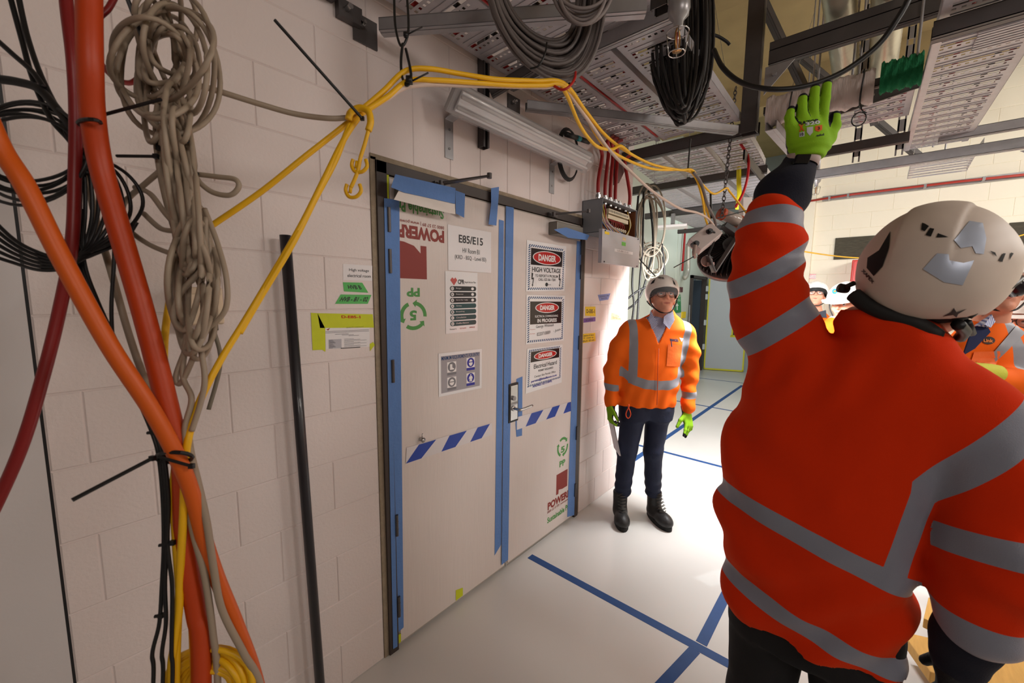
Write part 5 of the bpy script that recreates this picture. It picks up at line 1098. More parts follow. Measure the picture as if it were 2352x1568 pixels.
# ------------------------------------------------------------ people
ORANGE = (232, 70, 10); TAPE = (134, 138, 152); NAVY = (16, 18, 34)
m_skin = attr_mat('skin', (214, 150, 124), [('lips', (178, 106, 92), .45, 0), ('brow', (92, 74, 62), .7, 0)], 0.5, 0.1, 150)
m_hair = mat('grey_hair', (120, 112, 104), 0.8, bump=0.5, bscale=300)
m_jacket = attr_mat('orange_fleece', (216, 48, 2), [('navy', NAVY, .9, 0), ('tape', TAPE, .42, 0)], 0.95, 0.35, 500, 0.22)
m_vest = attr_mat('orange_vest_cloth', (250, 108, 20), [('tape', (142, 144, 152), .4, 0)], 0.8, 0.2, 500)
m_trous = mat('black_trousers', (14, 14, 18), 0.85, bump=0.3, bscale=40)
m_jean = mat('dark_denim', (26, 34, 58), 0.8, bump=0.4, bscale=50, var=0.25, vscale=12)
m_boot = mat('black_leather', (34, 32, 32), 0.5, bump=0.4, bscale=60, var=0.3, vscale=20)
m_sole = mat('rubber_sole', (22, 22, 22), 0.8)
m_glove = attr_mat('green_glove', (132, 182, 30), [('palm', (22, 24, 34), .6, 0)], 0.8, 0.4, 500)
m_helm = mat('white_helmet_shell', (232, 224, 216), 0.32, var=0.06, vscale=10, coat=0.2)
m_helmdirty = mat('used_helmet_shell', (206, 192, 180), 0.52, var=0.14, vscale=9, coat=0.0, bump=.1, bscale=30)
m_liner = mat('black_liner', (14, 14, 15), 0.7)
m_refl = mat('reflective_sticker', (176, 186, 204), 0.35, 0.3)
m_visor = mat('clear_visor', (235, 240, 245), 0.05, alpha=0.12, spec=0.8)
m_glass = mat('clear_lens', (235, 240, 245), 0.04, alpha=0.08, spec=0.9)
def check_mat():
    m = bpy.data.materials.new('checked_shirt'); m.use_nodes = True; nt = m.node_tree; b = nt.nodes['Principled BSDF']; b.inputs['Roughness'].default_value = .8
    tc = nt.nodes.new('ShaderNodeTexCoord'); dt = nt.nodes.new('ShaderNodeVectorMath'); dt.operation = 'DOT_PRODUCT'; dt.inputs[1].default_value = (.657, -.754, 0)
    sp = nt.nodes.new('ShaderNodeSeparateXYZ'); cb = nt.nodes.new('ShaderNodeCombineXYZ'); L = nt.links
    L.new(tc.outputs['Object'], dt.inputs[0]); L.new(tc.outputs['Object'], sp.inputs[0]); L.new(dt.outputs['Value'], cb.inputs['X']); L.new(sp.outputs['Z'], cb.inputs['Y'])
    ck = nt.nodes.new('ShaderNodeTexChecker'); ck.inputs['Scale'].default_value = 190
    ck.inputs['Color1'].default_value = rgb(216, 218, 232); ck.inputs['Color2'].default_value = rgb(62, 76, 140)
    L.new(cb.outputs[0], ck.inputs['Vector']); L.new(ck.outputs['Color'], b.inputs['Base Color']); return m
m_check = check_mat()
def V3(v): return Vector((float(v[0]), float(v[1]), float(v[2])))
def bounds(pts, pad):
    a = np.array([[p[0], p[1], p[2]] for p in pts]); return a.min(0) - pad, a.max(0) + pad
def chain(Q, pts, k=0.02):
    d = None
    for (a, ra), (b, rb) in zip(pts[:-1], pts[1:]):
        e = s_cap(Q, a, b, ra, rb); d = e if d is None else smin(d, e, k)
    return d
def head_sdf(Q, c, f, r, u, s=1.0):
    L = lambda a, b_, e: V3(c) + V3(f) * a * s + V3(r) * b_ * s + V3(u) * e * s
    ax = (f, r, u)
    d = s_ell(Q, L(0, 0, .03), (.098 * s, .077 * s, .10 * s), ax)
    d = smin(d, s_ell(Q, L(.028, 0, -.045), (.066 * s, .058 * s, .072 * s), ax), .03)
    d = smin(d, s_ell(Q, L(.066, 0, -.096), (.028 * s, .028 * s, .022 * s), ax), .02)
    for q in (-1, 1):
        d = smin(d, s_ell(Q, L(.066, .036 * q, -.025), (.028 * s, .026 * s, .03 * s), ax), .015)
        d = smin(d, s_cap(Q, L(.09, .012 * q, .03), L(.08, .05 * q, .03), .009 * s, .008 * s), .012)
        d = np.maximum(d, -s_ell(Q, L(.100, .032 * q, .006), (.016 * s, .019 * s, .012 * s), ax))
        d = smin(d, s_ell(Q, L(.076, .032 * q, .006), (.016 * s, .016 * s, .012 * s), ax), .002)
        d = smin(d, s_ell(Q, L(-.008, .080 * q, -.008), (.020 * s, .010 * s, .032 * s), ax), .006)
        d = smin(d, s_cap(Q, L(.098, .009 * q, -.026), L(.098, .012 * q, -.028), .008 * s, .008 * s), .006)
    d = smin(d, s_cap(Q, L(.093, 0, .02), L(.116, 0, -.022), .007 * s, .012 * s), .010)
    d = smin(d, s_cap(Q, L(.086, -.022, -.060), L(.086, .022, -.060), .010 * s, .010 * s), .008)
    d = np.maximum(d, -s_cap(Q, L(.099, -.018, -.0600), L(.099, .018, -.0600), .0022 * s, .0022 * s))
    return d
def helmet(parent, c, f, r, u, s=1.0, m=None, brim=True, strap_to=None, lamp=False):
    """climbing style work helmet as a hollow shell, with liner, chin strap"""
    m = m or m_helm; ax = (f, r, u); C = V3(c) + V3(u) * .060 * s
    def fn(Q):
        q = Q - A3(C); a, b_, e = q @ A3(f), q @ A3(r), q @ A3(u)
        d = s_ell(Q, C, (.145 * s, .118 * s, .118 * s), ax)
        d = np.maximum(d, -(s_ell(Q, C, (.136 * s, .109 * s, .110 * s), ax)))
        cut = -.035 * s - .035 * s * np.exp(-((a + .01 * s) / (.055 * s)) ** 2) - .02 * s * np.clip(-a / (.12 * s), 0, 1) + .02 * s * np.clip(a / (.1 * s), 0, 1)
        rid = .003 * s * np.cos(b_ / s * 70) * np.clip((e / s) / .1, 0, 1)
        return np.maximum(d - rid, cut - e)
    lo, hi = bounds([C], .17 * s)
    o, bv = organic('helmet', fn, lo, hi, .005 * s, m, parent)
    def fl(Q):
        q = Q - A3(C); e = q @ A3(u)
        return np.maximum(np.maximum(s_ell(Q, C, (.134 * s, .107 * s, .108 * s), ax), -s_ell(Q, C, (.122 * s, .096 * s, .098 * s), ax)), -.045 * s - e)
    ln, _ = organic('liner', fl, lo, hi, .007 * s, m_liner, o)
    L = lambda a, b_, e: V3(c) + V3(f) * a * s + V3(r) * b_ * s + V3(u) * e * s
    st = MB()
    for q in (-1, 1):
        for a0 in (.035, -.05): st.tube(smooth_path([L(a0, .098 * q, .0), L(a0 * .4 + .01, .090 * q, -.04), L(.035, .066 * q, -.085)], 5), .0045 * s, 6)
    st.tube(smooth_path([L(.035, -.066, -.085), L(.055, -.035, -.118), L(.062, 0, -.124), L(.055, .035, -.118), L(.035, .066, -.085)], 6), .005 * s, 6)
    st.build('chin_strap', m_black, o, smooth=True)
    return o, bv, C
def visor(parent, C, f, r, u, s=1.0):
    b = MB(); n = 16; vs = []
    for j in range(5):
        e = (-.005 - .0155 * j) * s
        for i in range(n + 1):
            a = math.radians(-75 + 150 * i / n); vs.append(C + V3(f) * math.cos(a) * (.150 + .002 * j) * s + V3(r) * math.sin(a) * .126 * s + V3(u) * (e - .012 * math.cos(a) * (j > 2)))
    fs = [(j * (n + 1) + i, j * (n + 1) + i + 1, (j + 1) * (n + 1) + i + 1, (j + 1) * (n + 1) + i) for j in range(4) for i in range(n)]
    b.add(vs, fs); b.build('visor', m_visor, parent, smooth=True)
def glasses(parent, c, f, r, u, s=1.0, dark=False):
    L = lambda a, b_, e: V3(c) + V3(f) * a * s + V3(r) * b_ * s + V3(u) * e * s
    b = MB(); g = MB()
    for q in (-1, 1):
        ring = [L(.110 - .10 * (bb * q / .06) ** 2 * .12, bb * q, ee) for bb, ee in ((.008, .018), (.03, .024), (.055, .02), (.062, .004), (.052, -.016), (.028, -.02), (.010, -.008))]
        b.tube(smooth_path(ring, 4, True), .0018 * s, 6, 0, True); g.add([L(.108, .034 * q, .003)] + ring, [(0, i + 1, (i + 1) % 7 + 1) for i in range(7)])
        b.tube([L(.098, .062 * q, .01), L(.0, .084 * q, .008)], .002 * s, 6)
    b.tube([L(.112, -.008, .012), L(.112, .008, .012)], .002 * s, 6)
    o = b.build('safety_glasses', m_black, parent, smooth=True); g.build('lens', m_glass, o)
def eyes(parent, c, f, r, u, s=1.0):
    w, ir = MB(), MB()
    for q in (-1, 1):
        p = V3(c) + V3(f) * .0785 * s + V3(r) * .032 * q * s + V3(u) * .006 * s
        w = MB(); w.lathe(p, f, [(0.0, -.012 * s)] + [(math.sin(t) * .0145 * s, -math.cos(t) * .0145 * s + 0) for t in [k * math.pi / 8 for k in range(1, 8)]] + [(0, .0145 * s)], 16)
        e = w.build('eye', mat('eye_white', (214, 208, 204), 0.3), parent, smooth=True)
        MB().lathe(p + V3(u) * .002 * s, f, [(0.0066 * s, .0132 * s), (0.0, .0152 * s)], 14).build('iris', mat('iris', (58, 52, 50), 0.2), e)
def hand(parent, name, wrist, dr_, pn, side, s=1.0, curls=(.3, .35, .4, .45), thumb=.7, h=.004, spread=.12, m=None):
    w, d0, n, t = V3(wrist), V3(dr_).normalized(), V3(pn).normalized(), V3(side).normalized()
    t = (t - d0 * t.dot(d0)).normalized(); n = d0.cross(t) if d0.cross(t).dot(n) > 0 else -d0.cross(t)
    segs = []
    for off, ln, cu, sp in zip((.031, .010, -.011, -.030), (.074, .082, .076, .060), curls, (1, .3, -.4, -1.1)):
        p = w + d0 * .092 * s + t * off * s; a = 0; di = (d0 + t * sp * spread).normalized(); rr = .0115
        fs = [(w + d0 * .05 * s + t * off * .8 * s, .014 * s), (p, rr * s)]
        for fr in (.42, .33, .25):
            a += cu; v = di * math.cos(a) + n * math.sin(a); p = p + v * ln * fr * s; rr -= .0009; fs.append((p, rr * s))
        segs.append(fs)
    b0 = w + d0 * .022 * s + t * .026 * s; b1 = b0 + (t * thumb + d0 * .62 + n * .25).normalized() * .05 * s; b2 = b1 + (t * thumb * .55 + d0 * .8 + n * .35).normalized() * .052 * s
    th = [(b0, .019 * s), (b1, .0135 * s), (b2, .011 * s)]
    def fn(Q):
        d = s_ell(Q, w + d0 * .052 * s, (.060 * s, .044 * s, .019 * s), (d0, t, n))
        d = smin(d, s_cap(Q, w - d0 * .045 * s, w + d0 * .02 * s, .033 * s, .030 * s), .02)
        dd = np.full(len(Q), 9.0)
        for fs in segs: dd = np.minimum(dd, chain(Q, fs, .004))
        return smin(smin(d, dd, .008), chain(Q, th, .008), .012)
    def pal(v):
        best = np.full(len(v), 9.0); o = np.zeros(len(v))
        for fs in segs + [th]:
            for (a_, ra), (b_, rb) in zip(fs[:-1], fs[1:]):
                a_, b_ = A3(a_), A3(b_); ba = b_ - a_; q = np.clip(((v - a_) @ ba) / (ba @ ba), 0, 1); x = v - a_ - q[:, None] * ba
                dd = np.linalg.norm(x, axis=1); mk = dd < best; best = np.where(mk, dd, best); o = np.where(mk, -(x @ A3(n)) + .001, o)
        tip = np.full(len(v), 9.0)
        for fs in segs: tip = np.minimum(tip, np.linalg.norm(v - A3(fs[-1][0]), axis=1) - .018 * s)
        return np.minimum(o, tip)
    lo, hi = bounds([w - d0 * .05 * s] + [p for fs in segs + [th] for p, _ in fs], .04 * s)
    return organic(name, fn, lo, hi, h, m or m_glove, parent, {'palm': pal})
def boot(parent, ankle, toe_dir, s=1.0, h=.006):
    a = V3((ankle[0], ankle[1], 0)); t = V3((toe_dir[0], toe_dir[1], 0)).normalized(); w = Vector((-t.y, t.x, 0)); up = Vector((0, 0, 1))
    def fn(Q):
        d = s_cap(Q, a + up * .075, a + up * .20, .052 * s, .056 * s)
        d = smin(d, s_ell(Q, a + t * .07 + up * .052, (.125 * s, .050 * s, .055 * s), (t, w, up)), .04)
        d = smin(d, s_ell(Q, a + t * .135 + up * .05, (.065 * s, .052 * s, .048 * s), (t, w, up)), .03)
        d = d + .0012 * wob(Q, 60, 5)
        return np.maximum(np.maximum(d, .028 - Q[:, 2]), Q[:, 2] - .215)
    lo, hi = bounds([a - t * .1, a + t * .22, a + up * .22], .07); o, bv = organic('boot', fn, lo, hi, h, m_boot, parent)
    b = MB(); ring = []
    for i in range(24):
        an = 2 * math.pi * i / 24; ring.append(a + t * (.062 + .145 * s * math.cos(an)) + w * ((.050 + .010 * math.cos(an)) * s * math.sin(an)))
    b.slab(ring, up, .032); b.build('sole', m_sole, o, bevel=.004)
    l = MB()
    for i in range(6):
        p = a + t * (.058 - .003 * i + .045 * (5 - i) / 5) + up * (.108 + .018 * i)
        l.tube(smooth_path([p - w * .028, p + t * .016 * s, p + w * .028], 4), .0028, 6); l.tube([p - w * .028, p + t * .012 + up * .018, p + w * .028 + up * .018], .0022, 5)
    l.build('laces', mat('boot_lace', (70, 66, 62), 0.8), o, smooth=True)
    return o
def person(label, base, stations, right, fwd, head, hf, hu, arms, legs, hs=1.0, h=.008, hb=.008, group=None, neck_r=.055):
    root = thing('person', label, 'person', base, group)
    hf = V3(hf).normalized(); hu = V3(hu); hu = (hu - hf * hu.dot(hf)).normalized(); hr = hf.cross(hu)
    zs = [s_[0] for s_ in stations]; top = stations[-1]; nb = Vector((top[1], top[2], top[0] - .06))
    thin = [(z, x, y, w - .02, d_ - .02) for z, x, y, w, d_ in stations]
    hc = V3(head)
    def fn(Q):
        d = s_loft(Q, thin, right, fwd)
        d = smin(d, s_cap(Q, nb, hc - hu * .06 * hs - hf * .01, neck_r * 1.1, neck_r), .03)
        d = smin(d, head_sdf(Q, hc, hf, hr, hu, hs), .015)
        for a_ in arms: d = smin(d, chain(Q, [(p, r_ * .62) for p, r_ in a_]), .03)
        for l_ in legs: d = smin(d, chain(Q, [(p, r_ * .7) for p, r_ in l_]), .04)
        return d
    pts = [hc] + [p for a_ in arms + legs for p, _ in a_] + [(s_[1], s_[2], s_[0]) for s_ in stations]
    lo, hi = bounds(pts, .16); lo[2] = max(lo[2] + .08, .02)
    L = lambda v: ((v - A3(hc)) @ A3(hf) / hs, (v - A3(hc)) @ A3(hr) / hs, (v - A3(hc)) @ A3(hu) / hs)
    def lips(v): a, b_, e = L(v); return np.where(a > .07, np.abs(e + .060) + np.abs(b_) * .30 - .0082, 1.)
    def brow(v): a, b_, e = L(v); return np.where(a > .05, np.maximum(np.abs(e - .031 + np.abs(np.abs(b_) - .03) * .15) - .004, np.abs(np.abs(b_) - .032) - .022), 1.)
    body, bv = organic('body', fn, lo, hi, hb, m_skin, root, {'lips': lips, 'brow': brow})
    eyes(body, hc, hf, hr, hu, hs)
    return root, body, bv, (hf, hr, hu)

# ---- the worker seen from behind, reaching up with the left arm
X0 = 1.33
rt, fw_ = (-0.08, -0.997), (0.997, -0.08)
ST = [(.765, X0, .054, .198, .145), (.90, X0, .058, .212, .152), (1.06, X0, .070, .226, .158), (1.17, X0, .072, .228, .158), (1.30, X0 + .005, .050, .232, .15), (1.40, X0 + .01, .012, .232, .14), (1.47, X0 + .01, -.022, .190, .12), (1.53, X0 + .015, -.058, .118, .105), (1.565, X0 + .02, -.060, .106, .102), (1.60, X0 + .02, -.044, .097, .098), (1.635, X0 + .02, -.018, .068, .088)]
LA = [(P(1806, 805, d=1.12), .100), (P(1772, 725, d=1.12), .088), (P(1757, 645, d=1.12), .079), (P(1766, 560, d=1.12), .076), (P(1772, 505, d=1.13), .071)]
LN = [(P(1772, 505, d=1.13), .064), (P(1800, 440, d=1.14), .062), (P(1832, 385, d=1.15), .044)]
RA = [(Vector((1.32, -.185, 1.405)), .098), (Vector((1.29, -.245, 1.29)), .092), (Vector((1.255, -.262, 1.13)), .088), (Vector((1.26, -.238, .985)), .078)]
RN = [(Vector((1.26, -.235, 1.0)), .062), (Vector((1.27, -.222, .87)), .052)]
LL = [(Vector((X0, .14, .80)), .108), (Vector((X0 + .01, .15, .45)), .082), (Vector((X0 + .02, .17, .10)), .066)]
RL = [(Vector((X0, -.04, .80)), .108), (Vector((X0 + .01, -.07, .45)), .082), (Vector((X0 + .02, -.10, .10)), .066)]
hF = CR * .80 + CF * .52 + CU * .30; hU = CU * .95 - CR * .12 - CF * .25
HC_ = P(2150, 655, d=.96)
root, body, bv, (hf, hr, hu) = person('worker seen from behind in orange fleece jacket reaching a gloved hand to the ceiling', (X0 + .01, .03, 0), ST, rt, fw_, HC_, hF, hU,
    [LA + LN, RA + RN], [LL, RL], 1.08, hb=.010)
def jk(Q):
    d = s_loft(Q, ST, rt, fw_, 2.4)
    d = smin(d, chain(Q, LA, .05), .055); d = smin(d, chain(Q, RA, .05), .028)
    d = smin(d, s_cap(Q, (X0 - .01, .12, 1.42), (X0, -.12, 1.42), .10, .10), .06)
    # cloth folds: diagonal drags towards the raised shoulder, rings on the sleeves
    y, z = Q[:, 1], Q[:, 2]
    drag = np.sin((z * .72 - y * .95) * 34 + 2.2 * np.sin(z * 5 + y * 7)) * np.clip((y - .02) * 5, 0, 1) * np.clip((1.5 - z) * 4, 0, 1)
    drag += .9 * np.sin((z + .55 * y) * 46 + 1.5 * np.sin(y * 12)) * np.clip((1.12 - z) * 5, 0, 1)
    sl = np.sin(z * 78 + 2.0 * np.sin(y * 26 + z * 9)) * np.clip((z - 1.55) * 8, 0, 1)
    sr = np.sin(z * 52 - y * 20 + 1.5 * np.sin(z * 17)) * np.clip((-y - .14) * 9, 0, 1) * np.clip((1.38 - z) * 6, 0, 1)
    return d + .0085 * drag + .0036 * sl + .004 * sr + .006 * wob(Q, 14, 3) + .0025 * wob(Q, 38, 6) + .005 * np.sin((y * 1.1 + z * .5) * 62 + 2 * np.sin(z * 14)) * np.exp(-((z - 1.47) / .085) ** 2) * np.clip((y + .16) * 5, 0, 1)
def plane3(a, b_, c_): n = (b_ - a).cross(c_ - a).normalized(); return a, n
pA = plane3(P(1684, 1120, x=X0), P(1900, 1262, x=X0 - .15), P(2065, 1345, x=X0 - .12))
pB = plane3(P(1655, 1275, x=X0), P(1800, 1410, x=X0 - .14), P(1985, 1512, x=X0 - .12))
def tp(v):
    dist = lambda pl: (v - A3(pl[0])) @ A3(pl[1])
    y, z, x = v[:, 1], v[:, 2], v[:, 0]
    la = chain(v, LA, .01); ra = chain(v, RA[1:], .01) - .012; tor = s_loft(v, ST, rt, fw_, 2.4)
    on_ra = np.minimum((z - 1.36) * .5 + 0 * z, ra - .02)   # negative near the right sleeve
    body_ = np.maximum(.0, 0 * z) - 1
    notarm = np.where(ra < tor - .004, 1.0, -1.0); notl = np.where((la < tor - .01) & (z > 1.40), 1., -1.)
    hoopA = np.maximum(np.maximum(np.abs(dist(pA)) - .024, notarm * .05), y * -1 - .165)
    hoopB = np.maximum(np.abs(dist(pB)) - .023, notarm * .05)
    ax = lambda p, q: (A3(q) - A3(p)) / np.linalg.norm(A3(q) - A3(p))
    d1 = ax(LA[2][0], LA[4][0]); t1 = np.maximum(np.abs((v - A3(LA[4][0])) @ d1 + .012) - .026, np.where(la < tor, -1., 1.))
    n2 = ax(P(1700, 705, d=1.12), P(1815, 615, d=1.05)); n2 = np.array([-.25, .45, .86])
    t2 = np.maximum(np.abs((v - A3(P(1765, 628, d=1.05))) @ (n2 / np.linalg.norm(n2))) - .022, np.where(la < tor, -1., 1.))
    n3 = np.array([-.1, .62, .78]); t3 = np.maximum(np.abs((v - A3(P(1800, 748, d=1.03))) @ (n3 / np.linalg.norm(n3))) - .026, np.where((z > 1.40) & (y > .07), -1., 1.))
    d4 = ax(RA[1][0], RA[2][0]); t4 = np.maximum(np.abs((v - A3(P(2240, 1238, d=.86))) @ d4) - .027, -notarm * .05)
    t5 = np.maximum(z - 1.0, -notarm * .05) + 0 * z
    n6 = np.array([0, .52, -.85]); q6 = (v - A3(P(2225, 1040, d=.88))) @ (n6 / np.linalg.norm(n6))
    n6 = np.array([0.0, .80, .60]); t6 = np.maximum(np.abs((v - A3(P(2205, 1065, d=.86))) @ n6) - .030, np.maximum(1.22 - z, -y - .9) ) ; t6 = np.maximum(t6, y + .11)
    bl = (y + .118 + (z - 1.15) * .16); t7 = np.maximum(np.maximum(np.abs(bl) - .022, z - 1.27), (dist(pA) * np.sign(pA[1].z)) * -1 - .02)
    return np.minimum.reduce([hoopA, hoopB, t1, t2, t3, t4, t5, t6, np.maximum(t7, notarm * .05)])
lo, hi = bounds([p for p, _ in LA + RA] + [(s_[1], s_[2], s_[0]) for s_ in ST], .13); lo[1] = min(lo[1], -.36); lo[0] = 1.12
lo[1] = -.38; hi[1] = .34; hi[0] = 1.54
jacket, jbv = organic('jacket', jk, lo, hi, .0065, m_jacket, root, {'tape': tp, 'navy': lambda v: np.full(len(v), 1.0)})
# collar
co_ = MB(); ring = [(math.cos(a_) , math.sin(a_)) for a_ in [k * math.pi / 16 for k in range(32)]]
def slv(Q): return np.maximum(chain(Q, LN, .03) + .003 * np.sin(Q[:, 2] * 70 + Q[:, 1] * 20), -9)
lo, hi = bounds([p for p, _ in LN], .085); organic('navy_sleeve', slv, lo, hi, .006, mat('navy_fleece', NAVY, 0.95, bump=0.3, bscale=300), root)
lo, hi = bounds([p for p, _ in RN], .085); organic('navy_sleeve', lambda Q: chain(Q, RN, .03) + .003 * np.sin(Q[:, 2] * 60), lo, hi, .006, MATS['navy_fleece'], root)
def tr_(Q):
    d = s_loft(Q, [(.70, X0, .052, .172, .125), (.90, X0, .052, .175, .125)], rt, fw_)
    return smin(smin(chain(Q, LL, .03), chain(Q, RL, .03), .015), d, .03) + .002 * wob(Q, 30, 8)
lo, hi = bounds([p for p, _ in LL + RL], .13); lo[2] = .07
organic('trousers', tr_, lo, hi, .009, m_trous, root)
for l_ in (LL, RL): boot(root, l_[-1][0], fw_, 1.05, .009)
# gloved left hand, fingers open, placed finger by finger
dG = 1.13; n_pal = (CF * 1.0 + CU * .15).normalized()
G = lambda x, y, o=0: P(x, y, d=dG + o)
fing = [[(G(1886, 300), .0150), (G(1889, 262), .0145), (G(1894, 228, .004), .0138), (G(1899, 194, .01), .0118)],
        [(G(1866, 300), .0150), (G(1866, 262), .0150), (G(1868, 232, .004), .0140), (G(1872, 203, .01), .0120)],
        [(G(1845, 302), .0150), (G(1842, 270), .0142), (G(1841, 243, .006), .0132), (G(1844, 224, .014), .0116)],
        [(G(1824, 314), .0145), (G(1815, 289), .0126), (G(1813, 269, .006), .0118), (G(1817, 252, .012), .0105)]]
thm = [(G(1878, 340), .022), (G(1903, 318), .0165), (G(1915, 290, .004), .0150), (G(1918, 266, .01), .0130)]
def gl(Q):
    d = s_ell(Q, G(1856, 315), (.056, .062, .024), (CR, CU, CF)); d = smin(d, chain(Q, [(G(1852, 362), .036), (G(1856, 335), .046)]), .03)
    dd = np.full(len(Q), 9.)
    for f_ in fing: dd = np.minimum(dd, chain(Q, f_, .004))
    d = smin(smin(d, dd, .010), chain(Q, thm, .01), .016)
    zc = np.maximum((Q - A3(G(1850, 366))) @ A3(CU) * -1 - 0.0, -9)
    return np.maximum(d + .0012 * np.sin((Q - A3(G(1856, 340))) @ A3(CU) * 300) * (Q[:, 2] < G(1856, 335).z), zc)
def gpal(v):
    best = np.full(len(v), 9.); o = np.ones(len(v)); tip = np.full(len(v), 9.)
    for f_ in fing + [thm]:
        for (a_, ra), (b_, rb) in zip(f_[:-1], f_[1:]):
            a_, b_ = A3(a_), A3(b_); ba = b_ - a_; q = np.clip(((v - a_) @ ba) / (ba @ ba), 0, 1); x = v - a_ - q[:, None] * ba
            dd = np.linalg.norm(x, axis=1); mk = dd < best; best = np.where(mk, dd, best); o = np.where(mk, (x @ A3(-CF + CR * (-1.5 if f_ is not thm else 1.2))) + .0035, o)
        tip = np.minimum(tip, np.linalg.norm(v - A3(f_[-1][0] + (f_[-1][0] - f_[-2][0]) * .2), axis=1) - .0155)
    far = np.linalg.norm(v - A3(G(1856, 318)), axis=1)
    palm = (v - A3(G(1856, 318))) @ A3(-CF) + .006
    return np.minimum(np.minimum(np.where(v[:, 2] > G(1856, 296).z, o, palm), tip), 9)
lo, hi = bounds([p for f_ in fing + [thm] for p, _ in f_] + [G(1850, 372)], .05)
glv, gbv = organic('glove', gl, lo, hi, .003, m_glove, root, {'palm': gpal})
m_gp = mat('glove_print', (22, 30, 22), 0.7); m_gw = mat('glove_print_white', (196, 200, 204), 0.6); m_go = mat('glove_print_orange', (206, 88, 30), 0.6)
def gt(t, x, y, w, hgt, b_=.03): return (t, (x, y), (w * .98, -w * .16), (-hgt * .1, -hgt), b_)
decal('glove_print', [], gbv, m_gp, glv, texts=[gt('RAZOR', 1835, 288, 48, 8, .05)], lift=.0008)
decal('glove_print', [], gbv, m_gp, glv, texts=[gt('eskd', 1875, 314, 18, 5, .03)], lift=.0008)
decal('glove_print', [[(1853, 293), (1867, 291), (1867, 304), (1860, 312), (1853, 304)]], gbv, m_gw, glv, step=4, lift=.0008)
decal('glove_print', [], gbv, m_gw, glv, texts=[gt('320', 1850, 290, 34, 8, .04)], lift=.0011)
decal('glove_print', [[(1872, 290), (1888, 287), (1888, 298), (1880, 303), (1872, 300)]], gbv, m_go, glv, step=4, lift=.0008)
decal('glove_print', [], gbv, m_go, glv, texts=[gt('X', 1835, 303, 13, 17, .06)], lift=.0008)
decal('glove_print', [[(1836, 305), (1848, 302), (1848, 313), (1836, 315)]], gbv, m_gw, glv, step=4, lift=.0008)
decal('glove_print', [], gbv, m_gp, glv, texts=[gt('10', 1838, 313, 8, 7, .03), gt('3', 1878, 299, 5, 7, .03)], lift=.0014)
# wrist watch
wc, wa = P(1843, 367, d=1.14), (P(1852, 340, d=1.14) - P(1834, 392, d=1.15)).normalized()
b = MB(); u_, v_, _ = basis(wa, CR)
b.lathe(wc, wa, [(.040, -.012), (.042, -.008), (.042, .008), (.040, .012)], 28, 0); wt = b.build('watch', mat('grey_watch_band', (170, 150, 144), 0.6), root, smooth=True)
cc = P(1842, 366, d=1.095); MB().obox(cc, CR, wa, CF, .040, .026, .010).build('watch_face', mat('dark_glass', (10, 10, 14), 0.08), wt, bevel=.003)
hand(root, 'glove', Vector((1.27, -.215, .86)), (.05, .06, -1), (.2, 1, 0), (.9, -.1, .2), 1.05, curls=(.35, .4, .45, .5), m=mat('black_glove', (18, 18, 22), 0.7, bump=.3, bscale=200), h=.005)
# helmet: used white shell with vents, reflective letters
hs = 1.22
C0 = P(2142, 612, d=.955)
def hfn(Q):
    q = Q - A3(C0); a, b_, e = q @ A3(hf), q @ A3(hr), q @ A3(hu)
    ax = (hf, hr, hu); d = s_ell(Q, C0, (.168, .136, .148), ax)
    d = smin(d, s_ell(Q, C0 - hf * .05 - hu * .03, (.125, .118, .10), ax), .02)
    inner = s_ell(Q, C0 - hu * .01, (.158, .127, .142), ax)
    cut = -.106 + .10 * np.clip(a, -.2, .0) * .0 - .060 * np.exp(-((a - .045) / .048) ** 2) + .02 * np.clip(-a / .1, 0, 1) + .045 * np.clip(a / .15, 0, 1)
    rid = .0055 * np.clip((np.abs(b_) - .045) / .006, 0, 1) * np.clip((e - .03) / .05, 0, 1) + .004 * np.clip((e + .02 - .35 * np.abs(a)) / .006, 0, 1) * 0
    return np.maximum(np.maximum(d + rid, -inner), cut - e)
lo, hi = bounds([C0], .2)
hel, hbv = organic('helmet', hfn, lo, hi, .0048, m_helmdirty, root)
organic('liner', lambda Q: np.maximum(np.maximum(s_ell(Q, C0 - hu * .012, (.152, .121, .135), (hf, hr, hu)), -s_ell(Q, C0 - hu * .012, (.13, .10, .12), (hf, hr, hu))), -.112 - (Q - A3(C0)) @ A3(hu)), lo, hi, .007, m_liner, hel)
decal('reflective_sticker', [[(2190, 552), (2226, 508), (2256, 513), (2264, 548), (2258, 584), (2240, 582), (2232, 566), (2206, 570)]], hbv, m_refl, hel, label='pale reflective letter sticker near the crown')
decal('reflective_sticker', [[(2120, 618), (2152, 582), (2178, 584), (2180, 598), (2212, 604), (2236, 598), (2210, 655), (2168, 648)]], hbv, m_refl, hel, label='pale reflective letter sticker below the first')
decal('vent', [[(2118, 512), (2124, 514), (2134, 520), (2124, 532), (2116, 528)], [(2136, 524), (2146, 526), (2138, 544), (2126, 540)], [(2154, 536), (2178, 545), (2150, 546)], [(2272, 576), (2284, 580), (2288, 590)], [(2302, 582), (2308, 582), (2300, 602), (2292, 598)], [(2320, 580), (2326, 582), (2316, 598)]], hbv, m_liner, hel, step=5)
decal('vent', [[(2046, 531), (2043, 570), (2028, 612), (2008, 634), (1992, 615), (1994, 592), (2020, 575)]], hbv, m_liner, hel, step=8)
decal('helmet_print', [[(2164, 726), (2184, 716), (2190, 706), (2196, 716), (2220, 708), (2200, 720), (2196, 728), (2188, 722)]], hbv, m_black, hel, step=5, texts=[('XAPEX', (1979, 622), (26, 30), (5, -5), .04)])
b = MB()
gp = lambda a, b_, e: C0 + hf * a + hr * b_ + hu * e
sd_ = -1 if (hr.dot(CF) > 0) else 1
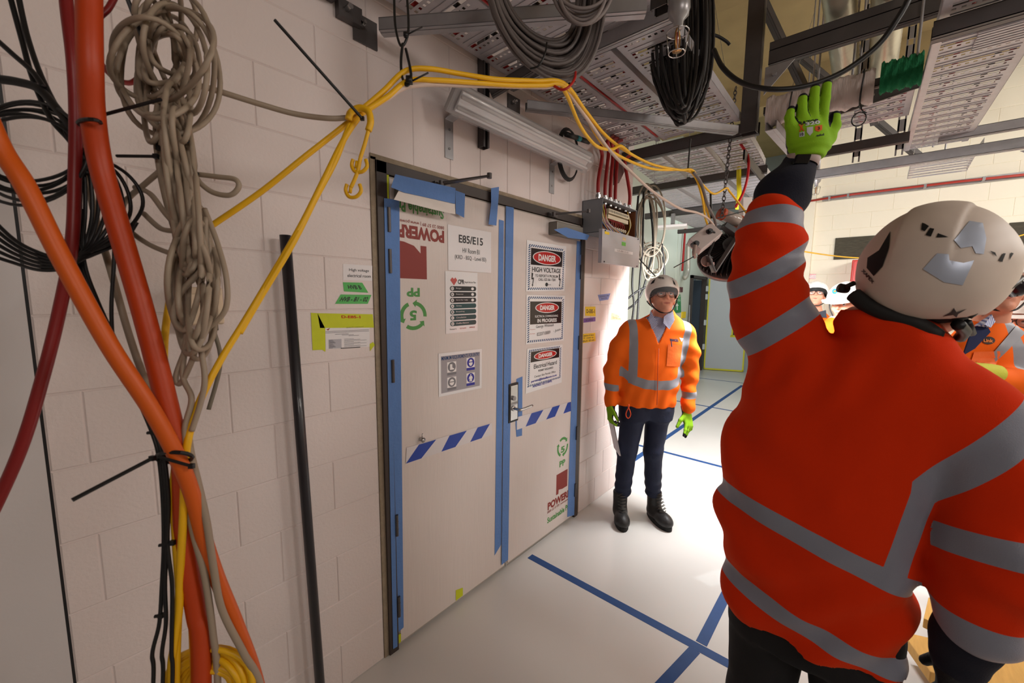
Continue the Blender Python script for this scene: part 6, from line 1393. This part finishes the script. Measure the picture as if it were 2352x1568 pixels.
b.tube(smooth_path([P(2225, 728, d=.86), P(2275, 690, d=.845), P(2325, 655, d=.85), P(2345, 640, d=.88)], 6), .006, 8)
b.tube(smooth_path([P(2228, 722, d=.86), P(2270, 695, d=.85), P(2300, 672, d=.85)], 6), .0055, 8)
b.build('goggle_strap', m_black, hel, smooth=True)
b = MB(); q = P(2326, 655, d=.90); b.lathe(q, CR * .5 + CU * .3 - CF * .3, [(.0, -.012), (.024, -.012), (.028, 0), (.024, .014), (0, .014)], 20); b.build('goggles', mat('smoked_goggle', (40, 36, 44), 0.15), hel, smooth=True)
b = MB(); k0 = P(1934, 662, d=1.03); b.lathe(k0, CR * -1 + CU * .2, [(0, -.014), (.010, -.014), (.012, -.004), (.012, .006), (0, .008)], 16); b.tube([k0, P(1962, 650, d=1.0)], .006, 8)
b.build('adjuster_knob', m_black, hel, smooth=True)
b = MB(); b.tube(smooth_path([P(1960, 676, d=.975), P(2000, 706, d=.945), P(2060, 730, d=.915), P(2110, 746, d=.895), P(2150, 770, d=.895)], 6), .017, 10); b.build('neck_pad', m_liner, hel, smooth=True)
b = MB(); b.tube(smooth_path([P(2200, 745, d=.87), P(2215, 760, d=.9), P(2205, 775, d=.93)], 5), .012, 8); b.tube(smooth_path([P(2222, 740, d=.88), P(2232, 765, d=.91)], 4), .008, 8); b.build('chin_strap', m_black, hel, smooth=True)
# ------------------------------------------------------------ the worker facing us, hands at his sides
ER, EF = Vector((.657, -.754, 0)).normalized(), Vector((-.754, -.657, 0)).normalized()
def facing(O):
    O = Vector(O)
    def Q(px, py, off=0):
        r = CF + CR * ((px - 1176) / FOC) + CU * ((784 - py) / FOC); p0 = O + EF * off
        return EYE + r * ((p0 - EYE).dot(EF) / r.dot(EF))
    return Q
O2 = (2.80, 1.17, 0); q2 = facing(O2)
def st_at(q, xl, xr, y, dp, off=0):
    a, c = q(xl, y, off), q(xr, y, off); m_ = (a + c) / 2; return (m_.z, m_.x, m_.y, (a - c).length / 2, dp)
ST2 = [st_at(q2, 1418, 1548, 928, .12), st_at(q2, 1419, 1556, 880, .13), st_at(q2, 1421, 1562, 830, .132), st_at(q2, 1426, 1572, 785, .125), st_at(q2, 1440, 1584, 755, .11), st_at(q2, 1462, 1572, 738, .09), st_at(q2, 1492, 1550, 722, .07), st_at(q2, 1498, 1545, 710, .06)]
RA2 = [(q2(1450, 755), .070), (q2(1422, 800), .064), (q2(1408, 850, -.01), .058), (q2(1403, 925, .03), .047)]
LA2 = [(q2(1572, 762), .070), (q2(1584, 810), .064), (q2(1584, 860, -.01), .058), (q2(1581, 938, .05), .046)]
HR2 = [(q2(1403, 925, .03), .035), (q2(1403, 940, .04), .03)]; HL2 = [(q2(1581, 938, .05), .035), (q2(1578, 950, .05), .03)]
LL2 = [(q2(1512, 940), .092), (q2(1500, 1035, .03), .066), (q2(1500, 1125), .058)]
RL2 = [(q2(1456, 940), .095), (q2(1440, 1035, .03), .068), (q2(1430, 1125), .060)]
h2c = q2(1521, 687, .03)
root2, body2, bv2, (f2_, r2_, u2_) = person('worker facing us in orange hi-vis jacket, dark jeans and boots, looking up beside the door', O2, ST2, ER, EF, h2c, EF + Vector((0, 0, .36)) + ER * -.08, (0, 0, 1),
    [RA2 + HR2, LA2 + HL2], [RL2, LL2], 1.0, hb=.0055, neck_r=.058)
def loc2(v): return (v - A3(O2)) @ A3(ER), (v - A3(O2)) @ A3(EF), v[:, 2]
zipx = float((q2(1512, 800, .12) - Vector(O2)).dot(ER)); vz = q2(1512, 790, .12).z
def jk2(Q):
    d = s_loft(Q, ST2, ER, EF, 2.3)
    d = smin(smin(d, chain(Q, RA2, .04), .035), chain(Q, LA2, .04), .035)
    a, b_, z = loc2(Q)
    d = d + .0035 * np.sin(z * 60 + a * 30 + 2 * np.sin(a * 14)) * np.clip((np.abs(a - .02) - .12) * 12, 0, 1) + .004 * wob(Q, 18, 11) + .003 * np.sin(a * 70 + 3 * np.sin(z * 9)) * np.clip((1.25 - z) * 3, 0, 1)
    wedge = np.maximum(np.abs(a - zipx - (z - vz) * .05) - (z - vz) * .42, .0 - b_)
    return np.maximum(d, -wedge)
tp2 = ((1440, 845), (1500, 882), (1556, 872))
hoopn = plane3(q2(1425, 866, .1), q2(1500, 884, .13), q2(1556, 880, .1))
def tape2(v):
    a, b_, z = loc2(v); tor = s_loft(v, ST2, ER, EF, 2.3); ra = chain(v, RA2, .02); la = chain(v, LA2, .02); arm = np.minimum(ra, la)
    na = np.where(arm < tor - .003, 1., -1.) * .05
    hoop = np.maximum(np.abs((v - A3(hoopn[0])) @ A3(hoopn[1])) - .026, na)
    aL = float((q2(1446, 800) - Vector(O2)).dot(ER)); aR = float((q2(1572, 800) - Vector(O2)).dot(ER))
    hz = q2(1446, 880, .1).z
    vl = np.maximum(np.abs(a - aL) - .027, hz - z); vr = np.maximum(np.abs(a - aR + .03 + (1.3 - z) * .12) - .027, hz - z)
    vl = np.maximum(vl, np.where((arm < tor - .02) & (z < 1.42), 1., -1.)); vr = np.maximum(vr, np.where((arm < tor - .02) & (z < 1.42), 1., -1.))
    s1 = np.maximum(np.abs(z - q2(1402, 884).z + (a + .3) * .1) - .024, -na); s2 = np.maximum(np.abs(z - q2(1580, 903).z) - .024, -na)
    return np.minimum.reduce([hoop, vl, vr, np.where(a < 0, s1, s2)])
lo, hi = bounds([p for p, _ in RA2 + LA2] + [(s_[1], s_[2], s_[0]) for s_ in ST2], .14)
j2, j2bv = organic('jacket', jk2, lo, hi, .0065, m_vest, root2, {'tape': tape2})
thin2 = [(z, x, y, w - .008, d_ - .008) for z, x, y, w, d_ in ST2]; thin2[-1] = thin2[-1][:3] + (.072, .068); thin2[-2] = thin2[-2][:3] + (.085, .075)
nk = q2(1519, 716, .01)
thin2 = thin2[:-1]; thin2[-1] = thin2[-1][:3] + (.066, .066)
organic('shirt', lambda Q: s_loft(Q, thin2[1:], ER, EF, 2.2), *bounds([(s_[1], s_[2], s_[0]) for s_ in ST2[2:]], .14), .007, m_check, root2)
b = MB()
for q, sx in ((-1, 1494), (1, 1545)):
    A_ = [q2(sx, 712, .07), q2(1513 - 12 * q * -1, 726, .10), q2(1517 + q * 6, 742, .125), q2(1517 + q * 20, 756, .125), q2(sx + q * 4, 735, .10)]
    b.slab(A_, EF, .004)
b.build('shirt_collar', m_check, root2, label='checked blue and white shirt collar')
MB().tube([q2(1513, 800, .145), q2(1511, 850, .148), q2(1509, 930, .142)], .0028, 6).build('zip', mat('orange_zip', (206, 84, 26), .5), j2, smooth=True)
decal('logo_print', [], j2bv, mat('navy_print', (40, 40, 70), .6), j2, texts=[('ventia', (1538, 783), (20, 2), (0, -8), .03)])
decal('logo_mark', [[(1560, 775), (1570, 777), (1565, 785)]], j2bv, mat('pale_blue_print', (190, 225, 240), .5), j2, step=5)
decal('chest_pocket', [[(1534, 790), (1566, 793), (1560, 842), (1530, 840)]], j2bv, mat('orange_pocket', (246, 112, 36), .7, bump=.3, bscale=60), j2, step=8, lift=.004)
b = MB(); b.tube(smooth_path([q2(1541, 778, .155), q2(1543, 796, .155)], 3), .003, 6); b.build('pen', m_navy, j2)
b = MB(); k = q2(1444, 928, .16); b.tube(smooth_path([k, k + Vector((0, 0, -.03))], 2), .005, 6); b.tube(smooth_path([k + Vector((0, 0, -.03)) + ER * x + Vector((0, 0, z)) for x, z in ((0, 0), (.015, -.03), (.014, -.055), (0, -.07), (-.014, -.055), (-.015, -.03))], 4, True), .0035, 6, closed=True)
b.build('clip', mat('orange_plastic', (238, 84, 30), .4), root2, smooth=True, label='orange glove clip hanging from the belt')
HB = [st_at(q2, 1430, 1538, 975, .10), st_at(q2, 1424, 1546, 900, .115)]
def tr2(Q):
    a = smin(chain(Q, LL2, .03), chain(Q, RL2, .03), .012); d = smin(a, s_loft(Q, [(HB[0][0] + .06,) + HB[0][1:], HB[1]], ER, EF), .055)
    return d + .0045 * np.sin(Q[:, 2] * 85 + 2 * np.sin(Q @ A3(ER) * 25)) * np.clip((.42 - Q[:, 2]) * 5, 0, 1) + .003 * wob(Q, 34, 4)
lo, hi = bounds([p for p, _ in LL2 + RL2], .13); lo[2] = .13
organic('jeans', tr2, lo, hi, .0075, m_jean, root2)
boot(root2, q2(1424, 1160), EF + ER * -.12, .95); boot(root2, q2(1502, 1160), EF + ER * .28, .95)
hand(root2, 'glove', q2(1403, 932, .04), (q2(1401, 975, .08) - q2(1403, 932, .04)), ER * 1.0 + EF * .1, EF, 1.0, curls=(.5, .65, .7, .7), h=.0045)
hand(root2, 'glove', q2(1577, 948, .05), (q2(1583, 985, .10) - q2(1577, 948, .05)), ER * -.7 - EF * .4, EF * .5 - ER * .8, 1.0, curls=(.1, .2, .45, .6), h=.0045, spread=.3)
h2, h2bv, hc2 = helmet(root2, h2c, f2_, r2_, u2_, .95)
decal('helmet_print', [], h2bv, m_black, h2, texts=[('PETZL', (1512, 640), (14, 1), (0, -4), .04)])
decal('vent', [[(1494, 653), (1499, 645), (1506, 640), (1502, 650)]], h2bv, m_liner, h2, step=4); decal('vent', [[(1545, 643), (1549, 648), (1552, 656), (1547, 652)]], h2bv, m_liner, h2, step=4)
visor(h2, hc2, f2_, r2_, u2_, .95); glasses(root2, h2c, f2_, r2_, u2_)
# papers in his right hand
b = MB(); a_, c_ = q2(1405, 958, .10), q2(1423, 1047, .14)
for k in range(3): b.slab([a_ + ER * .004 * k, a_ + EF * -.16 + ER * .004 * k, c_ + EF * -.16 + ER * .004 * k, c_ + ER * .004 * k], ER, .0012)
b.build('papers', m_paper, label='folded white papers held in the gloved hand of the worker facing us', category='papers')

# ------------------------------------------------------------ people further back on the right
def backperson(label, O, xs_l, xs_r, ys, dp, head, hf_, hs_, arms, outfit, hb=.009, skipj=False, group=None):
    q = facing(O); st = [st_at(q, a, c, y, d_) for a, c, y, d_ in zip(xs_l, xs_r, ys, dp)]; st = sorted(st)
    base = st[0]; lx = Vector((base[1], base[2], 0))
    legs = [[(lx + ER * s_ + Vector((0, 0, base[0] + .02)), .085), (lx + ER * s_ * 1.1 + Vector((0, 0, .45)), .07), (lx + ER * s_ * 1.2 + Vector((0, 0, .10)), .06)] for s_ in (-.09, .09)]
    am = [[(q(*p[:3]), p[3]) for p in a_] for a_ in arms]
    r_, b_, v_, fr = person(label, (lx.x, lx.y, 0), st, ER, EF, q(*head), hf_, (0, 0, 1), am, legs, hs_, hb=hb)
    def jf(Q):
        d = s_loft(Q, st, ER, EF, 2.3)
        for a_ in am: d = smin(d, chain(Q, a_, .04), .035)
        return d + .004 * wob(Q, 22, 2)
    def tpf(v):
        a = (v - A3(lx)) @ A3(ER); z = v[:, 2]; return np.minimum(np.maximum(np.abs(np.abs(a) - .12) - .026, st[-1][0] - .5 - z), np.abs(z - st[-1][0] + .52) - .026)
    lo, hi = bounds([p for a_ in am for p, _ in a_] + [(s_[1], s_[2], s_[0]) for s_ in st], .15)
    j, jb = organic('jacket', jf, lo, hi, .009, m_vest, r_, {'tape': tpf})
    def tf(Q): return smin(smin(chain(Q, legs[0], .03), chain(Q, legs[1], .03), .02), s_ell(Q, lx + Vector((0, 0, base[0] + .03)), (.16, .11, .12), (ER, EF, Vector((0, 0, 1)))), .03)
    lo, hi = bounds([p for l_ in legs for p, _ in l_], .16); lo[2] = .08
    organic('trousers', tf, lo, hi, .011, m_trous, r_)
    for l_ in legs: boot(r_, l_[-1][0], EF, 1.0, .012)
    return r_, b_, fr, q, j, jb
# vest wearer at the right edge
O5 = (3.02, -.48, 0)
r5, b5, fr5, q5, j5, jb5 = backperson('worker with arms folded and navy collar behind the big white helmet', O5,
    (2190, 2186, 2182, 2190, 2215, 2240), (2400, 2400, 2398, 2385, 2340, 2300), (1010, 930, 850, 790, 758, 738), (.14, .145, .14, .12, .09, .07),
    (2290, 672, .02), EF * .8 + ER * -.5 + Vector((0, 0, .35)), 1.0,
    [[(2372, 800, 0, .075), (2372, 900, .02, .068), (2330, 880, .17, .058), (2262, 862, .2, .048)], [(2205, 805, 0, .072), (2195, 890, .06, .066), (2215, 895, .18, .055)]], None)
nk5 = MB(); c5 = q5(2275, 748, .06)
nk5.slab([q5(2232, 752, .09), q5(2262, 742, .10), q5(2272, 762, .13), q5(2236, 800, .15), q5(2210, 815, .15)], EF, .006); nk5.build('fleece_collar', mat('navy_collar', (40, 48, 86), .9), r5)
MB().slab([q5(2236, 748, .11), q5(2275, 722, .09), q5(2283, 738, .11), q5(2272, 752, .13), q5(2258, 745, .13)], EF, .006).build('shirt_collar', m_check, r5)
decal('logo_print', [[(2270 + 15 * math.cos(t * .5236), 782 + 9 * math.sin(t * .5236)) for t in range(12)]], jb5, mat('dark_print', (50, 34, 30), .6), j5, step=6, lift=.003)
decal('logo_print', [], jb5, mat('orange_print', (240, 140, 60), .6), j5, texts=[('Link', (2258, 786), (22, 1), (0, -8), .04)], lift=.0045)
decal('chest_pocket', [[(2236, 808), (2300, 806), (2282, 845), (2226, 838)]], jb5, MATS['orange_pocket'], j5, step=10, lift=.005)
decal('strap_tape', [[(2332, 748), (2352, 765), (2305, 812), (2272, 842), (2278, 812)]], jb5, mat('vest_tape', (142, 144, 152), .4), j5, step=10, lift=.005)
b = MB(); b.lathe(q5(2215, 850, .26), q5(2262, 855, .25) - q5(2215, 850, .26), [(.036, 0), (.040, .01), (.038, .06), (.040, .12), (.038, .16)], 20); b.build('glove_cuff', mat('yellow_glove', (206, 206, 70), .8, bump=.4, bscale=200), r5, smooth=True)
hand(r5, 'hand', q5(2222, 852, .26), q5(2190, 846, .26) - q5(2222, 852, .26), EF * -1, (0, 0, 1), .95, curls=(.6, .7, .7, .7), m=mat('bare_skin', (196, 134, 110), .5))
# hard hat helper
def hardhat(parent, c, f, r, u, s, logo=None, label=None):
    C = V3(c) + V3(u) * .045 * s; ax = (f, r, u)
    def fn(Q):
        q = Q - A3(C); a, b_, e = q @ A3(f), q @ A3(r), q @ A3(u)
        d = s_ell(Q, C, (.140 * s, .115 * s, .125 * s), ax); d = d - .004 * s * np.exp(-(b_ / (.018 * s)) ** 2) * (e > 0)
        d = np.maximum(d, -(s_ell(Q, C, (.132 * s, .107 * s, .117 * s), ax))); d = np.maximum(d, -.012 * s - e)
        br = np.maximum(s_ell(Q, C + V3(f) * .035 * s, (.165 * s, .128 * s, .3 * s), ax), np.abs(e + .010 * s + .25 * np.clip(a - .1 * s, 0, 1)) - .004 * s)
        br = np.maximum(br, -s_ell(Q, C, (.130 * s, .105 * s, .3 * s), ax))
        return np.minimum(d, br)
    lo, hi = bounds([C], .21 * s); o, bv = organic('hard_hat', fn, lo, hi, .006 * s, m_helm, parent)
    st = MB(); L = lambda a, b_, e: V3(c) + V3(f) * a * s + V3(r) * b_ * s + V3(u) * e * s
    for q in (-1, 1): st.tube(smooth_path([L(.02, .098 * q, .03), L(.03, .088 * q, -.04), L(.055, .04 * q, -.11), L(.06, 0, -.12)], 5), .004 * s, 6)
    st.build('chin_strap', m_black, o, smooth=True)
    return o, bv
o5, ob5 = hardhat(r5, q5(2290, 668, .02), *fr5, 1.0)
# man in glasses at the frame edge
O6 = (3.65, -.72, 0)
r6, b6, fr6, q6, j6, jb6 = backperson('worker in white hard hat and clear glasses at the right edge of the group', O6,
    (2255, 2250, 2250, 2262, 2290), (2420, 2420, 2415, 2400, 2370), (1000, 900, 830, 790, 765), (.14, .14, .13, .11, .08),
    (2318, 742, .02), EF * .7 + ER * -.65 + Vector((0, 0, .05)), 1.05, [[(2402, 810, 0, .07), (2404, 900, .03, .062), (2370, 930, .15, .05)], [(2268, 812, 0, .07), (2262, 900, .03, .06), (2280, 930, .14, .05)]], None)
o6, ob6 = hardhat(r6, q6(2322, 738, .02), *fr6, 1.12)
decal('hat_sticker', [[(2302 + 10 * math.cos(t * .5236), 694 + 6 * math.sin(t * .5236)) for t in range(12)]], ob6, mat('blue_green_sticker', (30, 120, 150), .3), o6, step=5, lift=.002)
glasses(r6, q6(2318, 742, .02), *fr6, 1.05)
# two people in the far middle
O3 = (5.3, .38, 0)
r3, b3, fr3, q3, j3, jb3 = backperson('worker in dark-rimmed pale helmet and glasses looking up, left of the round-logo hard hat', O3,
    (1838, 1838, 1840, 1848, 1862), (1912, 1912, 1910, 1902, 1890), (860, 800, 750, 728, 716), (.13, .13, .12, .1, .07),
    (1872, 684, .02), EF * .8 + ER * -.55 + Vector((0, 0, .55)), 1.0, [[(1846, 742, 0, .06), (1840, 790, 0, .055), (1842, 830, .05, .045)], [(1904, 742, 0, .06), (1910, 790, 0, .055), (1908, 830, .05, .045)]], None)
o3, ob3, _c = helmet(r3, q3(1872, 684, .02), *fr3, 1.0); glasses(r3, q3(1872, 684, .02), *fr3)
MB().slab([q3(1880, 716, .1), q3(1896, 712, .1), q3(1898, 730, .12), q3(1884, 728, .12)], EF, .006).build('collar', mat('dark_collar', (50, 54, 66), .8), r3)
O4 = (4.35, .16, 0)
r4, b4, fr4, q4, j4, jb4 = backperson('worker in peaked white hard hat with a round coloured logo behind the big helmet', O4,
    (1885, 1885, 1888, 1898, 1915), (1985, 1985, 1982, 1972, 1955), (880, 810, 765, 740, 725), (.13, .13, .12, .1, .07),
    (1940, 700, .02), EF * .45 + ER * -.85 + Vector((0, 0, -.05)), 1.0, [[(1896, 757, 0, .062), (1890, 810, 0, .055), (1895, 860, .05, .045)], [(1974, 757, 0, .062), (1982, 810, 0, .055), (1978, 860, .05, .045)]], None)
o4, ob4 = hardhat(r4, q4(1942, 698, .02), *fr4, 1.08)
decal('hat_sticker', [[(1917 + 6 * math.cos(t * .5236), 669 + 6 * math.sin(t * .5236)) for t in range(12)]], ob4, MATS['blue_green_sticker'], o4, step=3, lift=.002)
decal('hat_sticker_centre', [[(1918 + 2.5 * math.cos(t * .5236), 669 + 2.5 * math.sin(t * .5236)) for t in range(12)]], ob4, mat('logo_orange', (224, 110, 40), .3), o4, step=3, lift=.003)
# ------------------------------------------------------------ on and by the far wall
def farbox(a, c, lab, m, name, cat, t=.02, **k):
    p, q = P(*a, x=7.2), P(*c, x=7.2); b = MB(); b.box((7.2 - t, q.y, q.z), (7.195, p.y, p.z)); return b.build(name, m, label=lab, category=cat, bevel=.003, **k)
m_ply = mat('weathered_plywood', (70, 66, 54), .8, bump=.6, bscale=25, var=.6, vscale=14, stretch=(1, 1, 4))
farbox((1919, 547), (2020, 592), 'dark weathered board fixed on the cream wall left of the big helmet', m_ply, 'board', 'board')
farbox((2318, 512), (2420, 575), 'dark weathered board fixed on the cream wall at the right edge', m_ply, 'board', 'board')
m_redcab = mat('red_cabinet', (206, 44, 30), .35)
p, q = P(1958, 598, x=7.0), P(2030, 760, x=7.0); b = MB(); b.box((6.9, q.y, q.z), (7.19, p.y, p.z)); cb = thing('hose_cabinet', 'red fire cabinet on the cream wall left of the big helmet', 'cabinet', (7.19, (p.y + q.y) / 2, q.z)); b.build('body', m_redcab, cb, bevel=.01)
b = MB(); b.box((6.885, q.y + .02, q.z + .02), (6.9, p.y - .02, p.z - .02)); dd_ = b.build('door', m_redcab, cb, bevel=.004); MB().box((6.87, p.y - .08, (p.z + q.z) / 2 - .05), (6.885, p.y - .06, (p.z + q.z) / 2 + .05)).build('handle', m_chrome, dd_)
p, q = P(2340, 575, x=6.6), P(2440, 700, x=6.6); b = MB(); b.box((6.6, q.y, q.z), (6.9, p.y, p.z)); cb = thing('hose_cabinet', 'red fire cabinet at the right edge behind the crew', 'cabinet', (6.75, (p.y + q.y) / 2, q.z)); b.build('body', m_redcab, cb, bevel=.01)
MB().box((6.585, q.y + .02, q.z + .02), (6.6, p.y - .02, p.z - .02)).build('door', m_redcab, cb, bevel=.004)
for s_ in (.05, -.05): pass
MB().cyl((6.75, (p.y + q.y) / 2, 0), (6.75, (p.y + q.y) / 2, q.z), .03).build('stand', m_redcab, cb)
s = Sheet(*[P(*k_, x=7.19) for k_ in ((1850, 629), (1874, 629), (1850, 640), (1874, 640))], (-1, 0, 0), [m_paper, m_red], thick=.002); s.rect(0, .8, 1, 1, 1); s.rect(0, 0, 1, .15, 1); s.text('DO NOT USE', .08, .5, .92, .72, 1); s.text('KEEP CLEAR', .08, .25, .92, .45, 1)
s.build('small_sign', label='small white sign with red lettering on the cream wall corner', category='sign')
b = MB(); pts = [P(x, y, x=7.09) for x, y in ((1830, 466), (1960, 446), (2060, 434), (2200, 417), (2400, 396))]; b.tube(pts, .014, 10)
rp = b.build('red_pipe', mat('red_pipe_paint', (168, 50, 40), .4), label='thin red sprinkler pipe along the cream far wall', category='pipe', smooth=True)
for x, y in ((1905, 455), (1948, 449), (2125, 427), (2260, 410)): c = P(x, y, x=7.09); MB().box((7.075, c.y - .012, c.z - .02), (7.198, c.y + .012, c.z + .022)).build('pipe_clip', m_steel, rp)
b = MB(); b.box((7.15, -4, 3.0), (7.198, .55, 3.06)); b.build('trunking', m_steel, label='grey steel channel fixed on the cream wall just above the red pipe', category='channel')
# floor items low on the right
m_wood = mat('pallet_wood', (196, 150, 78), .7, bump=.4, bscale=30, var=.2, vscale=10, stretch=(1, 8, 1))
for i, (a, c) in enumerate((((2300, 1478), (2352, 1500)), ((2262, 1545), (2330, 1562)))):
    p, q = P(*a, z=.1), P(*c, z=.1); tv = (q - p).normalized(); n_ = Vector((-tv.y, tv.x, 0)); b = MB(); b.obox((p + q) / 2 + tv * .1, tv, n_, Vector((0, 0, 1)), .75, .22, .05)
    b.build('timber_plank', m_wood, label=('upper pale timber plank on the floor behind the black glove' if i == 0 else 'lower pale timber plank on the floor at the bottom right corner'), category='plank', bevel=.004)
